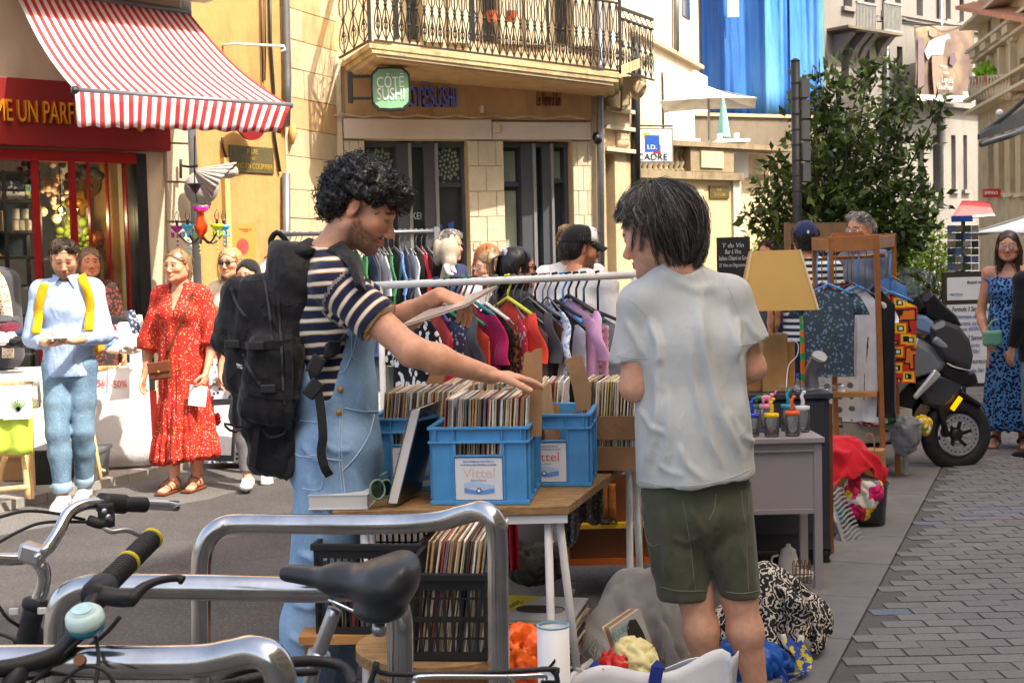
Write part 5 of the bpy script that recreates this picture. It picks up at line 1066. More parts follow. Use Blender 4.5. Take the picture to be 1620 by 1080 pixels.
F.ell(H.w(0,-.02,.055),V3(.108,.128,.105)*1.05,H.R,.02); F.ell(H.w(0,.075,.075),V3(.085,.06,.055),H.R,.04); F.ell(H.w(0,-.085,-.005),V3(.085,.055,.07),H.R,.04)
gg=F.sl(F.lo,F.lo+F.h*(F.n-1))[1]; L=H.loc(np.stack([a.ravel()for a in gg],1)); x,y,z=L.T
cutf=np.maximum(np.minimum(y-.06,.048-z),np.minimum(np.minimum(y+.035,.028-z),.0-(-z)*0+1)); cutf=np.maximum(cutf,-z-.075+.2*0)
F.F=np.maximum(F.F,cutf.reshape(F.F.shape).astype(np.float32)); hv=A.cloth('curly_hair',F,ch,.011,(75,75,75),8,0)
me=hv.data; nv=len(me.vertices); co=np.empty(nv*3,np.float32); me.vertices.foreach_get('co',co); no=np.empty(nv*3,np.float32); me.vertices.foreach_get('normal',no); co=co.reshape(-1,3)+ORG[A.o.name]; no=no.reshape(-1,3)
mb=MB(); r=np.random.default_rng(3); ok=np.argwhere((H.loc(co)[:,1]<.115))[:,0]
for i in r.choice(ok,1500):
 n=no[i]; p=co[i]-n*.008; a=nrm(np.cross(n,r.normal(size=3))); b=np.cross(n,a); rad=r.uniform(.005,.0105); up_=r.uniform(.005,.03); ph=r.uniform(0,6.28); tw=r.uniform(4.5,9.5)
 mb.tube([p+n*(up_*u)+(a*math.cos(ph+u*tw)+b*math.sin(ph+u*tw)*.8)*rad*(.7+.4*u)for u in np.linspace(0,1,9)],.0016,3,caps=False)
mb.build('curls',ch,hv,True)
# backpack
bp=thing('backpack','large black hiking backpack worn by the man in overalls','backpack',P(440,700,DA))
c=P(432,560,DA); lean=R_(13); Rb=np.array(Matrix.Rotation(lean,3,'Y')); ax=Rb@V3(1,0,0); az=Rb@V3(0,0,1)
F=Field(c-V3(.36,.32,.52),c+V3(.36,.32,.52),.009)
F.rbox(P(452,555,DA),(.085,.155,.31),.06,Rb,.03); F.rbox(P(462,412,DA),(.06,.11,.06),.045,Rb,.06); F.rbox(P(412,530,DA),(.085,.145,.20),.06,Rb,.02); F.rbox(P(378,500,DA),(.06,.115,.13),.05,Rb,.012); F.rbox(P(400,640,DA),(.06,.11,.085),.045,Rb,.012)
F.rbox(P(440,715,DA),(.085,.14,.07),.05,Rb,.03); F.ell(P(436,395,DA-.03),(.02,.05,.035),None,.02); F.rbox(P(430,600,DA-.15),(.09,.05,.14),.04,Rb,.02)
V,Q=F.mesh(); V=relax(V,Q,1); N=vnormals(V,Q); V=V+N*(.006*vnoise(V,(24,24,14),4)+.003*vnoise(V,(60,60,40),9))[:,None]; bag=soft('pack_bag',V,Q,M_nyl,bp)
T=bvh(bag)
def hp(pts,n=14,out=.004,tree=None):
 q=[hit(tree or T,p[0],p[1],out)for p in spline([V3(*p,0)for p in pts],n)]; return[x for x in q if x is not None]
for nm,pts,wd in(('zip',[(405,415),(420,450),(428,500),(430,540)],.008),('zip',[(365,455),(378,485),(392,505)],.008),('zip',[(385,560),(400,590),(413,608)],.009),('zip',[(440,470),(446,560),(450,640)],.008)):
 q=hp(pts); ribbon(q,wd,.004,V3(1,0,.2)).build(nm,M_buck,bp)
for pts in([(375,545),(410,547),(450,545),(480,540)],[(395,617),(430,625),(470,625)],[(455,520),(458,600),(452,690)]):
 q=hp(pts,out=.006); ribbon(q,.024,.003,V3(0,0,1)if abs(pts[0][1]-pts[-1][1])<30 else V3(1,0,0)).build('strap',M_web,bp)
for px,py in((407,547),(425,615),(370,545)):
 q=hit(T,px,py,.012)
 if q is not None:MB().box(q,(.05,.014,.028)).build('buckle',M_buck,bp,bevel=.004)
q=hp([(374,577),(388,582)],6,.006);
if len(q)>2:text('YMG',(q[0]+q[-1])/2,nrm(q[-1]-q[0]),(0,0,1),.035,.014,M_white,bp,depth=.002)
TS=bvh([o for o in A.o.children if o.name.startswith('striped')][0])
q=[P(478,400,DA-.12)]+hp([(492,388),(520,392),(548,412),(563,440),(572,462)],12,.012,TS);
ribbon(spline(q,18),.06,.016,V3(0,1,.3)).build('shoulder_strap',M_web,bp,True)
q=hp([(545,528),(530,545),(515,560),(507,572)],8,.014,TS); ribbon(q,.052,.01,V3(1,0,1)).build('lower_strap',M_web,bp,True)
TO=bvh(ov)
for(x,y,r_)in((500,577,.5),(495,615,.7)):MB().box(P(x,y,4.12),(.046,.014,.062),np.array(Matrix.Rotation(r_,3,'Y'))).build('buckle',M_buck,bp,bevel=.006)
q=[P(x,y,D)for x,y,D in((503,620,4.12),(508,650,4.11),(511,690,4.10),(508,715,4.10),(514,740,4.10),(522,752,4.11))]; ribbon(spline(q,14),.028,.004,V3(1,0,.1)).build('dangling_strap',M_web,bp)
for pts in([(462,720,4.22),(458,745,4.2),(450,758,4.2)],[(408,668,4.2),(405,690,4.18),(398,738,4.18)],[(405,672,4.2),(385,676,4.16),(355,670,4.16),(372,683,4.16),(405,668,4.2)],[(410,670,4.2),(425,690,4.18),(445,688,4.18),(452,680,4.2)]):
 q=spline([P(*p)for p in pts],12); (ribbon(q,.02 if len(pts)==3 else .008,.003,V3(1,0,.2))).build('dangling_strap',M_web,bp)
MB().tube(spline([P(436+x,400+y,DA-.02)for x,y in((-2,0),(-8,-18),(2,-32),(16,-20),(20,-4))],12),.010,6).build('grab_loop',M_web,bp,True)
# MAN IN GREY T-SHIRT (back to the camera)
DB=4.25
B=Body(P(1098,780,DB)*V3(1,1,0),R_(180-12),1.78)
setj(B,hip=(1100,770,DB),waist=(1096,665,DB),chest=(1090,545,DB),neck=(1068,425,DB-.02),shL=(1010,482,DB-.02),shR=(1156,470,DB),elL=(1003,612,DB-.02),wrL=(1018,598,DB+.24),elR=(1189,582,DB+.02),wrR=(1166,590,DB+.27),hjL=(1063,780,DB),hjR=(1140,780,DB),knL=(1100,940,DB-.02),knR=(1170,945,DB-.02),anL=(1128,1120,DB),anR=(1200,1125,DB),toeL=(1112,1150,DB+.2),toeR=(1200,1150,DB+.2))
for n in 'LR':B.J['an'+n][2]=.085; B.J['toe'+n][2]=.03
B.head(P(1042,372,DB),V3(-.80,.50,-.20),V3(-.1,0,1),1.12)
B.body('dark grey haired man in grey t-shirt and green shorts seen from behind',.009,.004,S(220,170,142),hands={'L':dict(curl=(.5,.5,.5,.5)),'R':dict(curl=(.5,.5,.5,.5))},tintkw=dict(beard=.25,beardc=(.2,.18,.17)))
eyes(B.H,B.o,.6)
M_tee=fabric('pale_grey_cotton',S(196,199,196),.05,700,.92,.25)
J=B.J; F=B.field(.009); B.torso(F,.011,.05)
hb=P(1103,785,DB); F.cap(J['chest'],hb,(.172,.135),(.178,.165),B.r,.05); F.cap(J['waist'],hb-V3(0,0,.06),(.166,.15),(.180,.172),B.r,.05)
FS=[]
for n,e,sw in(('L',(1001,569),.066),('R',(1187,546),.058)):
 a=J['sh'+n]; p=P(*e,DB); d=nrm(p-a); F2=F.like(); F2 .cap(a-d*.01,p+d*.03,.060,sw+.012,B.f,.04); F2 .plane(p,nrm(d+V3(.25 if n=='L' else .1,0,-.2))); FS.append(F2)
hl=P(1010,768,DB); hr=P(1195,748,DB); hn=nrm(np.cross(hr-hl,V3(0,1,0))); hn=hn if hn[2]<0 else-hn; F.plane(hl,hn)
for F2 in FS:F.F=smin(F.F,F2 .F,.022)
nk=J['neck']; F.cap(nk+nrm(B.H.w(0,-.03,-.1)-nk)*.02,nk+nrm(B.H.w(0,-.03,-.1)-nk)*.2,.059,.066,B.r,.008,'sub')
V,Q=F.mesh(); V=relax(V,Q,2); N=vnormals(V,Q)
u=(V-J['hip'])@B.r; zz=V[:,2]-J['hip'][2]
fold=.010*np.sin((u*1.0+(zz)*.28)*38+1.2)*np.clip((.5-zz)/.4,.1,1)*np.exp(-((u+.02)/.2)**2)+.007*vnoise(V,(16,16,5),3)+.002*vnoise(V,(40,40,24),6)
fold+=-.012*np.exp(-((u-.045-(.35-zz)*.25)/.012)**2)*np.clip((.5-zz)*3,0,1)*np.clip(zz*4+.8,0,1)
V=V+N*fold[:,None]*.45; V=crease(V,N,[([(1108,470),(1118,560),(1140,650),(1180,730)],.016,9),([(1092,520),(1100,600),(1122,690),(1150,745)],.011,7),([(1150,480),(1166,560),(1176,640),(1190,720)],.014,8),([(1044,560),(1046,640),(1038,700),(1022,755)],.014,9),([(1060,600),(1062,690),(1050,760)],.009,7),([(1030,500),(1046,545),(1048,580)],.013,7),([(1170,500),(1168,530),(1158,575)],.012,6),([(990,500),(1010,540),(1022,566)],.008,6),([(1010,640),(1030,670),(1060,688)],.007,5),([(1150,640),(1175,690),(1195,700)],.009,6),([(1075,700),(1090,735),(1120,760)],.007,6),([(1040,730),(1062,745),(1085,750)],.006,5),([(1065,440),(1100,455),(1140,450)],.006,9),([(1180,500),(1190,520),(1200,535)],.007,5)]); tee=soft('t_shirt',V,Q,M_tee,B.o)
TT=bvh(tee)
for pts,w_ in(([(1037,424),(1050,416),(1068,411),(1090,408),(1108,414)],.0),):
 pass
q=[]
upn=nrm(B.H.w(0,-.03,-.1)-nk); xs,ys,_=frame(upn,B.f)
MB().tube([nk+upn*.022+(xs*math.cos(a)*.064+ys*math.sin(a)*.062)for a in np.linspace(0,2*math.pi,28,endpoint=False)],.008,6,closed=True,flat=1.6).build('collar',M_tee,tee,True)
sm=MB()
for pts in([(1012,760),(1060,768),(1110,766),(1150,757),(1192,740)],[(976,562),(1000,566),(1026,567)],[(1162,548),(1180,545),(1204,540)]):
 qq=[hit(TT,p[0],p[1],.0008)for p in spline([V3(*p,0)for p in pts],24)]; qq=[x for x in qq if x is not None]
 if len(qq)>3:sm.tube(qq,.0012,4)
for pts in([(992,470),(1015,490),(1040,520),(1042,560)],[(1152,455),(1166,490),(1172,530)]):
 qq=[hit(TT,p[0],p[1],.0004)for p in spline([V3(*p,0)for p in pts],24)]; qq=[x for x in qq if x is not None]
 if len(qq)>3:sm.tube(qq,.0012,4)
sm.build('seam',M_tee,tee)
M_olive=fabric('olive_cotton',S(84,86,68),.14,500,.95,.3)
F=B.field(.009); F.cap(J['hip']+V3(0,0,.05),J['hip']-V3(0,0,.07),(.150,.125),(.178,.142),B.r,.03)
for n,kx,w_ in(('L',(1084,948),.088),('R',(1174,948),.064)):
 e=P(*kx,DB-.01); F.cap(J['hj'+n],e,(.100,.118),(w_,.088),B.r,.014)
F.ell(P(1130,868,DB),(.03,.10,.06),None,.02); F.plane(P(1100,943,DB),V3(.02,0,-1)); F.plane(J['hip']+V3(0,0,.08),(0,0,1)); V,Q=F.mesh(); V=relax(V,Q,1); N=vnormals(V,Q); V=V+N*(.003*vnoise(V,(15,15,8),11))[:,None]; V=crease(V,N,[([(1095,800),(1110,830),(1122,850)],.010,6),([(1140,800),(1130,840),(1128,880)],.010,5),([(1050,800),(1060,860),(1058,920)],.010,7),([(1160,850),(1150,890),(1152,930)],.008,5),([(1090,870),(1100,900),(1095,935)],.007,5),([(1025,830),(1035,870),(1040,920)],.008,6),([(1180,800),(1172,850),(1180,900)],.007,6),([(1110,850),(1085,860),(1060,850)],.007,5)]); sh=soft('shorts',V,Q,M_olive,B.o); TSH=bvh(sh); sm=MB()
for pts in([(1080,790),(1092,860),(1100,935)],[(1172,775),(1180,850),(1184,935)],[(1045,928),(1075,934),(1125,934)],[(1148,936),(1175,938),(1200,934)],[(1020,795),(1020,840),(1030,862),(1045,860)],[(1133,780),(1130,805),(1122,822)]):
 qq=[hit(TSH,p[0],p[1],.001)for p in spline([V3(*p,0)for p in pts],20)]; qq=[x for x in qq if x is not None]
 if len(qq)>3:sm.tube(qq,.0016,4)
sm.build('stitching',mat('olive_thread',S(120,122,100),.9),sh)
B.shoes(mat('canvas_shoe',(.06,.06,.06),.8),M_white)
H=B.H; hm=hairmat('dark_straight_hair',(.05,.041,.035),.48); hg=hairmat('grey_straight_hair',(.2,.185,.17),.4)
F=Field(H.c-.22,H.c+.22,.007); F.ell(H.w(0,-.016,.036),V3(.081,.103,.094)*H.s,H.R,.02); F.ell(H.w(0,-.055,-.03),V3(.062,.05,.07)*H.s,H.R,.03)
gg=F.sl(F.lo,F.lo+F.h*(F.n-1))[1]; L=H.loc(np.stack([a.ravel()for a in gg],1)); x,y,z=L.T
F.F=np.maximum(F.F,np.maximum(np.minimum(y-.045,.05-z),np.minimum(np.minimum(y+.025,.03-z),np.abs(x)-.0)).reshape(F.F.shape).astype(np.float32)); hv=B.cloth('hair',F,hm,.004,(70,70,20),4,1)
r=np.random.default_rng(9); mbd,mbg=MB(),MB()
def hpath(ph,th0,the,lift,sw,fl):
 pts=[]
 for u in np.linspace(0,1,7):
  th=th0+(the-th0)*u; p=ph+sw*u*u; R_h=1.0+lift*math.sin(u*2.6)+fl*u**4
  q=V3(.086*R_h*math.sin(th)*math.sin(p),-.016+.108*R_h*math.sin(th)*math.cos(p),.034+.100*R_h*math.cos(th))
  if th>1.65:q[0]*=1-.16*(th-1.65); q[2]-=.035*(th-1.65); q[1]+=-.015*(th-1.65)if math.cos(p)<0 else 0
  pts.append(q)
 return np.array(pts)
for g_ in range(230):
 ph=r.uniform(-math.pi,math.pi); fr=(1+math.cos(ph))/2; the=(2.75-1.5*fr**1.1)+r.normal()*.22;
 if abs(ph)<1.5:the=min(the,1.16+.36*min(1,max(0,abs(ph)-.5))+r.normal()*.09)
 th0=min(r.uniform(0,1.5),the-.45); gp=hpath(ph,th0,the,r.uniform(.02,.26),r.normal()*.35,r.uniform(-.04,.22)); gm=r.random()<(.34 if fr>.5 else .2)
 for k in range(24):
  a=r.normal(size=3)*.011; b=r.normal(size=3)*.0035; pts=[H.w(*(q+a*(1-u)+b*u))for q,u in zip(gp,np.linspace(0,1,7))]
  (mbg if(r.random()<(.7 if gm else .24))else mbd).tube(pts,[.0011*(1-.6*u)for u in np.linspace(0,1,7)],3,caps=False)
mbd.build('dark_strands',hm,hv,True); mbg.build('grey_strands',hg,hv,True)
# RECORD TABLE
TZ=.76
M_osb=NT('chipboard'); _o=M_osb.co(); M_osb.bump(M_osb.noise(_o,60,5),.4,.006)
M_osb=M_osb.out(M_osb.ramp(M_osb.noise(M_osb.mp(_o,(1,3,6)),16,7,.7),[(.3,S(104,78,52)),(.5,S(150,116,76)),(.75,S(178,146,104))]),.75,0,.3)
tn=P(520,803,4.1); c0=V3(-.575,4.1,TZ); c1=V3(.165,4.1,TZ); c2=V3(.50,5.25,TZ); c3=V3(-.26,5.25,TZ)
tb=thing('trestle_table','worn chipboard table on white metal trestles holding crates of records','table',V3(-.1,4.6,0))
q=[c0,c1,c2,c3]; MB().prism([p-V3(0,0,.028)for p in q],q).build('table_top',M_osb,tb,bevel=.003)
MB().beam(V3(-.50,4.125,TZ-.043),V3(.16,4.125,TZ-.043),.03,.026).build('front_rail',M_white,tb); MB().beam(V3(-.2,5.1,TZ-.043),V3(.52,5.1,TZ-.043),.03,.026).build('rear_rail',M_white,tb)
M_wst=mat('chipped_white_steel',(.72,.72,.70),.5,.1,12)
for(x,y,dx,dy)in((.10,4.15,.0,-.12),(.135,4.15,.07,.13),(-.48,4.15,0,-.1),(-.46,4.15,0,.13),(.44,5.1,-.02,-.16),(.46,5.1,.04,.13)):MB().tube([(x,y,TZ-.05),(x+dx,y+dy,.0)],.0135,10).build('leg',M_wst,tb,True)
for z in(.13,.16):MB().tube([(.16,4.27,z),(.48,4.96,z)],.012,8).build('stretcher',M_wst,tb,True)
# blue crates
M_blue=mat('blue_crate_plastic',S(70,148,202),.4,.13,14,.12,30); M_lab=mat('crate_label',S(222,224,226),.5,.05,3); M_labt=mat('label_blue_ink',S(90,110,160),.6); M_labp=mat('label_peach_ink',S(226,196,178),.6); M_labr=mat('label_orange_ink',S(216,110,80),.6)
M_wave=mat('label_wave',S(96,150,216),.6); M_wave2=mat('label_wave_pale',S(176,206,236),.6)
class Fr:
 def __init__(s,o,yaw):s.o=np.array(o,float); s.x=V3(math.cos(yaw),math.sin(yaw),0); s.y=V3(-math.sin(yaw),math.cos(yaw),0); s.R=np.c_[s.x,s.y,V3(0,0,1)]
 def w(s,x,y,z):return s.o+s.x*x+s.y*y+V3(0,0,z)
 def box(s,mb,x0,x1,y0,y1,z0,z1):return mb.hexa([s.w(x,y,z)for z in(z0,z1)for x,y in((x0,y0),(x1,y0),(x1,y1),(x0,y1))])
def blue_crate(o,yaw,lab,W=.30,L=.36,H=.245,letters=None,ink=M_labp):
 f=Fr(o,yaw); r=thing('plastic_crate',lab,'crate',o,'blue plastic crates on the record table'); mb=MB(); t=.006
 hx0,hx1,hz0,hz1=W*.26,W*.74,H*.64,H*.79
 for a in((0,hx0,0,H),(hx1,W,0,H),(hx0,hx1,0,hz0),(hx0,hx1,hz1,H)):f.box(mb,a[0],a[1],0,t,a[2],a[3])
 f.box(mb,0,W,L-t,L,0,H); f.box(mb,0,t,t,L-t,0,H); f.box(mb,W-t,W,t,L-t,0,H); f.box(mb,t,W-t,t,L-t,.008,.014)
 mb.build('shell',M_blue,r,bevel=.002)
 rb=MB()
 for z0,z1,e in((H-.008,H+.001,.012),(H*.79,H*.79+.007,.011),(.0,.012,.008)):
  f.box(rb,-e,W+e,-e,-.0005,z0,z1); f.box(rb,-e,W+e,L+.0005,L+e,z0,z1); f.box(rb,-e,-.0005,0,L,z0,z1); f.box(rb,W+.0005,W+e,0,L,z0,z1)
 for x in(.012,W*.23,W*.745,W-.016):f.box(rb,x,x+.004,-.010,-.0006,H*.8,H-.009)
 for x in(W*.225,W*.76):f.box(rb,x,x+.005,-.008,-.0006,.013,H*.79)
 for y in(.02,L*.33,L*.66,L-.03):f.box(rb,W+.0006,W+.011,y,y+.006,.013,H-.009); f.box(rb,-.011,-.0006,y,y+.006,.013,H-.009)
 f.box(rb,hx0-.006,hx0,-.008,-.0006,hz0-.004,hz1); f.box(rb,hx1,hx1+.006,-.008,-.0006,hz0-.004,hz1); f.box(rb,hx0-.006,hx1+.006,-.008,-.0006,hz0-.006,hz0-.0005)
 rb.build('ribs',M_blue,r,bevel=.0012)
 pl=f.box(MB(),W*.245,W*.745,-.004,-.0007,H*.06,H*.60).build('label_plate',M_lab,r,bevel=.001)
 X_=lambda x,z:f.w(W*x,-.0045,H*z)
 text('EAU MINERALE NATURELLE',X_(.495,.555),f.x,(0,0,1),W*.32,.006,M_labt,pl,depth=.0006); text('NATÜRLICHES MINERALWASSER',X_(.495,.515),f.x,(0,0,1),W*.38,.007,M_labt,pl,depth=.0006)
 text('Vittel',X_(.495,.41),f.x,(0,0,1),W*.34,.03,ink,pl,depth=.0006); text('Bonne Source',X_(.495,.315),f.x,(0,0,1),W*.16,.006,M_labt,pl,depth=.0006)
 def wave(z,a,m,ph,nm):
  up=[X_(.34+.32*i/12,z+.025+a*math.sin(i/12*5+ph))for i in range(13)]; dn=[X_(.34+.32*i/12,z-.035+a*.6*math.sin(i/12*5+ph))for i in range(13)][::-1]; q=up+dn; MB().prism(q,[p-f.y*.0006 for p in q]).build(nm,m,pl)
 wave(.25,.02,M_wave2,0,'wave_print');
 f2=X_(.495,.18); wave(.175,.018,M_wave,2.2,'wave_print'); MB().lathe([(.001,0),(.0085,0),(.0085,.0016),(.001,.0016)],f2,16,-f.y).build('emblem',mat('emblem_blue',S(60,80,160),.5),pl); MB().lathe([(.001,0),(.005,0),(.005,.0022),(.001,.0022)],f2,12,-f.y).build('emblem_centre',M_sgw,pl)
 return f,r
yw=R_(-13)
fr1,_=blue_crate(V3(-.262,4.17,TZ+.002),yw*.55,'front blue crate of records with white mineral water label')
fr0,_=blue_crate(V3(-.485,4.46,TZ+.002),yw*.4,'left blue crate partly hidden behind the black book',ink=M_labp)
fr2,_=blue_crate(V3(-.048,4.49,TZ+.002),yw*.6,'right blue crate with orange lettered label behind the front one',ink=M_labr)
M_rw=mat('rough_pine',S(146,108,74),.85,.25,7,.5,50); fw=Fr(V3(.20,4.74,TZ+.002),yw*.9); wc=thing('wooden_crate','slatted wooden crate of records at the far right of the table','crate',fw.o)
for z in(.01,.12):fw.box(MB(),0,.30,0,.008,z,z+.085).build('slat',M_rw,wc); fw.box(MB(),.30-.008,.30,.01,.36,z,z+.085).build('slat',M_rw,wc); fw.box(MB(),0,.008,.01,.36,z,z+.085).build('slat',M_rw,wc); fw.box(MB(),0,.3,.361,.369,z,z+.085).build('slat',M_rw,wc)
for x in(.009,.272):fw.box(MB(),x,x+.018,.0085,.027,0,.22).build('corner_post',M_rw,wc); fw.box(MB(),x,x+.018,.34,.36,0,.22).build('corner_post',M_rw,wc)
# records
def recmat():
 out=[]
 for i,c in enumerate((S(214,196,166),S(184,150,112),S(226,222,212),S(150,130,112),S(96,84,76),S(196,176,146),S(168,120,84),S(120,110,130),S(84,140,160),S(200,180,90),S(176,80,70),S(60,56,60))):out.append(mat('sleeve_paper%d'%i,c,.6,.18,40))
 return out
M_rec=recmat(); RW=[8,7,8,5,4,8,5,2,1,1,1,2]
M_poly=NT('poly_sleeve'); gl=M_poly.n('BsdfGlossy',Roughness=.15); tr=M_poly.n('BsdfTransparent',Color=(.96,.96,.96)); ms=M_poly.n('MixShader',i0=.16); M_poly.t.links.new(tr.outputs[0],ms.inputs[1]); M_poly.t.links.new(gl.outputs[0],ms.inputs[2]); M_poly.t.links.new(ms.outputs[0],M_poly.t.nodes['Material Output'].inputs[0]); M_poly=M_poly.m
RECM={}
def record_row(f,x0,x1,y0,z0,n,lean,label,grp,size=.312,jitter=.02,poly=True,sd=1,th=None):
 r=random.Random(sd); dx=(x1-x0)/n
 for i in range(n):
  k=r.choices(range(12),RW)[0]; t_=dx*r.uniform(.55,.98)
  key=(k,i%3)
  if key not in RECM:
   m=MB(); tt=.0036+.001*key[1]; m.box((0,size/2,size/2),(tt,size,size)); m.m(1); m.box((0,size/2+.0,size/2+.006),(tt+.0008,size+.004,size+.008))if False else None
   me=bpy.data.meshes.new('record_sleeve'); me.from_pydata(m.v,[],m.f); me.materials.append(M_rec[k]); RECM[key]=me
  o=bpy.data.objects.new('record_sleeve',RECM[key]); p=f.w(x0+dx*(i+.5),y0+r.uniform(-.004,jitter),z0+r.uniform(0,.004)); COL.objects.link(o); ORG[o.name]=p
  yaw=math.atan2(f.x[1],f.x[0]); o.matrix_world=Matrix.Translation(tuple(p))@Matrix.Rotation(yaw+r.uniform(-.012,.012),4,'Z')@Matrix.Rotation(lean+r.uniform(-.02,.03),4,'Y')
  tag(o,label,'record',grp)
record_row(fr1,.02,.285,.018,.016,46,.06,'record sleeve standing in the front blue crate','records in the front blue crate',sd=2)
record_row(fr0,.02,.285,.018,.016,44,.10,'record sleeve standing in the left blue crate','records in the left blue crate',sd=3)
record_row(fr2,.03,.17,.018,.016,22,-.10,'record sleeve standing in the right blue crate','records in the right blue crate',sd=4)
record_row(fw,.02,.28,.016,.012,34,.06,'record sleeve standing in the slatted wooden crate','records in the wooden crate',sd=5)
fb=Fr(V3(-.33,4.86,TZ+.002),yw*.5); M_card=mat('corrugated_card',S(166,128,92),.85,.12,14,.25,60)
cbx=thing('cardboard_box','open cardboard box of records at the back of the table','box',fb.o)
for a in((0,.5,0,.004),(0,.5,.36,.364),(0,.004,.005,.359),(.496,.5,.005,.359)):fb.box(MB(),*a,0,.24).build('panel',M_card,cbx)
fb.box(MB(),.005,.495,.005,.359,0,.004).build('base',M_card,cbx)
record_row(fb,.02,.48,.02,.006,60,.1,'record sleeve standing in the cardboard box at the back','records in the cardboard box',sd=6)
def card(pts,D,lab,th=.006,tilt=.0):
 q=[P(x,y,D)for x,y in pts]; q=[p+V3(0,tilt*(p[2]-q[0][2]),0)for p in q]; o=MB().prism(q,[p+V3(0,th,0)for p in q][::1]); o=o.build('cardboard_divider',M_card,None); tag(o,lab,'divider')
card([(825,690),(826,625),(829,560),(834,556),(840,558),(848,552),(858,551),(858,600),(857,690)],4.24,'tall torn cardboard divider at the right of the front crate')
card([(912,648),(905,610),(893,570),(908,563),(921,562),(928,590),(936,620),(934,648)],4.56,'torn cardboard divider tilted in the right blue crate')
card([(973,630),(980,600),(992,580),(996,640),(985,650)],4.86,'small cardboard divider sticking out of the wooden crate')
card([(672,610),(680,592),(690,582),(705,590),(700,612)],4.80,'cardboard flap sticking up behind the left crate')
# books and sunglasses
M_cov=mat('black_glossy_cover',(.008,.012,.018),.15,.4,5,spec=.6); M_pg=NT('page_edges'); _o=M_pg.co(); M_pg=M_pg.out(M_pg.ramp(M_pg.n('TexWave',Vector=M_pg.mp(_o,(1,1,1)),Scale=120.0,_bands_direction='Z').outputs[0],[(0,(.5,.49,.46)),(1,(.72,.71,.68))]),.8)
bk=thing('book','thick black covered book leaning against the front crate','book',P(640,795,4.15))
e=[P(614,795,4.13),P(628,796,4.13),P(664,647,4.17),P(650,650,4.17)]; dp=V3(.055,.24,.0)
MB().prism([p for p in e],[p+dp for p in e]).build('pages',M_pg,bk)
for a,b,o_ in((0,3,-.004),(1,2,.001)):
 n_=V3(1,0,.12)*.003; q=[e[a]+V3(o_,-.004,-.002),e[b]+V3(o_,-.004,.003),e[b]+dp+V3(o_,.004,.003),e[a]+dp+V3(o_,.004,-.002)]; MB().prism(q,[p+n_ for p in q]).build('cover',M_cov,bk)
bk=thing('book','thick white book lying flat at the left end of the table','book',P(535,795,4.12))
R1=np.array(Matrix.Rotation(R_(-4),3,'Z')); cb=V3(-.548,4.24,TZ+.002)
MB().box(cb+V3(0,0,.023),(.185,.24,.040),R1).build('pages',M_pg,bk); MB().box(cb+V3(0,0,.0448),(.19,.245,.003),R1).build('cover',mat('white_cover',(.72,.72,.7),.3),bk); MB().box(cb+V3(0,0,.0015),(.19,.245,.003),R1).build('cover',MATS['white_cover'],bk)
sg=thing('sunglasses','green tinted round sunglasses lying on the table by the book','sunglasses',P(602,795,4.13)); M_gf=mat('green_acetate',S(110,140,120),.15,.2,8,coat=.5); M_gl2=glass('green_lens',(.25,.35,.3))
for i,(px,py,rr)in enumerate(((597,774,.030),(611,772,.026))):
 c=P(px,py,4.11+.03*i); ax=nrm(V3(.75,-.7,.15)); x,y,w_=frame(ax); MB().tube([c+x*rr*math.cos(a)+y*rr*math.sin(a)for a in np.linspace(0,6.283,20,endpoint=False)],.004,6,closed=True).build('rim',M_gf,sg,True); MB().lathe([(.001,0),(rr,0),(rr,.001),(.001,.001)],c,18,ax).build('lens',M_gl2,sg)
MB().tube([P(602,752,4.11),P(612,746,4.16),P(618,762,4.24)],.003,6).build('temple',M_gf,sg)
hr=thing('held_records','two clear sleeved records held by the man in overalls','record',P(700,505,4.38))
for i in range(2):
 a,b=P(634,516+i*3,4.30),P(738,482+i*3,4.36); u=b-a; d=V3(.10,.26,.055); q=[a,b,b+d,a+d]; MB().prism([p for p in q],[p+V3(0,0,.004)for p in q]).build('sleeve',mat('pale_sleeve',S(206,196,190),.25,.15,9,coat=.4),hr)
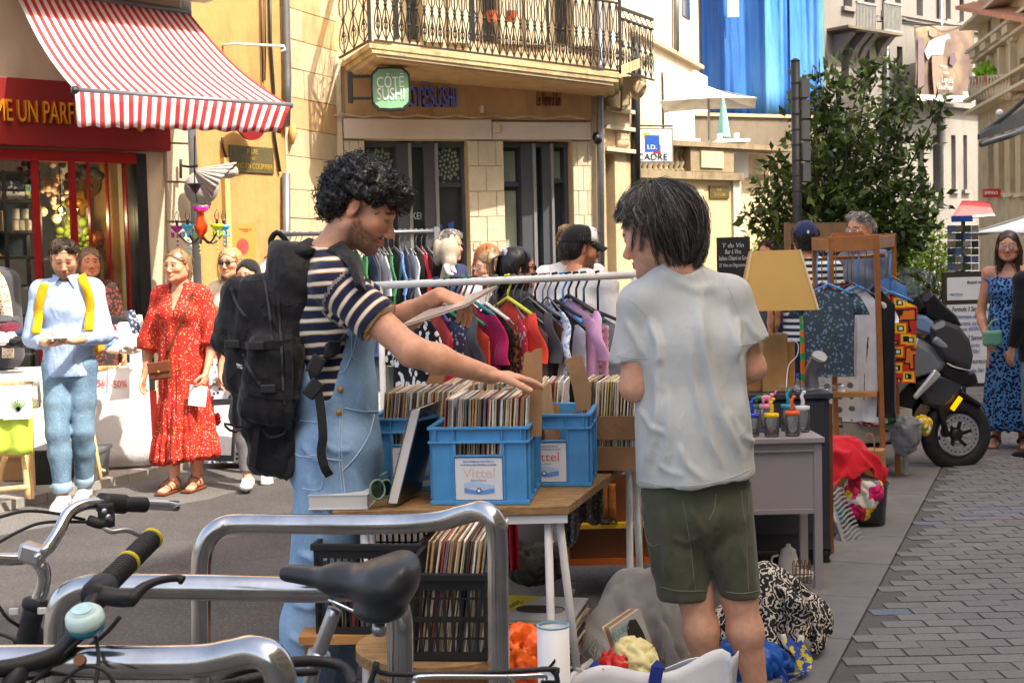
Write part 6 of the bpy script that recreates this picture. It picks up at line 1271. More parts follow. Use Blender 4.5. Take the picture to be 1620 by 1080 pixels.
# GARMENT RAIL behind the table
def garment(hook,ang,W,L,m,lab,sleeves=.0,thick=.045,grp=None,hang=None,drop=.14,name='hanging_garment',flare=1.0,sd=0,hook_r=.03,neck=True,cat='clothing',fr=14):
 r=random.Random(sd); hook=np.array(hook,float); w_=V3(math.cos(ang),math.sin(ang),0); n_=V3(-math.sin(ang),math.cos(ang),0); root=thing(name,lab,cat,hook-V3(0,0,drop+L),grp); top=hook-V3(0,0,drop); ph=r.uniform(0,6)
 def fn(u,v):
  a=u*2*math.pi; ca,sa=math.cos(a),math.sin(a); vv=v
  prof=(W/2)*(.22+.78*(vv/.12))if vv<.12 else(W/2)*(1-.10*math.sin((vv-.1)*2.2)+(flare-1)*(vv-.1))
  tk=thick*(.15+.85*min(1,vv/.5)); fo=.016*math.sin(ca*fr*.5+ph+vv*3)*min(1,vv*1.6)*(1 if sa>0 else-1)
  return top+w_*ca*prof+n_*(sa*tk+fo)+V3(0,0,-L*vv-.025*abs(ca)*(1 if vv<.15 else 0))
 mb=MB(); mb.grid(fn,28,18,True); n0=len(mb.v); mb.f.append(tuple(i*18 for i in range(28))); mb.mi.append(0); mb.f.append(tuple(i*18+17 for i in range(27,-1,-1))); mb.mi.append(0); mb.build('cloth',m,root,True)
 if sleeves:
  for s in(-1,1):
   a=top+w_*s*W*.40-V3(0,0,.05*L+.02); sm=MB()
   sm.grid(lambda u,v:a+w_*s*(.07*v**.6)+V3(0,0,-sleeves*v)+w_*.05*(.6+.4*v)*math.cos(u*6.283)+n_*(.008+.006*v)*math.sin(u*6.283)+n_*.012*math.sin(v*7+ph),12,8,True); sm.build('sleeve',m,root,True)
 hm=hang or M_zinc; q=[hook+w_*.0-V3(0,0,.05),hook-V3(0,0,.03)+w_*.012,hook+V3(0,0,hook_r*.2)+w_*.02,hook+V3(0,0,hook_r*.75),hook+w_*-.018+V3(0,0,hook_r*.2)]
 MB().tube([top-V3(0,0,.005)]+q[:1]+[hook-V3(0,0,.02)+n_*.016,hook+n_*.02,hook+V3(0,0,.022)+n_*.008,hook+V3(0,0,.018)-n_*.014],.0035 if hm is M_zinc else .0055,6).build('hanger_hook',hm,root,True)
 MB().tube([top+w_*W*.42-V3(0,0,.055),top+w_*.0+V3(0,0,.012),top-w_*W*.42-V3(0,0,.055)],.004 if hm is M_zinc else .008,6).build('hanger',hm,root,True)
 return root
DR=5.55
rl=thing('garment_rail','white tubular clothes rail behind the record table','clothes rail',G(800,760)*V3(0,0,0)+V3(-.05,DR,0))
a,b=P(586,452,DR),P(1019,434,DR); MB().tube([a,b],.016,12).build('rail',M_wst,rl,True)
for p,s in((a,1),(b,-1)):
 c=p+V3(s*.04,0,0); MB().tube([c,c*V3(1,1,0)],.013,10).build('post',M_wst,rl,True); MB().tube([c*V3(1,1,0)+V3(0,-.25,.02),c*V3(1,1,0)+V3(0,.25,.02)],.013,8).build('foot',M_wst,rl,True)
def printm(n,a,b,sc,th=.35,kind='Distance'):
 if n in MATS:return MATS[n]
 t=NT(n); o=t.co(); v=t.n('TexVoronoi',Vector=t.mp(o,(1,1,1)),Scale=float(sc)).outputs[kind]; nz=t.math('ADD',v,t.math('MULTIPLY',t.math('SUBTRACT',t.noise(o,sc*1.5,3),.5),.5)); t.bump(t.noise(t.mp(o,(1,1,.5)),24,4),.3,.008)
 MATS[n]=t.out(t.ramp(nz,[(th,a),(th+.03,b)]),.9,0,.2); return t.m
CL=dict(white=S(226,226,224),black=(.012,.012,.014),magenta=S(178,24,84),coral=S(236,84,64),orange=S(232,70,52),taupe=S(126,108,108),dgrey=S(70,70,76),brown=S(96,54,34),pink=S(232,172,206),lilac=S(196,190,206),green=S(40,120,70),navy=S(34,44,76),red=S(200,30,44),grey=S(128,130,134),maroon=S(90,26,44),olive=S(110,104,70),cream=S(230,222,206),blue=S(90,130,180),lgrey=S(190,192,196))
fb_=lambda k:fabric('cloth_'+k,CL[k],.12)
M_wpr=printm('white_blue_leaf_print',S(226,228,230),S(70,90,120),40,.34); M_pkp=printm('pink_abstract_print',S(236,210,200),S(220,70,90),38,.38); M_bwl=printm('black_white_leaf_print',S(232,230,226),(.01,.01,.012),26,.38); M_brp=printm('brown_gold_print',(.02,.014,.012),S(120,80,50),60,.5); M_lbp=printm('light_blue_print',S(150,180,216),S(230,234,240),50,.4)
t=NT('beige_stripe_knit'); z_=t.sep(t.co())[2]; M_bst=t.out(t.mix(t.math('GREATER_THAN',t.math('FRACT',t.math('MULTIPLY',z_,34.0)),.55),S(222,218,208),S(170,158,138)),.95)
H_c=dict(g=mat('green_hanger',S(20,120,80),.4),t=mat('teal_hanger',S(0,118,120),.35),w=mat('white_hanger',(.72,.72,.7),.4),k=M_black,b=mat('blue_hanger',S(70,150,220),.35),p=mat('purple_hanger',S(50,40,110),.4),y=mat('yellow_hanger',S(206,206,60),.4),z=M_zinc)
GL=[(650,M_bwl,'black and white leaf print',.9,62,'z',.98),(690,fb_('red'),'red',.7,70,'p',.9),(706,M_wpr,'white with blue leaf print',.62,60,'g',.78),(717,fb_('dgrey'),'dark grey',.6,64,'k',.72),(725,fb_('black'),'black',.6,66,'k',.76),(733,fb_('coral'),'coral',.66,56,'g',.8),(744,fb_('magenta'),'magenta',.62,52,'t',.7),(768,fb_('black'),'black vest',.56,55,'w',.7),(784,M_brp,'dark brown sequin print',.55,62,'z',.68),(803,fb_('orange'),'orange red',.62,56,'y',.72),(812,M_pkp,'pink abstract print',.62,70,'z',.8),(824,fb_('taupe'),'taupe',.62,58,'z',.78),(835,fb_('dgrey'),'charcoal',.62,66,'z',.8),(846,fb_('brown'),'brown',.62,60,'k',.62),(858,fb_('lgrey'),'pale grey',.58,66,'z',.76),(866,M_lbp,'light blue print',.6,68,'z',.8),(878,fb_('black'),'black long',.62,56,'k',.86),(890,fb_('lilac'),'lilac grey',.58,66,'b',.72),(899,fb_('pink'),'pale pink',.62,60,'k',.8),(911,M_bst,'beige striped knit',.58,56,'k',.7),(923,fb_('pink'),'pink',.5,66,'t',.55)]
for i,(px,m,nm,L,an,hk,dr)in enumerate(GL):
 f_=(px-586)/(1019-586); hkp=a+(b-a)*f_; D=DR
 garment(hkp,R_(-an-random.uniform(-4,6)),random.uniform(.38,.44),L,m,'%s top hanging on the white rail%s'%(nm,' near its left end' if px<700 else ''),sleeves=.2 if i%3==0 else 0,thick=.022,grp='clothes on the white garment rail',hang=H_c[hk],drop=.085+.02*(i%3),sd=i,fr=12)
dj=fabric('grey_denim',S(124,128,136),.15,400); hk=a+(b-a)*((945-586)/433.)
garment(hk,R_(-30),.42,.66,dj,'grey denim jacket at the right end of the white rail',.42,.055,'clothes on the white garment rail',M_black,.16,sd=77)
# REAR PIPE RAIL (far, left of the restaurant)
DQ=10.2; pr=thing('pipe_clothes_rail','dark metal clothes rail of crowded garments before the restaurant','clothes rail',V3(P(580,400,DQ)[0],DQ,0))
a2,b2=P(446,371,DQ),P(695,366,DQ); MB().tube([a2,b2],.016,10).build('rail',M_zinc,pr,True)
for p in(a2,b2-V3(.02,0,0)):MB().box(p*V3(1,1,.5)+V3(0,0,.02),(.035,.035,p[2]+.03)).build('upright',M_greyl,pr); MB().beam(p*V3(1,1,0)+V3(0,-.3,.03),p*V3(1,1,0)+V3(0,.3,.03),.03,.03).build('foot',M_greyl,pr)
cols=['cream','pink','navy','black','dgrey','cream','green','black','lgrey','navy','dgrey','taupe','red','white','green','white','navy','dgrey','lgrey','olive','green','black','blue','navy','lgrey','black','red','black','black','white']
for i,c in enumerate(cols):
 px=440+i*8.7;
 if 478<px<575 and i%2:continue
 f_=(px-446)/249.; r=random.Random(i)
 garment(a2+(b2-a2)*max(.01,f_),R_(-20 if i==0 else-60-r.uniform(0,18)),.42,r.uniform(.7,.95),fb_(c),('cream shirt on a wooden hanger at the left end of the pipe rail' if i==0 else '%s garment crowded on the dark pipe rail'%{'dgrey':'charcoal','lgrey':'pale grey'}.get(c,c)),0 if i%2 else .3,.035,'clothes on the dark pipe rail',mat('wood_hanger',S(190,120,60),.5)if i==0 else M_zinc,.12,sd=100+i)
# UNDER AND AROUND THE TABLE
M_bkp=mat('black_crate_plastic',(.014,.014,.015),.45,.2,8); M_woodb=mat('brown_veneer',S(120,72,40),.45,.25,4,.1,30); M_oak=mat('oak_wood',S(176,124,72),.55,.25,5,.15,40); M_brass=mat('brass',S(200,160,70),.25,.15,9,metal=.9)
def grid_crate(o,yaw,W,L,H,lab,two=True):
 f=Fr(o,yaw); r=thing('folding_crate',lab,'crate',o,'black folding crates under the table'); t=.006
 for(nm,n_,fn)in(('front',W,lambda mb,a,b,z0,z1:f.box(mb,a,b,0,t,z0,z1)),('back',W,lambda mb,a,b,z0,z1:f.box(mb,a,b,L-t,L,z0,z1)),('side',L,lambda mb,a,b,z0,z1:f.box(mb,0,t,a,b,z0,z1)),('side',L,lambda mb,a,b,z0,z1:f.box(mb,W-t,W,a,b,z0,z1))):
  mb=MB(); nb=int(n_/.022); e=t if nm=='side' else 0
  for z0,z1 in((0,.022),(H*.24,H*.26),(H*.44,H*.5),(H*.70,H*.72),(H-.045,H)):fn(mb,e,n_-e,z0,z1)
  for i in range(nb+1):
   x=e+.0+(n_-2*e-.008)*i/nb;
   for z0,z1 in((.022,H*.24),(H*.26,H*.44),(H*.5,H*.70),(H*.72,H-.045)):fn(mb,x,x+.007,z0,z1)
  mb.build('%s_panel'%nm,M_bkp,r)
 mb=MB(); f.box(mb,-.008,W+.008,-.008,-.0005,H-.02,H); f.box(mb,-.008,W+.008,L+.0005,L+.008,H-.02,H); f.box(mb,-.008,-.0005,0,L,H-.02,H); f.box(mb,W+.0005,W+.008,0,L,H-.02,H); mb.build('rim',M_bkp,r,bevel=.002)
 f.box(MB(),t,W-t,t,L-t,.0,.006).build('base',M_bkp,r); return f
D=3.52; cz=P(700,1042,D)[2]
f=grid_crate(V3(P(640,1040,D)[0],D,cz),R_(-6),.225,.35,.235,'black folding crate full of records standing on a round stool')
record_row(f,.03,.205,.012,.008,30,.14,'record sleeve standing in the black crate on the stool','records in the black folding crate',sd=8,size=.312)
st=thing('round_stool','round chipboard topped stool carrying a black crate','stool',V3(P(690,1060,D)[0],D+.18,0)); c=V3(P(690,1060,D)[0],D+.17,cz-.004)
MB().lathe([(.001,-.03),(.235,-.03),(.235,0),(.001,0)],c,32).build('seat',M_osb,st); MB().lathe([(.20,-.06),(.20,-.032),(.001,-.032)],c,24).build('apron',M_oak,st)
for a in(.8,2.4,3.9,5.5):MB().tube([c+V3(.16*math.cos(a),.16*math.sin(a),-.05),V3(c[0]+.22*math.cos(a),c[1]+.22*math.sin(a),0)],.015,8).build('leg',M_oak,st)
D2=4.05; f2=grid_crate(V3(P(500,1000,D2)[0],D2,P(560,1000,D2)[2]),R_(-8),.33,.42,.28,'second black folding crate half hidden behind the bicycle saddle')
bs=thing('low_bench','low wooden bench under the second black crate','bench',V3(f2 .o[0]+.17,D2+.2,0)); zb_=f2 .o[2]
MB().box((f2 .o[0]+.2,D2+.2,zb_-.015),(.5,.46,.026)).build('seat',M_oak,bs)
for x in(-.02,.42):
 for y in(.02,.38):MB().box((f2 .o[0]+x,D2+y,(zb_-.03)/2),(.035,.035,zb_-.03)).build('leg',M_oak,bs)
for i in range(7):
 m=M_rec[(i*5)%12]; p=f2 .w(.05+.03*i,.03,.01); o=MB().box(p+V3(0,.1,.075),(.012,.18,.15)).build('boxed_disc',m,None); tag(o,'boxed disc standing in the second black crate','record','boxed discs in the second black crate')
sk=V3(P(850,1010,4.35)[0],4.38,0); zz=.17; base_=thing('step_box','small dark box beneath the flat stack of records','box',sk); MB().box(sk+V3(0,.15,.085),(.30,.30,.165)).build('body',M_woodb,base_,bevel=.004)
z=.172; rr=random.Random(4)
for i in range(34):
 t_=.0045; o=MB().box((sk[0]+rr.uniform(-.008,.008),4.53+rr.uniform(-.008,.008),z+t_/2),(.313,.313,t_*.86),np.array(Matrix.Rotation(R_(-13)+rr.uniform(-.03,.03),3,'Z'))).build('record_sleeve',M_rec[rr.choices(range(12),[3,3,6,4,6,3,2,3,5,3,4,5])[0]],None); tag(o,'record lying in the flat stack under the table','record','flat stack of records under the table'); z+=t_
tp_=thing('portrait_record','record with monochrome portrait and yellow corner on top of the flat stack','record',V3(sk[0],4.53,z)); R1=np.array(Matrix.Rotation(R_(-13),3,'Z')); c=V3(sk[0],4.53,z+.003)
MB().box(c,(.315,.315,.004),R1).build('sleeve',mat('silver_sleeve',S(200,202,204),.4,.1,5),tp_); pq=lambda pts,m,nm,dz:MB().prism([c+R1@V3(x,y,.0021+dz)for x,y in pts],[c+R1@V3(x,y,.0027+dz)for x,y in pts]).build(nm,m,tp_)
pq([(-.157,-.157),(-.10,-.157),(-.02,.157),(-.157,.157)],mat('yellow_print',S(236,216,40),.5),'yellow_corner',0)
pq([(.02+.085*math.cos(a),-.02+.06*math.sin(a)*(1+.2*math.cos(2*a)))for a in np.linspace(0,6.2,22)],M_black,'hair_print',.0008); pq([(.075+.03*math.cos(a),-.035+.04*math.sin(a))for a in np.linspace(0,6.2,16)],mat('grey_print',S(150,150,152),.5),'face_print',.0016)
text('Thelonious Monk',c+R1@V3(-.09,-.01,.003),R1@V3(.22,.97,0),R1@V3(-.97,.22,0),.24,.035,M_black,tp_,depth=.0006,shear=.2)if False else text('@rkboy.',c+R1@V3(-.095,-.01,.003),R1@V3(.22,.97,0),R1@V3(-.97,.22,0),.2,.05,M_black,tp_,depth=.0006,shear=.2)
D=3.35; c=P(877,1085,D); tu=thing('cardboard_tube','tall white round carton with black lettering standing before the table','tube',V3(c[0],D,0)); zt_=P(877,990,D)[2]; R0=26*D/2100
MB().lathe([(R0,0),(R0,zt_),(R0-.003,zt_),(R0-.003,.01)],(c[0],D,0),32).build('wall',mat('white_card',(.78,.78,.77),.5,.04),tu,True); MB().lathe([(.001,0),(R0-.002,0),(R0-.002,.004),(.001,.004)],(c[0],D,zt_-.04),24).build('inside',M_black,tu); MB().lathe([(R0,0),(R0+.001,.004),(R0-.004,.006),(R0-.005,0)],(c[0],D,zt_),32,caps=False).build('rim',mat('tube_rim_blue',S(130,170,180),.5),tu)
text('YE',(c[0]-.016,D-R0*.95,zt_-.115),(0.55,-.35,0)if False else(0,0,-1),(1,0,0),.09,.038,M_black,tu,depth=.004)
def crumple(name,lab,cat,c,r,m,sd,amp=.03,fr=(14,14,14),parts=None,h=.009,flat=None):
 c=np.array(c,float); F=Field(c-np.array(r)*1.6-.06,c+np.array(r)*1.6+.06,h); F.ell(c,r,None,.03); rr=np.random.default_rng(sd)
 for i in range(7):F.ell(c+rr.uniform(-.75,.75,3)*np.array(r),np.array(r)*rr.uniform(.3,.6),None,.05)
 if flat is not None:F.plane((0,0,flat),(0,0,-1))
 V,Q=F.mesh(); V=relax(V,Q,1); N=vnormals(V,Q); n1=vnoise(V,fr,sd); n2=vnoise(V,tuple(1.9*x for x in fr),sd+3); V=V-N*(amp*.9*np.exp(-(n1/.16)**2)+amp*.5*np.exp(-(n2/.14)**2)-amp*.5*n1)[:,None]
 if flat is not None:V[:,2]=np.maximum(V[:,2],flat)
 o=soft(name,V,Q,m,None); tag(o,lab,cat); return o
crumple('shopping_bag','crumpled orange shopping bag left of the white tube','bag',P(828,1055,3.5),(.055,.07,.10),mat('orange_plastic',S(236,96,24),.35,.12,12,.3,60),3,.03,(22,22,22))
crumple('white_liner','white bag lining folded beside the orange bag','bag',P(808,1045,3.62),(.035,.06,.06),mat('white_plastic',(.7,.7,.69),.4),6,.02)
def woven(n,c):
 t=NT(n); o=t.co(); w1=t.n('TexWave',Vector=o,Scale=110.0,_bands_direction='X').outputs[0]; w2=t.n('TexWave',Vector=o,Scale=110.0,_bands_direction='Z').outputs[0]; t.bump(t.math('ADD',t.math('MULTIPLY',w1,w2),t.noise(o,18,4)),.7,.01); return t.out(t.ramp(t.noise(o,10,6),[(.3,tuple(x*.8 for x in c)),(.7,c)]),.95,0,.1,sheen=.3)
M_throw=woven('beige_wool',S(216,210,200))
def drape(size,n,c,cols,frames=45,sd=0,amp=.05,yaw=.3,stiff=4.0):
 """let a cloth fall over round supports and return the settled sheet"""
 r=np.random.default_rng(sd); nx,ny=n; u,v=np.meshgrid(np.linspace(-.5,.5,nx),np.linspace(-.5,.5,ny),indexing='ij'); ph=r.uniform(0,6,4)
 x=u*size[0]*.78; y=v*size[1]*.78; z=amp*np.sin(u*13+ph[0]+2*v)+amp*.8*np.sin(v*15+ph[1]+3*u)+amp*.5*np.sin((u+v)*22+ph[2]); X_=np.stack([c[0]+x*math.cos(yaw)-y*math.sin(yaw),c[1]+x*math.sin(yaw)+y*math.cos(yaw),c[2]+z],-1).reshape(-1,3)
 Q=np.array([(i*ny+j,(i+1)*ny+j,(i+1)*ny+j+1,i*ny+j+1)for i in range(nx-1)for j in range(ny-1)]); me=np_mesh('tmp',X_,Q); o=bpy.data.objects.new('tmp',me); COL.objects.link(o); m=o.modifiers.new('c','CLOTH'); st=m.settings; st.quality=6; st.mass=.3; st.tension_stiffness=12; st.compression_stiffness=12; st.bending_stiffness=.4; st.shear_stiffness=4; st.air_damping=2
 m.collision_settings.distance_min=.006; m.collision_settings.use_self_collision=True; m.collision_settings.self_distance_min=.006; m.collision_settings.collision_quality=3; tmp=[]
 for k in list(cols)+[None]:
  mb=MB(); mb.ball(k[0],k[1],18,12)if k else mb.add([(c[0]-2,c[1]-2,.004),(c[0]+2,c[1]-2,.004),(c[0]+2,c[1]+2,.004),(c[0]-2,c[1]+2,.004)],[(0,1,2,3)])
  me2=bpy.data.meshes.new('tmpc'); me2 .from_pydata(mb.v,[],mb.f); oc=bpy.data.objects.new('tmpc',me2); COL.objects.link(oc); cm=oc.modifiers.new('k','COLLISION'); oc.collision.thickness_outer=.005; oc.collision.cloth_friction=30; tmp.append(oc)
 m.point_cache.frame_start=1; m.point_cache.frame_end=frames+2
 for f_ in range(1,frames+1):SC.frame_set(f_)
 ev=o.evaluated_get(bpy.context.evaluated_depsgraph_get()); a=np.empty(len(ev.data.vertices)*3,np.float32); ev.data.vertices.foreach_get('co',a)
 for q in tmp+[o]:bpy.data.objects.remove(q)
 SC.frame_set(1); V=a.reshape(-1,3).astype(float); V[:,2]=np.maximum(V[:,2],.004); return V,Q
def cloth_thing(name,lab,cat,V,Q,m,th=.006):
 o=soft(name,V,Q,m,None); tag(o,lab,cat); s_=o.modifiers.new('t','SOLIDIFY'); s_.thickness=th; s_.offset=1; b=o.modifiers.new('s','SUBSURF'); b.levels=b.render_levels=1; return o
c=P(1005,985,4.5); V,Q=drape((1.05,.9),(50,44),V3(c[0]+.02,4.6,.60),[(P(1000,960,4.6)*V3(1,1,0)+V3(.0,.03,.24),(.10,.11,.18)),(P(962,1000,4.55)*V3(1,1,0)+V3(0,0,.14),(.08,.1,.15)),(P(1050,985,4.6)*V3(1,1,0)+V3(0,.02,.18),(.10,.1,.20)),(P(1010,985,4.6)*V3(1,1,0)+V3(0,0,.1),(.16,.1,.16))],32,3,.07)
N=vnormals(V,Q); n1=vnoise(V,(17,17,12),4); n2=vnoise(V,(34,34,26),6); V=V+N*(.012*n1-.014*np.exp(-(n1/.14)**2)-.008*np.exp(-(n2/.14)**2))[:,None]; V[:,2]=np.maximum(V[:,2],.004)
th=cloth_thing('fringed_throw','beige fringed wool throw heaped beside the trestle leg','throw',V,Q,M_throw); TF=bvh(th)
fr_=MB(); rr=np.random.default_rng(5)
for(x0,y0,x1,y1)in((938,1005,960,1030),(1050,1020,1075,1050),(1000,1010,1045,1035)):
 for i in range(16):
  u=i/15; q=hit(TF,x0+(x1-x0)*u,y0+(y1-y0)*u,.006)
  if q is None:q=P(x0+(x1-x0)*u,y0+(y1-y0)*u,4.38)
  fr_.tube([q,q+V3(rr.normal()*.015,-.012,-.03),q+V3(rr.normal()*.03,-.012,-.065),q+V3(rr.normal()*.04,-.006,-.09)],.0022,4)
fr_.build('fringe',M_throw,th)['kind']='stuff'
rp=thing('portrait_record','records with a long haired portrait cover standing in the white tote','record',P(1010,1060,3.9)); q=[P(967,993,3.95),P(1012,962,3.98),P(1046,1062,3.93),P(1000,1090,3.9)]
nb_=nrm(np.cross(q[1]-q[0],q[3]-q[0])); nb_=nb_ if nb_[1]>0 else-nb_
MB().prism(q,[p+nb_*.004 for p in q]).build('sleeve',mat('portrait_sleeve',S(150,148,138),.4,.1,4),rp)
for i in range(4):o_=V3(-.006,.004,.0)*(i+1); MB().prism([p+o_+nb_*.004*(i+1)for p in q],[p+o_+nb_*(.004*(i+1)+.003)for p in q]).build('record_sleeve',M_rec[(i*3)%9],None); tag(COL.objects[-1],'plain sleeve behind the long haired portrait record in the tote','record','sleeves behind the portrait record')
bl=lambda u,v:(q[0]*(1-u)+q[1]*u)*(1-v)+(q[3]*(1-u)+q[2]*u)*v-nb_*.0008
pts=[(.45,.12),(.6,.06),(.78,.1),(.86,.3),(.9,.6),(.98,.95),(.55,.95),(.38,.8),(.34,.4)]; MB().prism([bl(*p)for p in pts],[bl(*p)-nb_*.0008 for p in pts]).build('hair_print',mat('print_darkhair',(.02,.014,.01),.35),rp); pts=[(.6,.55),(.72,.5),(.78,.7),(.86,.92),(.66,.9)]; MB().prism([bl(*p)-nb_*.001 for p in pts],[bl(*p)-nb_*.0018 for p in pts]).build('arm_print',mat('print_arm',S(176,128,96),.5),rp)
text('ELLES',bl(.22,.12)-nb_*.001,nrm(q[1]-q[0]),nrm(q[0]-q[3]),.06,.018,mat('print_teal',S(60,140,150),.5),rp,depth=.0006)
tt=thing('tote_bag','large white woven plastic tote with blue handles at the bottom edge','bag',V3(P(1035,1090,3.7)[0],3.7,0)); zt_=P(1030,1062,3.62)[2]; x0=P(906,1070,3.62)[0]; x1=P(1160,1050,3.62)[0]; M_tote=mat('white_woven_plastic',(.72,.73,.74),.35,.06,8,.35,40)
mb=MB()
def tote(u,v):
 a=u*4; k=int(a)%4; s_=a-int(a); w_=.30-.275*v; cs=[(x0,3.58),(x1,3.62),(x1+.01,3.62+w_),(x0+.02,3.6+w_)]; p,q_=cs[k],cs[(k+1)%4]; x,y=p[0]+(q_[0]-p[0])*s_,p[1]+(q_[1]-p[1])*s_
 z=(zt_+.035*((x-x0)/(x1-x0))+.012*math.sin(a*9)+(.0 if k!=0 else .012*math.sin(s_*8)))*v*(.97 if k==2 else 1); return V3(x+.012*math.sin(a*7+v*3)*v,y+.012*math.sin(a*5+v*4),z+.004)
mb.grid(tote,64,14,True); o=mb.build('body',M_tote,tt,True); sm_=o.modifiers.new('s','SOLIDIFY'); sm_.thickness=.003
mb=MB(); mb.add([(x0,3.6,.01),(x1,3.62,.01),(x1,3.9,.01),(x0+.04,3.88,.01)],[(0,1,2,3)]); mb.build('base',M_tote,tt)
M_hnd=fabric('blue_webbing',S(36,56,130),.1,300)
for px in(938,1035):a=P(px,1062,3.585); ribbon([a+V3(0,-.004,-.25),a+V3(0,-.006,-.03),a+V3(.008,-.004,.012),a+V3(.02,.0,.02)],.035,.004,V3(1,0,.1)).build('handle',M_hnd,tt)
crumple('yellow_bag','pale yellow plastic bag peeping out of the white tote','bag',P(1008,1055,3.75),(.05,.05,.06),mat('yellow_plastic',S(226,214,150),.4),9,.02,(22,22,22)); crumple('red_bag','red plastic bag tucked inside the white tote','bag',P(975,1062,3.75),(.04,.05,.05),mat('red_plastic',S(200,40,30),.35),12,.02,(20,20,20))
t=NT('black_palm_print'); M_palm=t.out(t.ramp(t.n('TexWave',Vector=t.co(),Scale=9.0,Distortion=22.0,Detail=4.0,**{'Detail Scale':2.2}).outputs[0],[(.70,(.012,.012,.013)),(.76,S(214,206,190))]),.9); c=P(1215,980,5.0)
g_=lambda x,D:P(x,980,D)*V3(1,1,0)
V,Q=drape((.74,.70),(46,44),V3(g_(1208,5.0)[0],5.0,.62),[(g_(1212,5.0)+V3(0,0,.16),(.10,.11,.19)),(g_(1170,5.0)+V3(0,0,.10),(.09,.1,.12)),(g_(1245,4.98)+V3(0,0,.11),(.07,.08,.13))],32,8,.05,.5); sk_=cloth_thing('fabric_sack','black and cream palm print cloth sack heaped beside the bare legs','bag',V,Q,M_palm)
MB().tube(spline([P(1238,1003,4.82),P(1245,1022,4.8),P(1262,1024,4.8),P(1268,1005,4.82)],12),.012,8).build('rope_handle',mat('white_rope',S(220,212,196),.9,.2,60,.8,60),sk_,True)
bb=crumple('blue_bag','shiny blue carrier bag beneath the palm print sack','bag',P(1190,1050,4.75),(.15,.12,.10),mat('blue_tarp_bag',S(14,84,170),.3,.15,12,.4,50),15,.025,(16,16,16),flat=.004)
t=NT('blue_yellow_strap'); M_bys=t.out(t.ramp(t.noise(t.co(),40,2),[(.5,S(30,70,160)),(.56,S(220,200,50))]),.7)
ribbon(spline([P(1245,1010,4.7),P(1262,1035,4.66),P(1270,1060,4.64),P(1250,1070,4.62),P(1235,1075,4.62)],16),.03,.003,V3(1,0,.5)).build('strap',M_bys,bb); ribbon(spline([P(1262,1015,4.72),P(1278,1040,4.7),P(1276,1056,4.68),P(1262,1068,4.66)],14),.03,.003,V3(1,0,.3)).build('strap',M_bys,bb)
# chest on castors, yellow shelf, candlesticks, lace cloth (behind the table, right)
D=5.95; ch_=thing('wooden_chest','brown wooden chest on castors with yellow shelf behind the table','chest',V3(P(950,905,D)[0],D+.2,0)); x0,x1=P(893,860,D)[0],P(1040,860,D)[0]; z0,z1=P(940,893,D)[2],P(940,700,D)[2]
MB().box(((x0+x1)/2,D+.22,(z0+z1)/2),(x1-x0,.42,z1-z0)).build('carcass',M_woodb,ch_,bevel=.004); MB().box(((x0+x1)/2,D-.01,P(940,830,D)[2]),(x1-x0+.02,.06,.02)).build('shelf',mat('yellow_lacquer',S(214,170,40),.35),ch_); MB().box(((x0+x1)/2,D-.004,z0+.015),(x1-x0+.006,.012,.03)).build('plinth',mat('orange_wood',S(196,96,40),.5),ch_); MB().box((x0+.01,D-.006,(z0+z1)/2-.05),(.025,.016,(z1-z0)*.75)).build('stile',M_oak,ch_)
for x in(x0+.03,x1-.06):MB().lathe([(.001,-.012),(.026,-.012),(.026,.012),(.001,.012)],(x,D+.03,.027),16,(1,0,0)).build('castor',mat('castor_grey',S(150,150,152),.4),ch_,True); MB().box((x,D+.03,.05),(.04,.04,.03)).build('castor_fork',M_zinc,ch_)
for i,px in enumerate((957,969)):
 c=P(px,828,D-.03); o=thing('candlestick',('left' if i==0 else 'right')+' wicker candlestick with green glass foot on the chest shelf','candlestick',c); MB().lathe([(.024,0),(.02,.012),(.008,.02),(.014,.03)],c,14).build('glass_foot',glass('green_glass',(.5,.65,.55)),o,True); MB().lathe([(.016,.03),(.018,.08),(.016,.16),(.019,.18)],c,14).build('stem',mat('wicker',S(186,120,60),.7,.3,40,.6,60),o,True)
M_lace=printm('grey_lace',S(176,170,168),S(110,104,104),60,.3); lc=thing('lace_cloth','grey lace cloth draped below the right end of the table','cloth',P(920,860,4.95)); MB().slab(lambda u,v:P(893+u*60,778-18*u+v*(84-30*u+12*math.sin(u*9)),5.0)+V3(0,.03*math.sin(u*17),0),20,14,.004).build('drape',M_lace,lc,True)
sk2=fb_('red'); lc=thing('red_cloth','red garment hanging in the dark beneath the table','cloth',P(808,900,5.3)); MB().slab(lambda u,v:P(800+u*18+v*4,812+v*90,5.35)+V3(0,.02*math.sin(u*12),0),8,10,.006).build('drape',sk2,lc,True)
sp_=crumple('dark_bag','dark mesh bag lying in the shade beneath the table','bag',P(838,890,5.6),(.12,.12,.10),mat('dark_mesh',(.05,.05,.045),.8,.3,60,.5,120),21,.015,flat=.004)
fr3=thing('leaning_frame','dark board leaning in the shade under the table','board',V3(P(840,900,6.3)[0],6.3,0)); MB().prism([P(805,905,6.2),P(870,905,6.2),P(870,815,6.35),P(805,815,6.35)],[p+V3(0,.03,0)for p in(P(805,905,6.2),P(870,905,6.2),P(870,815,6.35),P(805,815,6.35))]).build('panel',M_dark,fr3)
bf=thing('brass_stand','slim brass clothes stand beside the grey shirted man','stand',V3(P(1012,900,5.7)[0],5.7,0)); MB().tube([P(1008,640,5.7),P(1018,920,5.7)*V3(1,1,0)+V3(0,0,.01)],.008,8).build('pole',M_brass,bf,True); MB().ball(P(1018,908,5.7),.03,12,8).build('ball_foot',M_brass,bf,True)
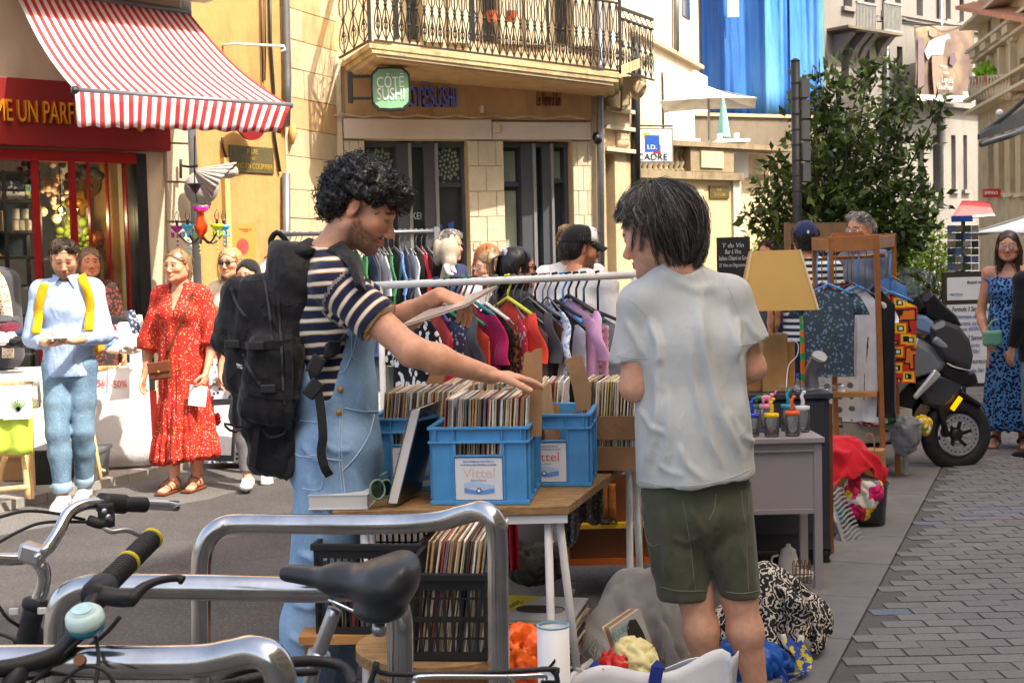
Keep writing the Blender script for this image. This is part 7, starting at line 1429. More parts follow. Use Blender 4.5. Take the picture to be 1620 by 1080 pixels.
bo=thing('cane_lantern','yellow lidded glass lantern on the chest behind the wooden crate','lantern',P(1005,690,5.8)); c=P(1008,685,5.8); MB().lathe([(.05,0),(.05,.1),(.045,.1),(.045,.005)],c,16).build('glass',glass('clear_glass',(.92,.93,.9)),bo,True); MB().lathe([(.054,.1),(.054,.125),(.03,.14),(.001,.14)],c,16).build('lid',MATS['yellow_lacquer'],bo,True)
# NIGHTSTAND, JARS, BLACK DRESSER, LAMP
D=5.95; M_mauve=mat('mauve_grey_paint',S(150,142,144),.5,.06,4,.06,40); ns=thing('nightstand','mauve grey painted nightstand on tall legs holding glass jars','nightstand',V3(P(1240,930,D)[0],D+.1,0))
xr=P(1300,700,D)[0]; xl_=P(1150,700,D)[0]; zt_=P(1250,692,D)[2]; zb2=P(1250,812,D)[2]; yb=D+.34
MB().box(((xl_+xr)/2-.0,D+.17,zt_-.012),(xr-xl_+.02,.38,.024)).build('top',M_mauve,ns,bevel=.003); MB().box(((xl_+xr)/2,D+.17,(zt_+zb2)/2-.012),(xr-xl_-.02,.33,zt_-zb2-.024)).build('carcass',M_mauve,ns,bevel=.002); MB().box(((xl_+xr)/2,D+.0,zb2+.01),(xr-xl_-.07,.02,.02)).build('rail',M_mauve,ns); MB().box(((xl_+xr)/2,D+.0,zt_-.06),(xr-xl_-.07,.018,.006)).build('drawer_line',M_mauve,ns)
for x in(xl_+.02,xr-.018):
 for y in(D+.018,yb-.02):MB().beam((x,y,zt_-.03),(x,y,.0),.036,.036).build('leg',M_mauve,ns)
MB().box((xr-.0075,D+.17,(zt_+zb2)/2),(.004,.25,(zt_-zb2)*.72)).build('side_panel',M_woodb,ns)
M_cg=glass('jar_glass',(.97,.98,.98),.03,.08); JC=dict(blue=S(30,70,190),yellow=S(240,200,30),orange=S(240,96,30),pink=S(236,140,170),green=S(20,110,70),red=S(200,60,40),white=S(220,220,220),teal=S(30,150,170))
def jar(px,py,D,col,lab,h=.10,r=.034,fig='animal',fill=None):
 c=P(px,py,D); c[2]=zt_ if D<6.35 else c[2]; o=thing('lidded_jar',lab,'jar',c,'glass jars with toy topped lids'); m=mat('lid_'+col,JC[col],.4)
 MB().lathe([(.001,.002),(r*.9,.002),(r,.01),(r,h*.78),(r*.86,h*.9),(r*.86,h),(r*.82,h),(r*.82,h*.9),(r*.95,h*.76),(r*.95,.012),(.001,.008)],c,20).build('glass',M_cg,o,True); MB().lathe([(r*.9,h-.012),(r*.98,h-.01),(r*.98,h+.006),(.001,h+.009)],c,20).build('lid',m,o,True)
 mb=MB(); t0=c+V3(0,0,h+.008)
 if fig=='animal':
  mb.ball(t0+V3(0,0,.028),(.024,.012,.014),10,8); mb.ball(t0+V3(.026,0,.040),(.011,.009,.011),8,6); mb.tube([t0+V3(.034,0,.042),t0+V3(.042,0,.05),t0+V3(.046,0,.062)],[.005,.004,.003],6)
  for sx in(-.014,.012):
   for sy in(-.007,.007):mb.tube([t0+V3(sx,sy,.024),t0+V3(sx,sy,0)],.0045,6)
 else:mb.tube([t0,t0+V3(.003,0,.02),t0+V3(-.004,0,.045),t0+V3(.006,0,.06)],[.010,.009,.008,.006],8); mb.ball(t0+V3(.008,0,.062),(.011,.008,.008),8,6); mb.tube([t0+V3(0,-.01,.0),t0+V3(0,0,.03),t0+V3(0,.01,0)],.005,6)
 mb.build('toy_figure',m,o,True)
 if fill:mb=MB(); rr=random.Random(px); [mb.ball(c+V3(rr.uniform(-.6,.6)*r,rr.uniform(-.6,.6)*r,.012+rr.uniform(0,.02)),.008,6,4)for i in range(14)]; mb.build('contents',mat('fill_'+fill,JC[fill],.5),o,True)
jar(1190,690,6.02,'blue','jar with a blue toy figure on its lid',fig='up',fill='green'); jar(1221,690,6.0,'yellow','jar with a yellow toy figure on its lid',fig='up',fill='red'); jar(1254,690,6.0,'orange','jar with an orange toy figure on its lid',fig='up',h=.108,fill='white'); jar(1213,680,6.16,'pink','jar with a pink elephant on its lid',h=.125,fill='pink'); jar(1247,678,6.18,'teal','jar with a teal toy figure behind the others',h=.12,fig='up'); jar(1270,682,6.14,'white','jar with a clear lid at the nightstand edge',h=.115,fig='up'); jar(1202,678,6.2,'green','jar with a green toy figure at the back',h=.12)
D=6.45; bd=thing('black_dresser','charcoal painted dresser with turned feet behind the nightstand','dresser',V3(P(1230,900,D)[0],D+.2,0)); xr=P(1314,760,D)[0]; xl_=P(1120,760,D)[0]; zd=P(1260,622,D)[2]; M_char=mat('charcoal_paint',S(52,54,60),.45,.1,5,.08,40)
MB().box(((xl_+xr)/2,D+.22,zd-.014),(xr-xl_+.03,.47,.028)).build('top',M_char,bd,bevel=.004); MB().box(((xl_+xr)/2,D+.22,(zd+.09)/2-.02),(xr-xl_,.42,zd-.12)).build('carcass',M_char,bd,bevel=.003)
for i in range(3):MB().box(((xl_+xr)/2,D+.004,.17+i*(zd-.2)/3+.1),(xr-xl_-.05,.012,(zd-.2)/3-.015)).build('drawer',M_char,bd,bevel=.003)
MB().box((xr+.012,D+.23,zd*.5),(.016,.40,zd-.12)).build('side_board',M_woodb,bd)
for x in(xl_+.04,xr-.02):
 for y in(D+.04,D+.38):MB().lathe([(.02,0),(.026,.02),(.018,.04),(.028,.06),(.02,.085)],(x,y,0),12).build('foot',M_black,bd,True)
lm=thing('table_lamp','square wooden lamp with large mustard shade on the dresser','lamp',V3(P(1237,622,D)[0],D+.15,zd)); c=V3(P(1237,622,D)[0],D+.15,zd+.001); Ds=D+.15
M_lw=mat('lamp_block_wood',S(170,128,76),.5,.3,6,.2,30); bz1=P(1237,527,Ds)[2]; MB().box(c+V3(-.012,0,(bz1-zd)/2),(.125,.125,bz1-zd)).build('block',M_lw,lm,bevel=.004); MB().box(c+V3(.062,.02,(bz1-zd)/2-.02),(.06,.1,bz1-zd-.05)).build('block',M_oak,lm,bevel=.004); MB().box(c+V3(-.11,.03,(bz1-zd)/2-.05),(.07,.1,bz1-zd-.1)).build('block',M_oak,lm,bevel=.004)
MB().tube([V3(c[0]-.005,c[1],bz1),V3(c[0]-.005,c[1],P(1237,480,Ds)[2])],.006,8).build('stem',M_brass,lm,True)
t=NT('mustard_shade'); o_=t.co(); t.bump(t.noise(o_,500,2),.15,.002); M_sh=t.out(t.ramp(t.noise(o_,3,3),[(.3,S(194,152,84)),(.7,S(204,162,94))]),.85)
s0,s1=P(1192,492,Ds-.16),P(1300,488,Ds-.16); tz0,tz1=s0[2],P(1240,396,Ds)[2]; hw=.185; tw=.115; cx=c[0]+.006
lo=[V3(cx+sx*hw,c[1]+sy*hw,tz0)for sx,sy in((-1,-1),(1,-1),(1,1),(-1,1))]; hi=[V3(cx-.008+sx*tw,c[1]+sy*tw,tz1)for sx,sy in((-1,-1),(1,-1),(1,1),(-1,1))]
Ry=np.array(Matrix.Rotation(R_(-7),3,'Z')); ctr_=V3(cx,c[1],0); lo=[ctr_+Ry@(p-ctr_)for p in lo]; hi=[ctr_+Ry@(p-ctr_)for p in hi]
mb=MB(); [mb.add([lo[i],lo[(i+1)%4],hi[(i+1)%4],hi[i]],[(0,1,2,3)])for i in range(4)]; o=mb.build('shade',M_sh,lm); o.modifiers.new('s','SOLIDIFY').thickness=.004
for a_,b_ in((1,1),(0,0)):MB().tube([lo[a_]+V3(.002,-.002,0),hi[b_]+V3(.002,-.002,0)],.006,6).build('shade_edge',mat('shade_trim',S(214,190,140),.8),lm)
MB().tube(spline([V3(c[0]+.06,c[1]-.05,bz1-.03),V3(c[0]+.10,c[1]-.06,bz1-.05),V3(c[0]+.095,c[1]-.06,bz1-.11),V3(c[0]+.05,c[1]-.07,bz1-.16),V3(c[0]+.03,c[1]-.1,zd+.004)],14),.003,6).build('flex',M_white,lm,True)
zp=thing('zinc_elbow','bent zinc stovepipe elbow standing on the dresser','pipe',V3(P(1290,620,D)[0],D+.2,zd)); a=P(1285,622,D+.2); a[2]=zd; MB().tube(spline([a,P(1284,590,D+.2),P(1296,565,D+.17)],10),.036,16,caps=False).build('tube',M_zinc,zp,True); MB().lathe([(.036,0),(.04,.0),(.04,.008),(.036,.008)],P(1296,565,D+.17),18,nrm(P(1300,556,D+.14)-P(1292,574,D+.2))).build('rim',M_zinc,zp,True)
bt=thing('blue_capped_bottle','small clear bottle with blue cap beside the lamp','bottle',P(1262,622,D)); c2_=P(1262,622,D+.02); c2_[2]=zd; MB().lathe([(.014,0),(.016,.01),(.016,.05),(.007,.07),(.007,.08)],c2_,12).build('glass',M_cg,bt,True); MB().lathe([(.009,.08),(.009,.095),(.001,.095)],c2_,10).build('cap',mat('lid_blue',JC['blue']),bt)
rr=random.Random(2)
for i in range(12):a=P(1262+rr.uniform(0,35),621,D+.05); a[2]=zd+.004+i*.002; d_=V3(rr.uniform(-1,1),rr.uniform(-.6,.6),.04); MB().tube([a,a+nrm(d_)*.10,a+nrm(d_)*.14],[.002,.003,.009],6,flat=.3).build('fork' if i%2 else 'spoon',mat('steel',(.6,.6,.6),.25,metal=.9),None,True); tag(COL.objects[-1],'steel %s in the heap on the dresser top'%('fork' if i%2 else 'spoon'),'cutlery','steel cutlery heaped on the dresser')
c=P(1252,920,6.1); c[2]=0;
for i in range(4):MB().lathe([(.05,0),(.085,.008),(.088,.012),(.05,.005)],c+V3(.03,.06,.004+i*.01),24).build('plate',M_mug,None,True); o=COL.objects[-1]; tag(o,('lowest','second','third','topmost')[i]+' cream plate of the stack under the nightstand','plate','stacked cream plates')
tpot=thing('teapot','cream enamel teapot with lid under the nightstand','teapot',c+V3(0,.06,.05)); MB().lathe([(.035,0),(.05,.01),(.045,.06),(.034,.10),(.036,.104),(.012,.12),(.012,.13),(.001,.135)],c+V3(0,.06,.05),20).build('body',M_mug,tpot,True); MB().tube(spline([c+V3(-.045,.06,.13),c+V3(-.075,.06,.12),c+V3(-.075,.06,.08),c+V3(-.048,.06,.07)],10),.006,6).build('handle',M_mug,tpot,True)
wb=thing('wire_holder','rusty wire holder standing beside the teapot','basket',c+V3(.045,-.04,0))
for i in range(5):a=c+V3(.01+.018*i,-.04,0); MB().tube([a+V3(0,0,.004),a+V3(0,-.005,.1),a+V3(0,.03,.12),a+V3(0,.05,.1),a+V3(0,.05,.004)],.0022,5).build('wire',mat('rust',S(110,74,44),.7),wb)
for z_ in(.02,.06,.1):MB().tube([c+V3(.005,-.043,z_),c+V3(.09,-.043,z_)],.0025,5).build('wire',MATS['rust'],wb)
D=6.95; gr=thing('slotted_rack','grey slatted plastic drying rack leaning against the tub','rack',V3(P(1350,900,D)[0],D,0)); A0,A1,B0,B1=P(1311,782,D+.12),P(1332,770,D+.2),P(1350,905,D-.06),P(1378,880,D+.02)
M_gp=mat('grey_plastic',S(140,142,144),.45,.06); MB().beam(A0,B0,.02,.03,(0,1,0)).build('rail',M_gp,gr)
for i in range(17):u=(i+.3)/17; a=A0+(B0-A0)*u; b=A1+(B1-A1)*u; MB().tube(spline([a,a*.66+b*.34+V3(0,0,-.006),a*.33+b*.67+V3(0,0,.006),b],8),.006,6).build('slat',M_gp,gr,True)
MB().box(P(1320,818,D+.05),(.012,.02,.05),np.array(Matrix.Rotation(R_(-18),3,'Y'))).build('sticker',M_white,gr)
tb2=thing('plastic_tub','clear plastic tub of toys with a patchwork bag on top','tub',V3(P(1370,850,7.4)[0],7.4,0)); c=V3(P(1372,850,7.4)[0],7.4,0); MB().lathe([(.08,0),(.10,.02),(.115,.24),(.125,.25),(.12,.255),(.11,.24),(.095,.02)],c,24).build('wall',glass('cloudy_plastic',(.75,.78,.8),.2),tb2,True)
mb=MB(); rr=random.Random(3)
for i in range(30):mb.m(rr.randrange(4)); mb.ball(c+V3(rr.uniform(-.07,.07),rr.uniform(-.07,.07),rr.uniform(.03,.2)),.02,7,5)
mb.build('toys',[mat('lid_'+k,JC[k],.4)for k in('blue','red','green','white')],tb2,True)
def patch():
 t=NT('triangle_patchwork'); o=t.co(); v=t.n('TexVoronoi',Vector=o,Scale=13.0,_distance='MANHATTAN').outputs['Color']; s_=t.sep(v)[0]; return t.out(t.ramp(s_,[(0,S(214,20,110)),(.2,S(240,200,40)),(.4,S(190,30,70)),(.6,S(220,214,200)),(.75,S(130,130,140)),(.9,S(230,110,150))],'CONSTANT'),.7)
M_patch=patch(); crumple('patchwork_bag','colourful triangle patchwork bag on the plastic tub','bag',P(1362,780,7.35),(.09,.1,.12),M_patch,31,.02,(12,12,12))
c=P(1350,745,7.4); V,Q=drape((.62,.5),(34,28),V3(c[0]-.02,7.42,c[2]+.12),[(V3(c[0]+.03,7.42,c[2]-.08),(.10,.12,.10)),(V3(c[0]-.14,7.45,c[2]-.10),(.10,.12,.12)),(V3(c[0]-.05,7.45,.2),(.2,.2,.3))],24,5,.03); cloth_thing('red_coat','bright red coat heaped over the patchwork bag','coat',V,Q,fb_('red'))
pbk=thing('paper_bag','brown paper carrier bag with looped handle beside the red coat','bag',V3(P(1385,790,7.7)[0],7.75,0)); F_=Fr(V3(P(1330,790,7.7)[0],7.7,.002),R_(-25)); M_kraft=mat('kraft_paper',S(166,124,82),.85,.12,7,.4,26); zt2=P(1370,708,7.75)[2]
F_.box(MB(),0,.24,0,.12,0,zt2).build('body',M_kraft,pbk,bevel=.006); MB().tube(spline([F_.w(.14,-.003,zt2-.05),F_.w(.15,-.003,zt2+.08),F_.w(.19,-.003,zt2+.08),F_.w(.2,-.003,zt2-.05)],12),.004,6).build('handle',M_kraft,pbk,True)
wbt=thing('water_bottle','clear plastic water bottle with blue label on the ground','bottle',V3(P(1327,850,7.2)[0],7.2,0)); MB().lathe([(.03,0),(.036,.01),(.034,.12),(.036,.2),(.012,.25),(.012,.27)],(P(1327,850,7.2)[0],7.2,0),14).build('plastic',M_cg,wbt,True); MB().lathe([(.0365,.08),(.0365,.15)],(P(1327,850,7.2)[0],7.2,0),14,caps=False).build('label',mat('lid_teal',JC['teal']),wbt,True)
# BICYCLE HOOPS AND BICYCLES
t=NT('polished_steel'); o_=t.co(); t.bump(t.noise(t.mp(o_,(1,1,1)),90,4),.03,.002); M_chr=t.out(t.ramp(t.noise(o_,14,6),[(.3,(.48,.47,.46)),(.7,(.66,.65,.64))]),t.n('MapRange',Value=t.noise(o_,30,6,.7),**{'To Min':.08,'To Max':.28}).outputs[0],1.0)
M_chrome=mat('chrome',(.7,.7,.7),.08,.05,metal=1.0); M_rub=mat('black_rubber',(.018,.018,.019),.55,.2,20,.2,90); M_sadl=mat('saddle_vinyl',(.028,.03,.034),.38,.15,9,.12,160); M_alu=mat('brushed_alloy',(.5,.5,.51),.3,.1,metal=.9)
for lab,pts,r in(('rear steel bicycle hoop nearest the record table',[(318,1130,3.3),(318,980,3.3),(318,895,3.3),(326,858,3.3),(346,835,3.3),(380,828,3.3),(500,829,3.25),(630,828,3.2),(695,823,3.16),(735,812,3.12),(762,808,3.08),(781,822,3.06),(787,855,3.06),(788,950,3.06),(790,1120,3.06)],.025),('middle steel bicycle hoop behind the saddle',[(92,1130,2.55),(90,1030,2.55),(92,975,2.55),(106,943,2.55),(135,929,2.55),(180,927,2.54),(330,929,2.52),(480,932,2.5),(575,930,2.48),(612,938,2.48),(630,968,2.48),(633,1030,2.48),(633,1130,2.48)],.025),('front steel bicycle hoop along the bottom edge',[(-80,1046,1.98),(60,1045,1.97),(200,1046,1.96),(310,1045,1.95),(365,1036,1.94),(400,1030,1.93),(428,1040,1.92),(443,1070,1.92),(448,1130,1.92)],.0245)):
 q=[P(*p)for p in pts]; last=q[-1]*V3(1,1,0); first=q[0]*V3(1,1,0)
 pth=([first]if pts[0][1]>1100 else[])+spline(q,70)+[last]; o=MB().tube(pth,r,24).build('bicycle_hoop',M_chr,None,True); tag(o,lab,'bike rack','steel bicycle hoops')
tb_=lambda name,pts,r,m,root,n=24,k=10:MB().tube(spline([P(*p)for p in pts],n),r,k).build(name,m,root,True)
bk=thing('black_bicycle','black city bicycle with yellow ringed grip and padded saddle','bicycle',V3(P(300,1100,2.2)[0],2.15,0))
tb_('handlebar',[(-30,1062,1.86),(40,1050,1.9),(95,1030,1.94),(128,985,1.98),(150,945,2.02),(165,925,2.06)],.0125,M_rub,bk)
g0,g1=P(160,932,2.05),P(240,852,2.26); d=nrm(g1-g0); tb_('grip_body',[(160,932,2.05),(200,892,2.15),(240,852,2.26)],.0165,M_rub,bk,10,14)
for i in range(26):u=.03+i*.0365; MB().lathe([(.0165,0),(.0185,.001),(.0185,.003),(.0165,.004)],g0+(g1-g0)*u,16,d).build('grip_ridge',M_rub,bk,True)
for u in(.5,.985):MB().lathe([(.0185,0),(.0195,.001),(.0195,.006),(.0185,.007)],g0+(g1-g0)*u,18,d).build('grip_ring',mat('yellow_ring',S(206,186,30),.4),bk,True)
MB().lathe([(.02,-.012),(.024,0),(.024,.03),(.019,.04)],g0-d*.02,18,d).build('twist_shifter',M_rub,bk,True); tb_('brake_housing',[(160,940,2.0),(185,945,2.0),(212,945,2.01)],.014,M_rub,bk,8)
MB().tube(spline([P(205,950,2.0),P(228,928,2.02),P(255,917,2.04),P(280,914,2.06),P(290,918,2.06)],16),[.011,.011,.010,.009,.008,.007,.0065,.006,.006,.006,.006,.006,.006,.0065,.0075,.008,.007],10).build('brake_lever',M_rub,bk,True)
c=P(136,985,1.93); ax=nrm(V3(-.05,-.35,.93)); MB().lathe([(.001,-.012),(.024,-.012),(.027,0)],c,24,ax).build('bell_base',mat('teal_plastic',S(20,130,160),.35),bk,True); MB().lathe([(.0275,0),(.0285,.006),(.027,.016),(.021,.022),(.0195,.0225),(.0195,.0235),(.001,.025)],c,28,ax).build('bell',mat('mint_bell',S(200,228,224),.3,.05),bk,True)
MB().lathe([(.001,.0251),(.015,.0252),(.015,.0262),(.001,.0262)],c,24,ax).build('bell_print',mat('bell_print',S(176,216,216),.4,.2,60),bk)
for pts,r in(([(20,1075,1.9),(80,1065,1.95),(130,1030,2.0),(168,1000,2.0),(190,975,2.0)],.0035),([(150,1000,1.95),(156,1040,1.93),(150,1090,1.9)],.003),([(90,1085,1.9),(130,1055,1.9),(165,1060,1.9),(188,1095,1.9)],.003),([(40,1090,1.9),(95,1040,1.93),(135,1005,1.95)],.0035)):tb_('cable',pts,r,M_rub,bk,18,6)
tb_('stem',[(-10,1110,1.88),(20,1080,1.88),(30,1052,1.9)],.016,M_rub,bk,8); MB().lathe([(.001,0),(.009,0),(.009,.008),(.001,.008)],P(128,1045,1.9),10,(0,-1,.6)).build('bolt',mat('rust',S(110,74,44)),bk)
c=P(560,925,2.36); F=Field(c-V3(.2,.14,.12),c+V3(.2,.14,.12),.0045); W=lambda px,py,D:P(px,py,D)
F.cap(W(455,906,2.42),W(540,915,2.38),(.020,.016),(.036,.022),(0,1,0),.03); F.cap(W(540,914,2.38),W(612,922,2.34),(.042,.024),(.070,.036),(0,1,0),.04); F.ell(W(618,918,2.33),(.050,.085,.040),None,.03); F.ell(W(600,965,2.32),(.045,.05,.02),None,.03); F.ell(W(640,895,2.33),(.022,.07,.02),None,.03); F.ell(W(565,893,2.40),(.06,.014,.014),None,.02,'sub')
V,Q=F.mesh(); soft('saddle',relax(V,Q,2),Q,M_sadl,bk)
tb_('seat_post',[(530,962,2.36),(516,1000,2.36),(500,1046,2.37),(488,1090,2.38)],.0135,M_alu,bk,10,14); MB().lathe([(.017,-.012),(.021,-.01),(.021,.012),(.017,.014)],P(503,1040,2.37),18,nrm(P(530,962,2.36)-P(500,1046,2.37))).build('seat_clamp',M_alu,bk,True); tb_('rail',[(520,948,2.34),(560,966,2.33),(600,985,2.33)],.004,M_chrome,bk,8,8); MB().lathe([(.012,0),(.014,.012),(.010,.022)],P(600,985,2.33),12,(0,0,-1)).build('spring',M_alu,bk,True)
for pts,r in(([(330,1090,2.0),(370,1062,2.05),(430,1050,2.1),(500,1045,2.15),(545,1055,2.15),(560,1085,2.1)],.009),([(380,1078,2.0),(440,1066,2.05),(500,1062,2.1)],.006),([(300,1100,1.95),(360,1080,2.0),(420,1078,2.05)],.006)):tb_('rear_rack',pts,r,M_rub,bk,16)
tb_('seat_tube',[(488,1088,2.38),(440,1250,2.4)],.016,M_rub,bk,4); tb_('top_tube',[(486,1100,2.38),(250,1120,2.1),(10,1115,1.9)],.016,M_rub,bk,10)
for cx,D in((-140,1.9),(640,2.35)):
 cc=P(cx,1100,D); cc[2]=.34; MB().tube([cc+V3(.33*math.cos(a),.0,.33*math.sin(a))for a in np.linspace(0,6.283,40,endpoint=False)],.018,8,(0,1,0),closed=True).build('tyre',M_rub,bk,True); MB().tube([cc+V3(.305*math.cos(a),.0,.305*math.sin(a))for a in np.linspace(0,6.283,40,endpoint=False)],.010,6,(0,1,0),closed=True).build('rim',M_alu,bk,True)
 sp=MB(); [sp.tube([cc,cc+V3(.3*math.cos(a),0,.3*math.sin(a))],.001,3)for a in np.linspace(0,6.283,24)]; sp.build('spokes',M_alu,bk); MB().tube([cc,P(10,1115,1.9)if cx<0 else P(488,1090,2.38)],.012,8).build('fork' if cx<0 else 'stay',M_rub,bk,True)
b2_=thing('chrome_bicycle','bicycle with swept chrome handlebar at the left edge','bicycle',V3(P(40,1100,2.7)[0],2.65,0))
tb_('handlebar',[(-60,880,2.5),(0,884,2.55),(40,882,2.58),(72,870,2.6),(92,842,2.62),(108,812,2.65),(132,798,2.68),(165,795,2.72)],.0125,M_chrome,b2_,36,14); tb_('bar_end',[(160,795,2.72),(225,797,2.78),(281,800,2.84)],.0115,M_chrome,b2_,6,14)
tb_('grip_clamp',[(160,795,2.71),(182,796,2.74),(196,797,2.76)],.021,M_rub,b2_,6,14); tb_('grip_sleeve',[(194,797,2.75),(230,798,2.79)],.0165,M_rub,b2_,6,14); MB().box(P(168,812,2.70),(.03,.03,.045)).build('lever_mount',M_rub,b2_,bevel=.006)
for px,py in((165,808),(171,817)):MB().ball(P(px,py,2.67),.006,8,6).build('screw',M_alu,b2_,True)
tb_('brake_lever',[(158,828,2.68),(175,840,2.68),(200,838,2.7),(222,846,2.72)],[.006]*17,M_alu,b2_,16,8); tb_('lever_body',[(140,822,2.68),(160,828,2.68),(180,824,2.69)],.011,M_rub,b2_,8)
for pts in([(135,822,2.68),(90,812,2.66),(40,808,2.62),(-10,820,2.6)],[(140,825,2.68),(70,826,2.66),(30,840,2.64),(-10,862,2.6)],[(-10,945,2.6),(10,975,2.6),(30,990,2.62)],[(-5,1000,2.55),(20,1010,2.55),(25,1020,2.55)]):tb_('cable',pts,.0035,M_rub,b2_,16,6)
MB().box(P(52,875,2.58),(.05,.04,.04),np.array(Matrix.Rotation(.3,3,'Y'))).build('stem_clamp',M_alu,b2_,bevel=.008); MB().ball(P(60,880,2.55),.008,8,6).build('bolt',M_chrome,b2_,True); tb_('stem',[(58,882,2.58),(70,905,2.6),(66,935,2.61),(55,958,2.62)],[.016,.015,.014,.0135,.0135,.0135,.0135,.0135,.0135],M_chrome,b2_,8,14)
tb_('head_tube',[(55,958,2.62),(42,1010,2.63),(30,1060,2.64)],.021,M_rub,b2_,8,14); MB().lathe([(.021,0),(.025,.004),(.025,.016),(.021,.02)],P(54,962,2.62),16,(.2,0,1)).build('headset',M_rub,b2_,True); tb_('down_tube',[(46,985,2.63),(80,1040,2.66),(130,1120,2.7)],.017,M_rub,b2_,6,12)
for dx in(-.028,.028):MB().box(P(50,962,2.6)+V3(dx,-.02,0),(.018,.006,.014)).build('reflector_clip',mat('clear_clip',S(200,200,198),.2),b2_,bevel=.002)
cc=P(-20,1100,2.62); cc[2]=.34; MB().tube([cc+V3(.33*math.cos(a),0,.33*math.sin(a))for a in np.linspace(0,6.283,40,endpoint=False)],.018,8,(0,1,0),closed=True).build('tyre',M_rub,b2_,True); MB().tube([P(30,1060,2.64),cc],.012,8).build('fork',M_rub,b2_,True)
wc_=thing('luggage_carrier','black and chrome wire luggage carrier at the bottom edge','carrier',V3(P(730,1110,2.3)[0],2.3,0))
for pts,r,m in(([(582,1090,2.3),(592,1062,2.3),(596,1048,2.3),(612,1065,2.3),(750,1064,2.35),(872,1058,2.4),(880,1066,2.4),(884,1095,2.4)],.005,M_rub),([(652,1092,2.25),(658,1076,2.25),(670,1070,2.25),(800,1070,2.3),(858,1068,2.32),(862,1076,2.32)],.0045,M_chrome),([(800,1068,2.3),(812,1080,2.3),(800,1095,2.3)],.004,M_chrome)):tb_('wire',pts,r,m,wc_,30,8)
for px in(600,880):MB().tube([P(px,1090,2.35),P(px,1090,2.35)*V3(1,1,0)],.005,6).build('strut',M_rub,wc_)
# LEFT STALL
M_cloth=fabric('white_tablecloth',(.62,.61,.6),.05,500,.9,.3); M_pine=mat('pine',S(206,166,116),.6,.15,6,.1,30)
def stall(lab,px0,px1,D,zt,drop,m,dep=.7,name='stall_table'):
 a=P(px0,600,D); b=P(px1,600,D+(px1-px0)*.0012); r=thing(name,lab,'table',V3((a[0]+b[0])/2,D+.3,.05)); u=nrm((b-a)*V3(1,1,0)); n=V3(-u[1],u[0],0); L=np.linalg.norm((b-a)[:2]); o=V3(a[0],a[1],zt)
 f=Fr(o,math.atan2(u[1],u[0])); f.box(MB(),-.01,L+.01,-.01,dep,-.025,0).build('top',M_pine,r)
 MB().slab(lambda s,v:f.w(-.012+(L+.024)*s,-.014-.012*abs(math.sin(s*L*9))*v-.02*v,.003-drop*v),50,8,.004).build('cloth_front',m,r,True); f.box(MB(),-.014,L+.014,-.014,dep,.002,.005).build('cloth_top',m,r); MB().slab(lambda s,v:f.w(L+.014+.01*math.sin(s*11)*v,-.012+dep*s,.003-drop*v),16,6,.004).build('cloth_side',m,r,True)
 for x in(.06,L-.06):
  for y in(.06,dep-.08):f.box(MB(),x-.02,x+.02,y-.02,y+.02,-zt+.055,-.026).build('leg',M_pine,r)
 return f,r,L
f1,s1,L1=stall('stall table under a long white cloth beside the shop',-60,232,9.7,.80,.72,M_cloth,.9)
f2_,s2,L2=stall('front stall table with lime green runner at the left edge',-90,56,8.55,.80,.14,fabric('cream_cloth',S(236,232,206),.05),.5)
lg=thing('lime_runner','lime green cloth hanging from the front stall table','cloth',f2_.w(.3,-.03,-.5)); MB().slab(lambda s,v:P(-40+91*s,635+v*84,8.5)+V3(0,.02*math.sin(s*14)*v,0),24,8,.005).build('drape',fabric('lime_cotton',S(190,210,80),.06),lg,True)
for x0,x1,y0,y1,lab in((5,50,610,664,'white poster with a green aloe drawing taped to the front table'),(-40,4,612,664,'white poster with a blue drop at the left picture edge')):
 q=[P(x0,y0,8.47),P(x1,y0-2,8.47),P(x1,y1-2,8.47),P(x0,y1,8.47)]; o=MB().prism(q,[p+V3(0,.004,0)for p in q]).build('poster',M_sgw,None); tag(o,lab,'poster')
 if x0>0:
  c=P(29,650,8.465); mb=MB(); [mb.prism([c+V3(-.008,0,0),c+V3(.008,0,0),c+V3(.09*math.sin(a),0,.10*math.cos(a))],[c+V3(-.008,-.002,0),c+V3(.008,-.002,0),c+V3(.09*math.sin(a),-.002,.10*math.cos(a))])for a in np.linspace(-.8,.8,7)]; mb.build('aloe_print',mat('aloe_green',S(110,150,90),.7),o)
for s_,x0,x1,y0,y1,lab in(('-50',147,170,590,625,'left discount sheet on the white stall cloth'),('-50%',171,205,584,634,'right discount sheet on the white stall cloth')):
 q=[P(x0,y0,9.62),P(x1,y0-4,9.64),P(x1,y1-4,9.64),P(x0,y1,9.62)]; o=MB().prism(q,[p+V3(0,.004,0)for p in q]).build('price_sheet',M_sgw,None); tag(o,lab,'sign'); text(s_,sum(q)/4-V3(0,.004,0),(-1,0,.0)if False else(1,0,.03),(0,0,1),(x1-x0)*.75*9.6/2100,.05,mat('red_ink',S(216,90,90),.7),o)
tr_=thing('wooden_trestle','light wooden trestle under the stall beside the jeans','trestle',G(160,755)); [tb_('leg',p,.014,M_pine,tr_,4,6)for p in([(140,640,9.4),(160,758,9.2)],[(150,640,9.5),(140,735,9.6)])]; tb_('rail',[(148,738,9.3),(166,745,9.25)],.012,M_pine,tr_,3,6)
tr2=thing('wooden_trestle','light wooden trestle under the front stall at the left edge','trestle',G(30,785)); [tb_('leg',p,.02,M_pine,tr2,4,6)for p in([(38,720,8.6),(45,788,8.55)],[(8,722,8.7),(-8,780,8.6)],[(-5,775,8.55),(44,770,8.55)])]
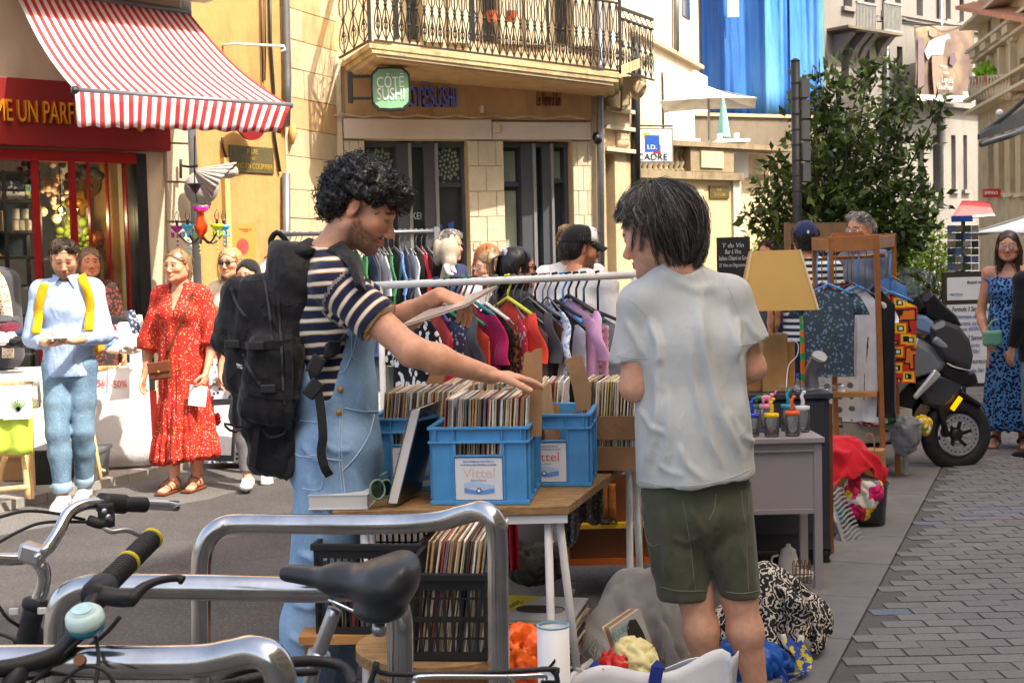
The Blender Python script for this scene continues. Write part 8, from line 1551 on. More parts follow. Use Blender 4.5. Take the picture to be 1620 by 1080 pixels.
for(a,b,c_,d_,D,m,lab)in((47,96,714,772,9.3,M_bkp,'black plastic tub under the stall left of the jeans'),(120,150,716,765,9.35,mat('grey_tub',S(90,94,96),.4),'grey plastic tub under the stall right of the jeans'),(0,44,720,768,9.5,M_kraft,'brown cardboard carton under the front stall')):
 p0,p1=P(a,d_,D),P(b,c_,D); r=thing('storage_tub',lab,'tub',V3((p0[0]+p1[0])/2,D+.2,.055)); x0,x1=p0[0],p1[0]; z1=p1[2]; F_=[V3(x0+.02,D,.057),V3(x1-.02,D,.057),V3(x1-.02,D+.36,.057),V3(x0+.02,D+.36,.057)]; MB().prism(F_,[V3(x0,D-.02,z1),V3(x1,D-.02,z1),V3(x1,D+.38,z1),V3(x0,D+.38,z1)]).build('body',m,r,bevel=.01); MB().box(((x0+x1)/2,D+.18,z1),(x1-x0+.02,.42,.03)).build('rim',m,r,bevel=.006)
cols_=['white','black','navy','maroon','dgrey','white','red','pink','white','green','black','white','blue','cream']
k_=0
for(px,py,D)in((5,535,9.9),(22,542,9.9),(40,530,10),(15,520,10.1),(2,508,10.2),(140,528,10),(160,522,10),(178,530,10),(196,520,10.1),(150,512,10.2),(185,508,10.2),(205,535,10),(168,545,9.9),(190,548,9.9)):
 c_=cols_[k_%14]; crumple('folded_garment','%s garment in the %s heap on the stall'%({'dgrey':'charcoal'}.get(c_,c_),'left' if px<60 else 'right')+(' lying on top' if py<515 else ''),'clothing',P(px,py,D),(.11,.10,.035),fb_(c_),40+k_,.02,(14,14,20),h=.014)['group']='heaped clothes on the stall'; k_+=1
for i,px in enumerate((2,14,27,40)):
 c=P(px,588,8.7); c[2]=.806; o=MB().lathe([(.02,0),(.045,.01),(.05,.03),(.04,.034),(.001,.02)],c,12).build('wooden_dish',M_pine,None,True); tag(o,['leftmost','second','third','rightmost'][i]+' wooden craft dish on the front stall table','dish')
for i,px in enumerate((150,162,176)):
 c=P(px,576,9.75); c[2]=.807; o=MB().lathe([(.05,0),(.06,.03),(.055,.05),(.05,.03),(.001,.01)],c+V3(0,0,.0),14).build('basket',mat('straw',S(206,160,104),.8,.3,40,.5,60),None,True); tag(o,['left','middle','right'][i]+' small straw basket on the white stall','basket')
ds=thing('display_stand','white pedestal stand with slanted leaflets before the woman in red','stand',G(218,742)+V3(0,0,.06)); q=G(222,740); q[2]=.06
a0=V3(q[0],q[1],.06); MB().box(a0+V3(0,0,.47),(.085,.05,.94)).build('column',M_white,ds,bevel=.003); MB().box(a0+V3(.02,0,.012),(.34,.28,.02)).build('foot',M_white,ds); MB().slab(lambda u,v:P(198+u*14+v*12,492+v*36-u*2,9.5)+V3(0,.0,0),4,4,.02).build('leaflet',M_wpr,ds); MB().slab(lambda u,v:P(212+u*12+v*6,498+v*26,9.55),4,4,.012).build('leaflet',M_sgw,ds)
mn=thing('dressed_mannequin','dark jacket and patterned scarf on a mannequin at the left edge','mannequin',V3(P(2,500,10.4)[0],10.4,.05)); c=P(-2,480,10.4); F=Field(c-V3(.3,.25,.6),c+V3(.3,.25,.4),.016); F.cap(c+V3(0,0,.15),c-V3(0,0,.4),(.17,.12),(.18,.13),(1,0,0),.04); F.ell(c+V3(0,0,.2),(.15,.1,.08),None,.06); V,Q=F.mesh(); soft('jacket',V,Q,fb_('dgrey'),mn); ribbon(spline([c+V3(-.05,-.14,.3),c+V3(.08,-.15,.15),c+V3(.12,-.15,-.15),c+V3(.11,-.15,-.42)],14),.09,.01,V3(1,0,0)).build('scarf',printm('orange_dot_print',S(222,120,50),S(232,216,190),40,.3),mn,True); MB().tube([c*V3(1,1,0)+V3(0,0,.05),c],.02,8).build('pole',M_dark,mn)
# chandelier and shell lamp on brackets
chn=thing('chandelier','multicoloured glass drop chandelier hanging at the shop corner','chandelier',P(318,400,11.6)); D=11.6; cc=P(318,358,D); GC=[mat('glass_'+k,c,.15,.1,20,coat=.4)for k,c in(('magenta',S(226,40,190)),('cyan',S(60,190,230)),('orange',S(250,150,20)),('lime',S(190,220,40)),('red',S(236,70,20)),('violet',S(190,40,150)))]
tb_('chain',[(308,215,D),(308,290,D),(312,320,D)],.006,M_iron,chn,6,6); MB().lathe([(.07,.05),(.045,.02),(.015,-.03)],P(309,300,D),14).build('canopy',M_dark,chn,True); MB().lathe([(.07,.14),(.03,.12),(.035,.06),(.06,.0),(.05,-.05),(.02,-.09),(.03,-.12)],cc,14).build('body',GC[4],chn,True); MB().lathe([(.08,.17),(.06,.13),(.02,.13)],cc,12).build('crown',GC[0],chn,True)
for i in range(5):
 a=i*1.257+.6; e=cc+V3(.21*math.cos(a),.2*math.sin(a),.0); ar=thing if False else None; r_=MB().tube(spline([cc+V3(0,0,-.08),cc+V3(.1*math.cos(a),.1*math.sin(a),-.15),e+V3(0,0,-.06)],8),.008,6).build('arm',M_dark,chn,True)
 m=GC[(i*2+1)%6]; MB().lathe([(.015,-.05),(.055,-.01),(.06,.01),(.03,.0)],e,10).build('cup',m,r_,True); MB().tube([e,e+V3(0,0,.05)],.012,8).build('candle',M_dark,r_); MB().lathe([(.012,.05),(.022,.08),(.016,.11),(.003,.135)],e,10).build('bulb',glass('bulb_glass',(.95,.95,.93)),r_,True)
 mb=MB(); [mb.ball(e+V3(.05*math.cos(b),.05*math.sin(b),-.06-.02*j),(.009,.009,.016),6,4)for b in np.linspace(0,5,5)for j in range(2)]; [mb.ball(e+V3(.0,0,-.09-.035*j),.010,6,4)for j in range(5)]; mb.build('drops',m,r_,True)['kind']='stuff'
sl=thing('shell_lamp','white wicker shell shaped lamp hung from the corner bracket','lamp',P(332,330,11.9)); D=11.9; t=NT('white_wicker'); o_=t.co(); t.bump(t.n('TexWave',Vector=o_,Scale=55.0,Distortion=2.0).outputs[0],.8,.01); M_wk=t.out((.74,.7,.64),.8)
fanp=lambda u,v:P(308+4*v+(v*(20+42*u)),268+v*(62-74*u)*.9+(1-u)*6,D)+V3(0,-.22*math.sin(math.pi*u)*v-.02*math.sin(u*60)*v,0)
MB().slab(fanp,40,10,.012).build('shell',M_wk,sl,True); MB().lathe([(.001,0),(.15,.01),(.16,.03),(.001,.04)],P(320,298,D+.25),24,(0,-1,.1)).build('back_shell',M_wk,sl,True); MB().tube(spline([P(352,275,D),P(364,276,D-.05),P(372,272,D-.08),P(373,264,D-.08)],10),[.04,.042,.04,.036,.034,.034,.034,.03,.024,.016,.006],10).build('spout',M_wk,sl,True); tb_('bracket',[(287,262,12.1),(300,264,12.0),(312,262,D)],.012,M_iron,sl,5,6); tb_('back_plate',[(286,252,12.15),(286,282,12.15)],.014,M_iron,sl,3,6)
fp=thing('framed_picture','black framed flower print leaning behind the red dress','picture',G(350,728)); q=[P(328,728,9.9),P(369,730,9.8),P(375,630,10.0),P(332,632,10.1)]; MB().prism(q,[p+V3(0,.03,0)for p in q]).build('frame',M_dark,fp); qc=sum(q)/4; qi=[qc+(p-qc)*.8-V3(0,.006,0)for p in q]; MB().prism(qi,[p+V3(0,.004,0)for p in qi]).build('mount',M_lab,fp); mb=MB(); [mb.ball(P(338+random.uniform(-6,8),662+random.uniform(-8,8),9.86),.02,6,4)for i in range(12)]; mb.build('flower_print',mat('red_flower',S(200,50,50),.8),fp)
bx_=thing('goods_crate','navy floral box of white linens behind the woman in red','box',V3(P(350,600,10.3)[0],10.3,.05)); MB().box(V3(P(352,625,10.3)[0],10.4,.45),(.30,.3,.8)).build('body',M_np,bx_); crumple('white_linen','white linens piled on the navy floral box','linen',P(350,602,10.35),(.13,.12,.06),M_cloth,71,.03,h=.014)
mr=thing('oval_mirror','gilt edged mirror leaning behind the headscarf woman','mirror',G(398,725)); q=[P(372,640,10.1),P(385,636,10.1),P(404,690,10.0),P(412,728,9.9),P(404,734,9.9),P(384,700,10)]; MB().prism(q,[p+V3(0,.02,0)for p in q]).build('glass',mat('mirror_pale',S(206,204,190),.15,.2),mr); tb_('rim',[(385,636,10.05),(402,670,10.0),(410,705,9.95),(413,728,9.88)],.02,M_woodb,mr,10,6)
# RIGHT SIDE: wooden clothes rack, scooter, boards
wr=thing('wooden_clothes_rack','tall varnished wooden clothes rack with double top rails','clothes rack',G(1375,770)); M_ww=mat('varnished_wood',S(150,92,46),.45,.25,6,.1,40)
QL=[P(1313,380,8.6),P(1386,376,8.5),P(1413,374,9.05),P(1288,380,9.15)]
for p in QL:MB().beam(p*V3(1,1,0)+V3(.035 if p[1]<9 else .02,0,0),p+V3(0,0,.02),.038,.03).build('post',M_ww,wr,bevel=.003)
for i,j in((0,1),(1,2),(2,3),(3,0)):MB().beam(QL[i]-V3(0,0,.03),QL[j]-V3(0,0,.03),.028,.10 if i in(0,2)else .08).build('top_rail',M_ww,wr,bevel=.003)
MB().prism([P(1318,368,8.58),P(1365,366,8.55),P(1370,378,8.55),P(1312,380,8.58)],[p+V3(0,.02,0)for p in(P(1318,368,8.58),P(1365,366,8.55),P(1370,378,8.55),P(1312,380,8.58))]).build('crest',M_ww,wr)
h0,h1=(QL[0]+QL[3])/2-V3(0,0,.12),(QL[1]+QL[2])/2-V3(0,0,.12); MB().tube([h0,h1],.013,8).build('hanging_rod',M_ww,wr,True); MB().beam(QL[0]-V3(0,0,1.0),QL[1]-V3(0,0,1.0),.10,.03).build('shelf',M_oak,wr)
t=NT('polka_dots'); v=t.n('TexVoronoi',Vector=t.mp(t.co(),(1,.2,1)),Scale=13.0,Randomness=.15).outputs['Distance']; M_pol=t.out(t.ramp(v,[(.28,S(110,110,112)),(.3,S(226,224,218))]),.9); M_bfl=printm('slate_flower_print',S(104,128,140),S(60,74,84),42,.34)
t=NT('bold_square_print'); v=t.n('TexVoronoi',Vector=t.mp(t.co(),(1,.5,1)),Scale=11.0,_distance='CHEBYCHEV').outputs['Distance']; M_bold=t.out(t.ramp(v,[(0,S(230,226,214)),(.12,S(20,18,20)),(.2,S(240,190,40)),(.36,S(210,50,30)),(.5,S(24,20,22)),(.6,S(226,120,40))],'CONSTANT'),.85)
M_mel=printm('maroon_vine_print',S(220,206,196),S(120,40,60),40,.4); M_rain=printm('rainbow_print',S(40,160,90),S(236,120,40),14,.4)
for i,(px,m,lab,an,W,L,dr,D)in enumerate(((1310,M_bfl,'slate blue flower print blouse hung on the rack corner',-14,.34,.58,.2,8.45),(1322,M_pol,'grey polka dot cloth hanging behind the slate blouse',-10,.36,.55,.55,8.72),(1300,M_mel,'maroon vine print scarf at the left of the rack',-50,.3,.8,.2,8.95),(1292,M_rain,'rainbow print scarf at the far left of the rack',-40,.28,.8,.25,9.1),(1340,fb_('maroon'),'maroon vest on the wooden rack',-58,.4,.55,.18,8.8),(1347,fb_('white'),'white vest top at the centre of the wooden rack',-48,.38,.8,.2,8.75),(1357,fb_('lgrey'),'pale grey vest beside the white one',-46,.36,.72,.22,8.7),(1368,fb_('white'),'second white top towards the right of the rack',-52,.36,.85,.24,8.65),(1384,fb_('black'),'long black top beside the right post',-62,.36,.85,.2,8.6),(1408,M_bold,'bold red and yellow square print dress',-30,.36,.60,.26,8.9),(1403,fb_('blue'),'blue striped top behind the bold print dress',-56,.34,.5,.14,9.0))):
 garment(P(px,402,D),R_(an),W,L,m,lab,.14 if i in(0,7)else 0,.03,'clothes on the wooden rack',H_c['b']if i%3==0 else M_zinc,dr,sd=200+i)
wc2=thing('white_crate','grey white wooden slat crate of clothes behind the rack','crate',G(1375,745)+V3(0,.3,.2)); f=Fr(V3(P(1335,690,9.0)[0],9.0,.26),R_(10)); M_gw=mat('whitewashed_wood',S(176,174,166),.8,.12,7)
for z in(0,.075,.15):f.box(MB(),0,.5,0,.012,z,z+.06).build('slat',M_gw,wc2); f.box(MB(),.488,.5,.014,.34,z,z+.06).build('slat',M_gw,wc2); f.box(MB(),0,.5,.342,.354,z,z+.06).build('slat',M_gw,wc2)
f.box(MB(),0,.5,.013,.34,-.012,-.002).build('base',M_gw,wc2)
for x in(.03,.45):f.box(MB(),x,x+.03,.02,.05,-.26,-.013).build('leg',M_gw,wc2)
for i,(px,py,D,r,m,lab)in enumerate(((1365,660,9.1,(.16,.12,.05),printm('pink_stripe_print',S(222,200,206),S(190,60,70),30,.4),'pink and white clothes in the slat crate'),(1432,690,8.95,(.10,.10,.13),fb_('grey'),'grey sweater hanging over the crate end'),(1454,672,9.0,(.06,.06,.07),printm('yellow_tile_print',S(232,226,190),S(206,170,40),30,.4),'yellow tile print cloth at the crate end'),(1395,658,9.1,(.1,.1,.05),fb_('green'),'green scarf on the crate'))):crumple('loose_cloth',lab,'clothing',P(px,py,D),r,m,80+i,.02,(14,14,14),h=.013)
# scooter
sc=thing('motor_scooter','large dark grey motor scooter parked facing right','scooter',G(1512,742)); D=9.45; M_sg=mat('scooter_graphite',S(58,60,64),.22,.08,4,coat=.6); M_sb=mat('scooter_black',(.01,.01,.011),.35); M_sl=mat('scooter_silver',S(126,132,138),.2,.06,4,coat=.6,metal=.3); M_sbl=mat('scooter_blue_grey',S(112,140,176),.22,.06,4,coat=.6)
def sblob(name,m,prims,lo,hi,h=.012,rel=1):
 a,b=P(lo[0],lo[1],D),P(hi[0],hi[1],D); F=Field(np.minimum(a,b)-V3(.08,.38,.08),np.maximum(a,b)+V3(.08,.38,.08),h)
 for p in prims:F.cap(P(p[0],p[1],D+p[6]),P(p[2],p[3],D+p[7]),p[4],p[5],(0,1,0),p[8]if len(p)>8 else .04)
 V,Q=F.mesh(); return soft(name,relax(V,Q,rel),Q,m,sc)
wc_=P(1512,686,D); ax=nrm(V3(.16,-1,.0)); x_,y_,_=frame(ax); ring=lambda r,n=48:[wc_+x_*r*math.cos(a)+y_*r*math.sin(a)for a in np.linspace(0,6.283,n,endpoint=False)]
MB().tube(ring(.205),.06,14,ax,closed=True,flat=.85).build('tyre',M_rub,sc,True); wh=MB().tube(ring(.155),.018,8,ax,closed=True).build('rim',M_alu,sc,True); MB().lathe([(.05,-.006),(.05,.0),(.04,.03),(.001,.03)],wc_,16,ax).build('hub',M_dark,wh,True)
for i in range(6):a=i*1.047; MB().beam(wc_+(x_*math.cos(a)+y_*math.sin(a))*.04,wc_+(x_*math.cos(a+.2)+y_*math.sin(a+.2))*.15,.022,.02).build('spoke',M_dark,wh)
dk=MB().lathe([(.095,.052),(.148,.052),(.148,.058),(.095,.058),(.095,.052)],wc_,40,ax,caps=False).build('brake_disc',M_chrome,sc); [MB().lathe([(.001,.0585),(.006,.0585),(.006,.0595),(.001,.0595)],wc_+(x_*math.cos(i*.2618)+y_*math.sin(i*.2618))*.125,8,ax).build('disc_hole',M_dark,dk)for i in range(24)]
MB().box(P(1468,690,D-.07),(.05,.04,.1)).build('caliper',M_dark,sc,bevel=.01); MB().tube([P(1476,605,D-.09),P(1498,690,D-.09)],.022,12).build('fork',M_dark,sc,True); MB().beam(P(1506,648,D-.12),P(1520,628,D-.12),.035,.012,(0,-1,0)).build('reflector',NT('orange_reflector_glow').out(S(255,170,20),.2,emit=S(255,160,10),estr=.5),sc,bevel=.004)  # reflector glows faintly in place of the light it would throw back
sblob('front_fender',M_sb,[(1470,640,1510,618,(.07,.03),(.09,.03),0,0),(1510,618,1548,640,(.09,.03),(.06,.02),0,0)],(1455,600),(1560,660))
def puff(name,m,poly,w,d=0.0,bev=.012):
 c=sum(P(x,y,D)for x,y in poly)/len(poly); q=[P(x,y,D)for x,y in poly]; n=len(q); mb=MB(); ly=[(-w,.72),(-w*.82,.93),(-w*.5,1),(w*.5,1),(w*.82,.93),(w,.72)]; vs=[c+(p-c)*k+V3(o*.16,o+d,0)for o,k in ly for p in q]
 mb.add(vs,[(i*n+j,i*n+(j+1)%n,(i+1)*n+(j+1)%n,(i+1)*n+j)for i in range(5)for j in range(n)]+[tuple(range(n-1,-1,-1)),tuple(range(5*n,6*n))]); o=mb.build(name,m,sc,bevel=bev); return o
puff('apron',M_sl,[(1374,640),(1400,585),(1425,540),(1450,528),(1480,545),(1498,572),(1492,584),(1448,596),(1420,622),(1390,668)],.19,.04); puff('nose',M_sg,[(1462,512),(1486,502),(1512,512),(1530,535),(1536,562),(1532,584),(1508,578),(1484,566),(1466,540)],.17)
puff('shield',M_sb,[(1454,472),(1470,456),(1490,478),(1512,498),(1522,516),(1500,512),(1476,508),(1458,498)],.13,.03); puff('side_panel',M_sbl,[(1420,498),(1440,492),(1464,498),(1482,512),(1474,532),(1446,522),(1424,514)],.18,.04); puff('chin',M_sb,[(1484,568),(1510,582),(1540,588),(1545,604),(1528,612),(1500,602),(1478,590)],.13)
puff('side_cowl',M_sg,[(1440,602),(1470,588),(1500,588),(1524,602),(1506,634),(1486,648),(1458,640)],.12); puff('body',M_sb,[(1300,690),(1330,640),(1372,640),(1420,618),(1450,598),(1486,590),(1476,620),(1456,650),(1440,700),(1330,716)],.16,.12); puff('seat',M_rub,[(1290,600),(1330,590),(1372,600),(1392,622),(1370,640),(1330,640),(1296,626)],.15,.3); puff('dash',M_sb,[(1420,470),(1450,462),(1466,486),(1440,496),(1424,490)],.2,.05)
sblob('headlight',mat('headlight_lens',S(150,156,164),.06,.5,16,spec=.9),[(1480,538,1520,562,(.02,.028),(.02,.026),-.165,-.13)],(1460,520),(1540,580),.008,0); sblob('running_light',mat('light_strip',S(206,206,200),.15,.2,40,metal=.5),[(1448,628,1482,590,(.012,.02),(.015,.035),-.18,-.18)],(1430,580),(1495,640),.008,0)
MB().slab(lambda u,v:P(1424+u*52+v*26*(1-.3*u),425+8*(u-.5)**2*4+v*72,D+.06-v*.1)+V3(0,.16*(u-.5)*-1,0),14,10,.004).build('windscreen',glass('tinted_screen',(.66,.68,.68)),sc,True); MB().tube([P(1418,480,D-.2),P(1432,470,D),P(1452,468,D+.3)],.014,8).build('handlebar',M_rub,sc,True)
rw=P(1338,700,D+.5); rw[2]=.255; MB().tube([rw+x_*.2*math.cos(a)+y_*.2*math.sin(a)for a in np.linspace(0,6.283,32,endpoint=False)],.06,10,ax,closed=True).build('tyre',M_rub,sc,True)
# menu board, postcard stand, chalkboards
PMn=Plane(1490,12.0,1572,12.1); mnb=thing('menu_board','dark framed standing menu board with two white price sheets','menu board',G(1535,690)*V3(1,1,0)); prect('frame',mat('dark_wood',(.05,.035,.025),.6),mnb,PMn,1494,430,1578,612,-.05,0)
for y0,y1 in((438,474),(481,606)):prect('sheet',M_lab,mnb,PMn,1498,y0,1574,y1,.002,.006)
for s_,px,py,w_,h_,m in(('PRETZELS',1512,466,22,4,M_labt),('Bretzel maison',1545,446,34,5,M_black),('Formule 3 Savoureux',1535,488,64,8,M_black),('savoureuses salées',1530,500,50,7,M_labt),('savoureuse sucrée',1530,511,50,7,M_labt),('boisson 40/50cl',1530,520,46,6,M_labt),('Formule 2 Savoureux',1535,534,64,8,M_black),('salée ou sucrée',1528,546,46,6,M_labt),('boisson 40/50cl',1528,556,46,6,M_labt),('Maxi Savoureuse',1535,571,60,8,M_black),('savoureuse salée 50cl',1530,586,56,7,M_labt)):text(s_,PMn.p(px,py,.008),PMn.u,(0,0,1),w_*12/2100,h_*12/2100,m,mnb,depth=.002,shear=.15)
for px in(1504,1566):MB().beam(PMn.p(px,612,-.03),PMn.p(px,612,-.03)*V3(1,1,0),.05,.05).build('leg',MATS['dark_wood'],mnb)
pc=thing('postcard_stand','revolving postcard stand with a blue header','postcard rack',G(1525,660)*V3(1,1,0)); D=12.9; c=P(1524,400,D); MB().tube([c*V3(1,1,0),c+V3(0,0,.35)],.02,8).build('pole',M_dark,pc); MB().box(P(1522,346,D-.05),(.2,.02,.06)).build('header',mat('sign_blue',S(30,84,170)),pc)
for r_ in range(7):
 for k in range(4):MB().box(P(1505+k*12.5,362+r_*12,D-.12+.02*(k%2)),(.074,.008,.066),np.array(Matrix.Rotation(R_(-12+8*k),3,'Z'))).build('postcard',mat('card%d'%((r_*3+k)%5),(S(70,90,120),S(110,100,86),S(50,66,50),S(130,130,126),S(36,44,70))[(r_*3+k)%5],.4,.5,30),pc)
PCb=Plane(1134,10.3,1187,10.2)
cb_=thing('chalkboard','black chalkboard of wine specials behind the lamp','chalkboard',G(1160,730)*V3(1,1,0)); prect('board',mat('slate_black',(.018,.018,.018),.8),cb_,PCb,1134,375,1186,470,-.03,0); M_chalk=mat('chalk',S(190,188,182),.95)
for s_,py,w_ in(('Y du Vin',388,34),('Bar à Vins',398,26),('Italiens Chianti et Gavi',408,46),('22 Vins en Dégustation',420,46)):text(s_,PCb.p(1160,py,.003),PCb.u,(0,0,1),w_*10.2/2100,.035,M_chalk,cb_,depth=.002,shear=.2)
for px in(1138,1182):MB().beam(PCb.p(px,468,-.02),PCb.p(px,468,-.02)*V3(1,1,0),.03,.03).build('leg',M_dark,cb_)
PC2=Plane(1290,11.4,1372,11.4); c2b=thing('cafe_board','chalk lettered café board on a wooden frame behind the rack','chalkboard',G(1330,700)*V3(1,1,0)); prect('frame',MATS['planter_wood'],c2b,PC2,1242,352,1372,384,-.04,0); prect('board',MATS['slate_black'],c2b,PC2,1250,385,1368,470,-.03,.0); text('Pressé Café',PC2 .p(1328,392,.004),PC2 .u,(0,0,1),.42,.07,M_chalk,c2b,depth=.002,shear=.2)
for px in(1246,1368):MB().beam(PC2 .p(px,352,-.02),PC2 .p(px,352,-.02)*V3(1,1,0),.05,.05).build('leg',MATS['planter_wood'],c2b)
el=thing('plush_elephant','grey plush elephant head hung on the end of the pipe rail','soft toy',P(705,440,9.9)); D=9.9; F=Field(P(680,450,D)-V3(.05,.25,.05),P(730,350,D)+V3(.05,.25,.05),.012); F.ell(P(709,398,D),(.09,.10,.10),None,.04); F.cap(P(712,415,D-.08),P(702,440,D-.1),.05,.03,(1,0,0),.04); F.ell(P(692,400,D),(.035,.06,.10),None,.02); F.ell(P(715,385,D+.06),(.03,.05,.07),None,.02); V,Q=F.mesh(); soft('head',V,Q,mat('plush_grey',S(150,140,124),.95,.15,40,.6,120),el)
for p in([(706,420,D-.12),(710,432,D-.16),(718,434,D-.16)],[(714,422,D-.1),(718,428,D-.12),(722,432,D-.12)]):MB().tube(spline([P(*q)for q in p],8),[.022,.022,.02,.018,.016,.014,.012,.008,.003],8).build('tusk',M_white,el,True)
# OTHER PEOPLE
HR=dict(br=hairmat('brown_hair',(.045,.026,.014)),bl=hairmat('blond_hair',(.42,.27,.12)),dk=hairmat('dark_hair',(.014,.010,.008)),gr=hairmat('grey_hair',(.3,.28,.26)),rd=hairmat('auburn_hair',(.28,.09,.03)),dbl=hairmat('dark_blond_hair',(.20,.125,.06)))
def wisps(B,m,n,ends,sd=1,r=.0028):
 rg=np.random.default_rng(sd); H=B.H; L=[]
 for i in range(n):
  a=rg.uniform(-2.6,2.6)+math.pi; th=rg.uniform(.1,1.5); d=V3(math.sin(a)*math.sin(th),-abs(math.cos(a))*math.sin(th)if rg.random()<.8 else .6*math.sin(th),math.cos(th)); p=V3(0,-.014,.036)+d*V3(.086,.106,.098); e=ends[rg.integers(len(ends))]; e=np.array(e)+rg.normal(size=3)*.012
  L.append([H.w(*p),H.w(*(p*.5+e*.5+d*.02)),H.w(*(e*.85+p*.15)),H.w(*e)])
 B.strands(m,[spline(q,6)for q in L],r=r)
def folk(lab,px,D,top,yaw,fem=0,skin=S(210,158,128),hair='br',style='short',shirt=None,sleeve=.4,hem=.93,pants=None,head=(0,0),hgt=None,adj=None,h=.014,tint={},shoe=None,build=1.0,neckr=.064,op=.8,inf=.012,fold=.004):
 g=P(px,430,D); ht=hgt or P(px,top,D)[2]; B=Body(V3(g[0],g[1],0),R_(yaw),ht,fem,build); hy=R_(yaw+head[0]); B.head(B.J['head'],V3(math.sin(hy)*math.cos(head[1]),-math.cos(hy)*math.cos(head[1]),-math.sin(head[1])),sc=B.k*1.0)
 if adj:adj(B)
 B.body(lab,h,.005,skin,tintkw=tint,hands=getattr(B,'hands',None)); eyes(B.H,B.o,op)
 if shirt:B.shirt(shirt,inf,sleeve,hem,'top',.011,fold,.010,neckr=neckr,kw=dict(rel=1))
 if pants:B.trousers(pants,inf*.8,inf*1.5,.9,1.02,'trousers',.011,.003)
 if shoe:B.shoes(shoe,M_white,.01)
 if style!='none':
  m=HR[hair]; B.haircap(m,.004 if style=='short' else .009,back=-.075 if style=='short' else-.12,fringe=.055,h=.007)
  if style=='long':wisps(B,m,750,[(.085,-.03,-.16),(-.085,-.03,-.16),(.075,.02,-.2),(-.075,.02,-.2),(.05,-.1,-.22),(-.05,-.1,-.22),(0,-.11,-.22)],px)
  elif style=='tail':wisps(B,m,260,[(0,-.12,.0),(.02,-.12,-.01),(-.02,-.12,.01)],px); B.strands(m,[spline([B.H.w(0,-.11,.01),B.H.w(.02+x,-.15,-.04),B.H.w(.03+x,-.13,-.14),B.H.w(.03+1.5*x,-.11,-.24)],6)for x in np.random.default_rng(3).normal(size=160)*.016],'ponytail')
  else:wisps(B,m,620,[(.08,-.03,.0),(-.08,-.03,.0),(.04,-.1,-.06),(-.04,-.1,-.06),(0,-.11,-.06),(.05,.07,.085),(-.05,.07,.085)],px,.0028)
 return B
def shades(B,m=M_lens):
 mb=MB(); [mb.ball(B.H.w(s*.032,.101,.004),V3(.024,.005,.019)*B.H.s,14,8,B.H.R)for s in(-1,1)]; mb.tube([B.H.w(-.08,-.01,.01),B.H.w(-.06,.085,.012),B.H.w(0,.106,.012),B.H.w(.06,.085,.012),B.H.w(.08,-.01,.01)],.003,5); mb.build('glasses',m,B.o,True)
def jset(**kw):
 def f(B):
  for k,(x,y,z)in kw.items():B.J[k]=B.q(x,y,z)
 return f
def adjA(B):
 jset(elR=(.23,.0,1.12),wrR=(.07,.25,1.09),elL=(-.23,.02,1.13),wrL=(-.08,.25,1.10),knR=(.075,.10,.50),anR=(.06,.08,.085),toeR=(.06,.25,.03),knL=(-.07,.02,.50),anL=(-.03,-.14,.10),toeL=(-.03,.03,.03))(B)
 B.hands={'R':dict(d=-B.r*.8+B.f*.5,n=V3(0,0,1),curl=(.5,.5,.55,.6)),'L':dict(d=B.r*.8+B.f*.4,n=V3(0,0,1),curl=(.6,.7,.7,.7))}
M_shirt=fabric('pale_blue_oxford',S(160,184,218),.06,700,.9,.4)
A1=folk('bearded man in pale blue shirt and rolled jeans looking at his phone',104,8.75,378,6,shirt=M_shirt,sleeve=.86,hem=.86,pants=M_jean,head=(10,.42),adj=adjA,h=.011,tint=dict(beard=.8,beardc=(.03,.018,.012)),hair='br',shoe=mat('white_trainer',(.6,.6,.58),.6),op=.35,neckr=.072,inf=.013,fold=.006,build=.93)
for n in 'LR':
 a,b=A1 .J['kn'+n],A1 .J['an'+n]; p=a+(b-a)*.86; MB().lathe([(.052,-.035),(.063,-.03),(.064,.03),(.056,.035)],p,18,b-a).build('cuff',denim('pale_cuff_'+n,S(120,150,172),S(150,176,196)),A1 .o,True)
T=bvh([o for o in A1 .o.children if o.name.startswith('top')][0]); M_yel=fabric('mustard_canvas',S(206,156,20),.08)
bpk=thing('yellow_backpack','mustard yellow backpack straps over the pale blue shirt','backpack',A1 .p+V3(0,.2,1.0))
for pts in([(78,437),(72,450),(64,475),(61,500),(58,530)],[(127,438),(135,452),(143,475),(143,498),(141,525)]):ribbon(spline([q for q in(hit(T,*p,.014)for p in pts)if q is not None],14),.06,.010,V3(1,0,0)).build('strap',M_yel,bpk,True)
F=Field(A1 .p+V3(-.25,.05,.9),A1 .p+V3(.25,.42,1.55),.015); F.rbox(A1 .p+V3(0,.22,1.22),(.16,.09,.24),.06); V,Q=F.mesh(); soft('bag',V,Q,M_yel,bpk)
sm=MB(); q=[x for x in(hit(T,107+.3*i,455+7*i,.003)for i in range(18))if x is not None]; ribbon(q,.028,.004,V3(1,0,0)).build('button_placket',M_shirt,A1 .o)
for s in(-1,1):c=A1 .J['neck']+A1 .f*.075+V3(s*.05,0,.015); MB().prism([c+V3(-s*.03,0,.02),c+V3(s*.035,.04,.03),c+V3(s*.02,-.01,-.06)],[x+A1 .f*.008 for x in(c+V3(-s*.03,0,.02),c+V3(s*.035,.04,.03),c+V3(s*.02,-.01,-.06))]).build('collar',M_shirt,A1 .o)
ph=MB().box(A1 .q(0,.34,1.135),(.15,.075,.009),np.array(Matrix.Rotation(R_(12),3,'X'))).build('phone',mat('mint_case',S(150,206,190),.35),None,bevel=.004); tag(ph,'mint green phone held by the bearded man','phone')
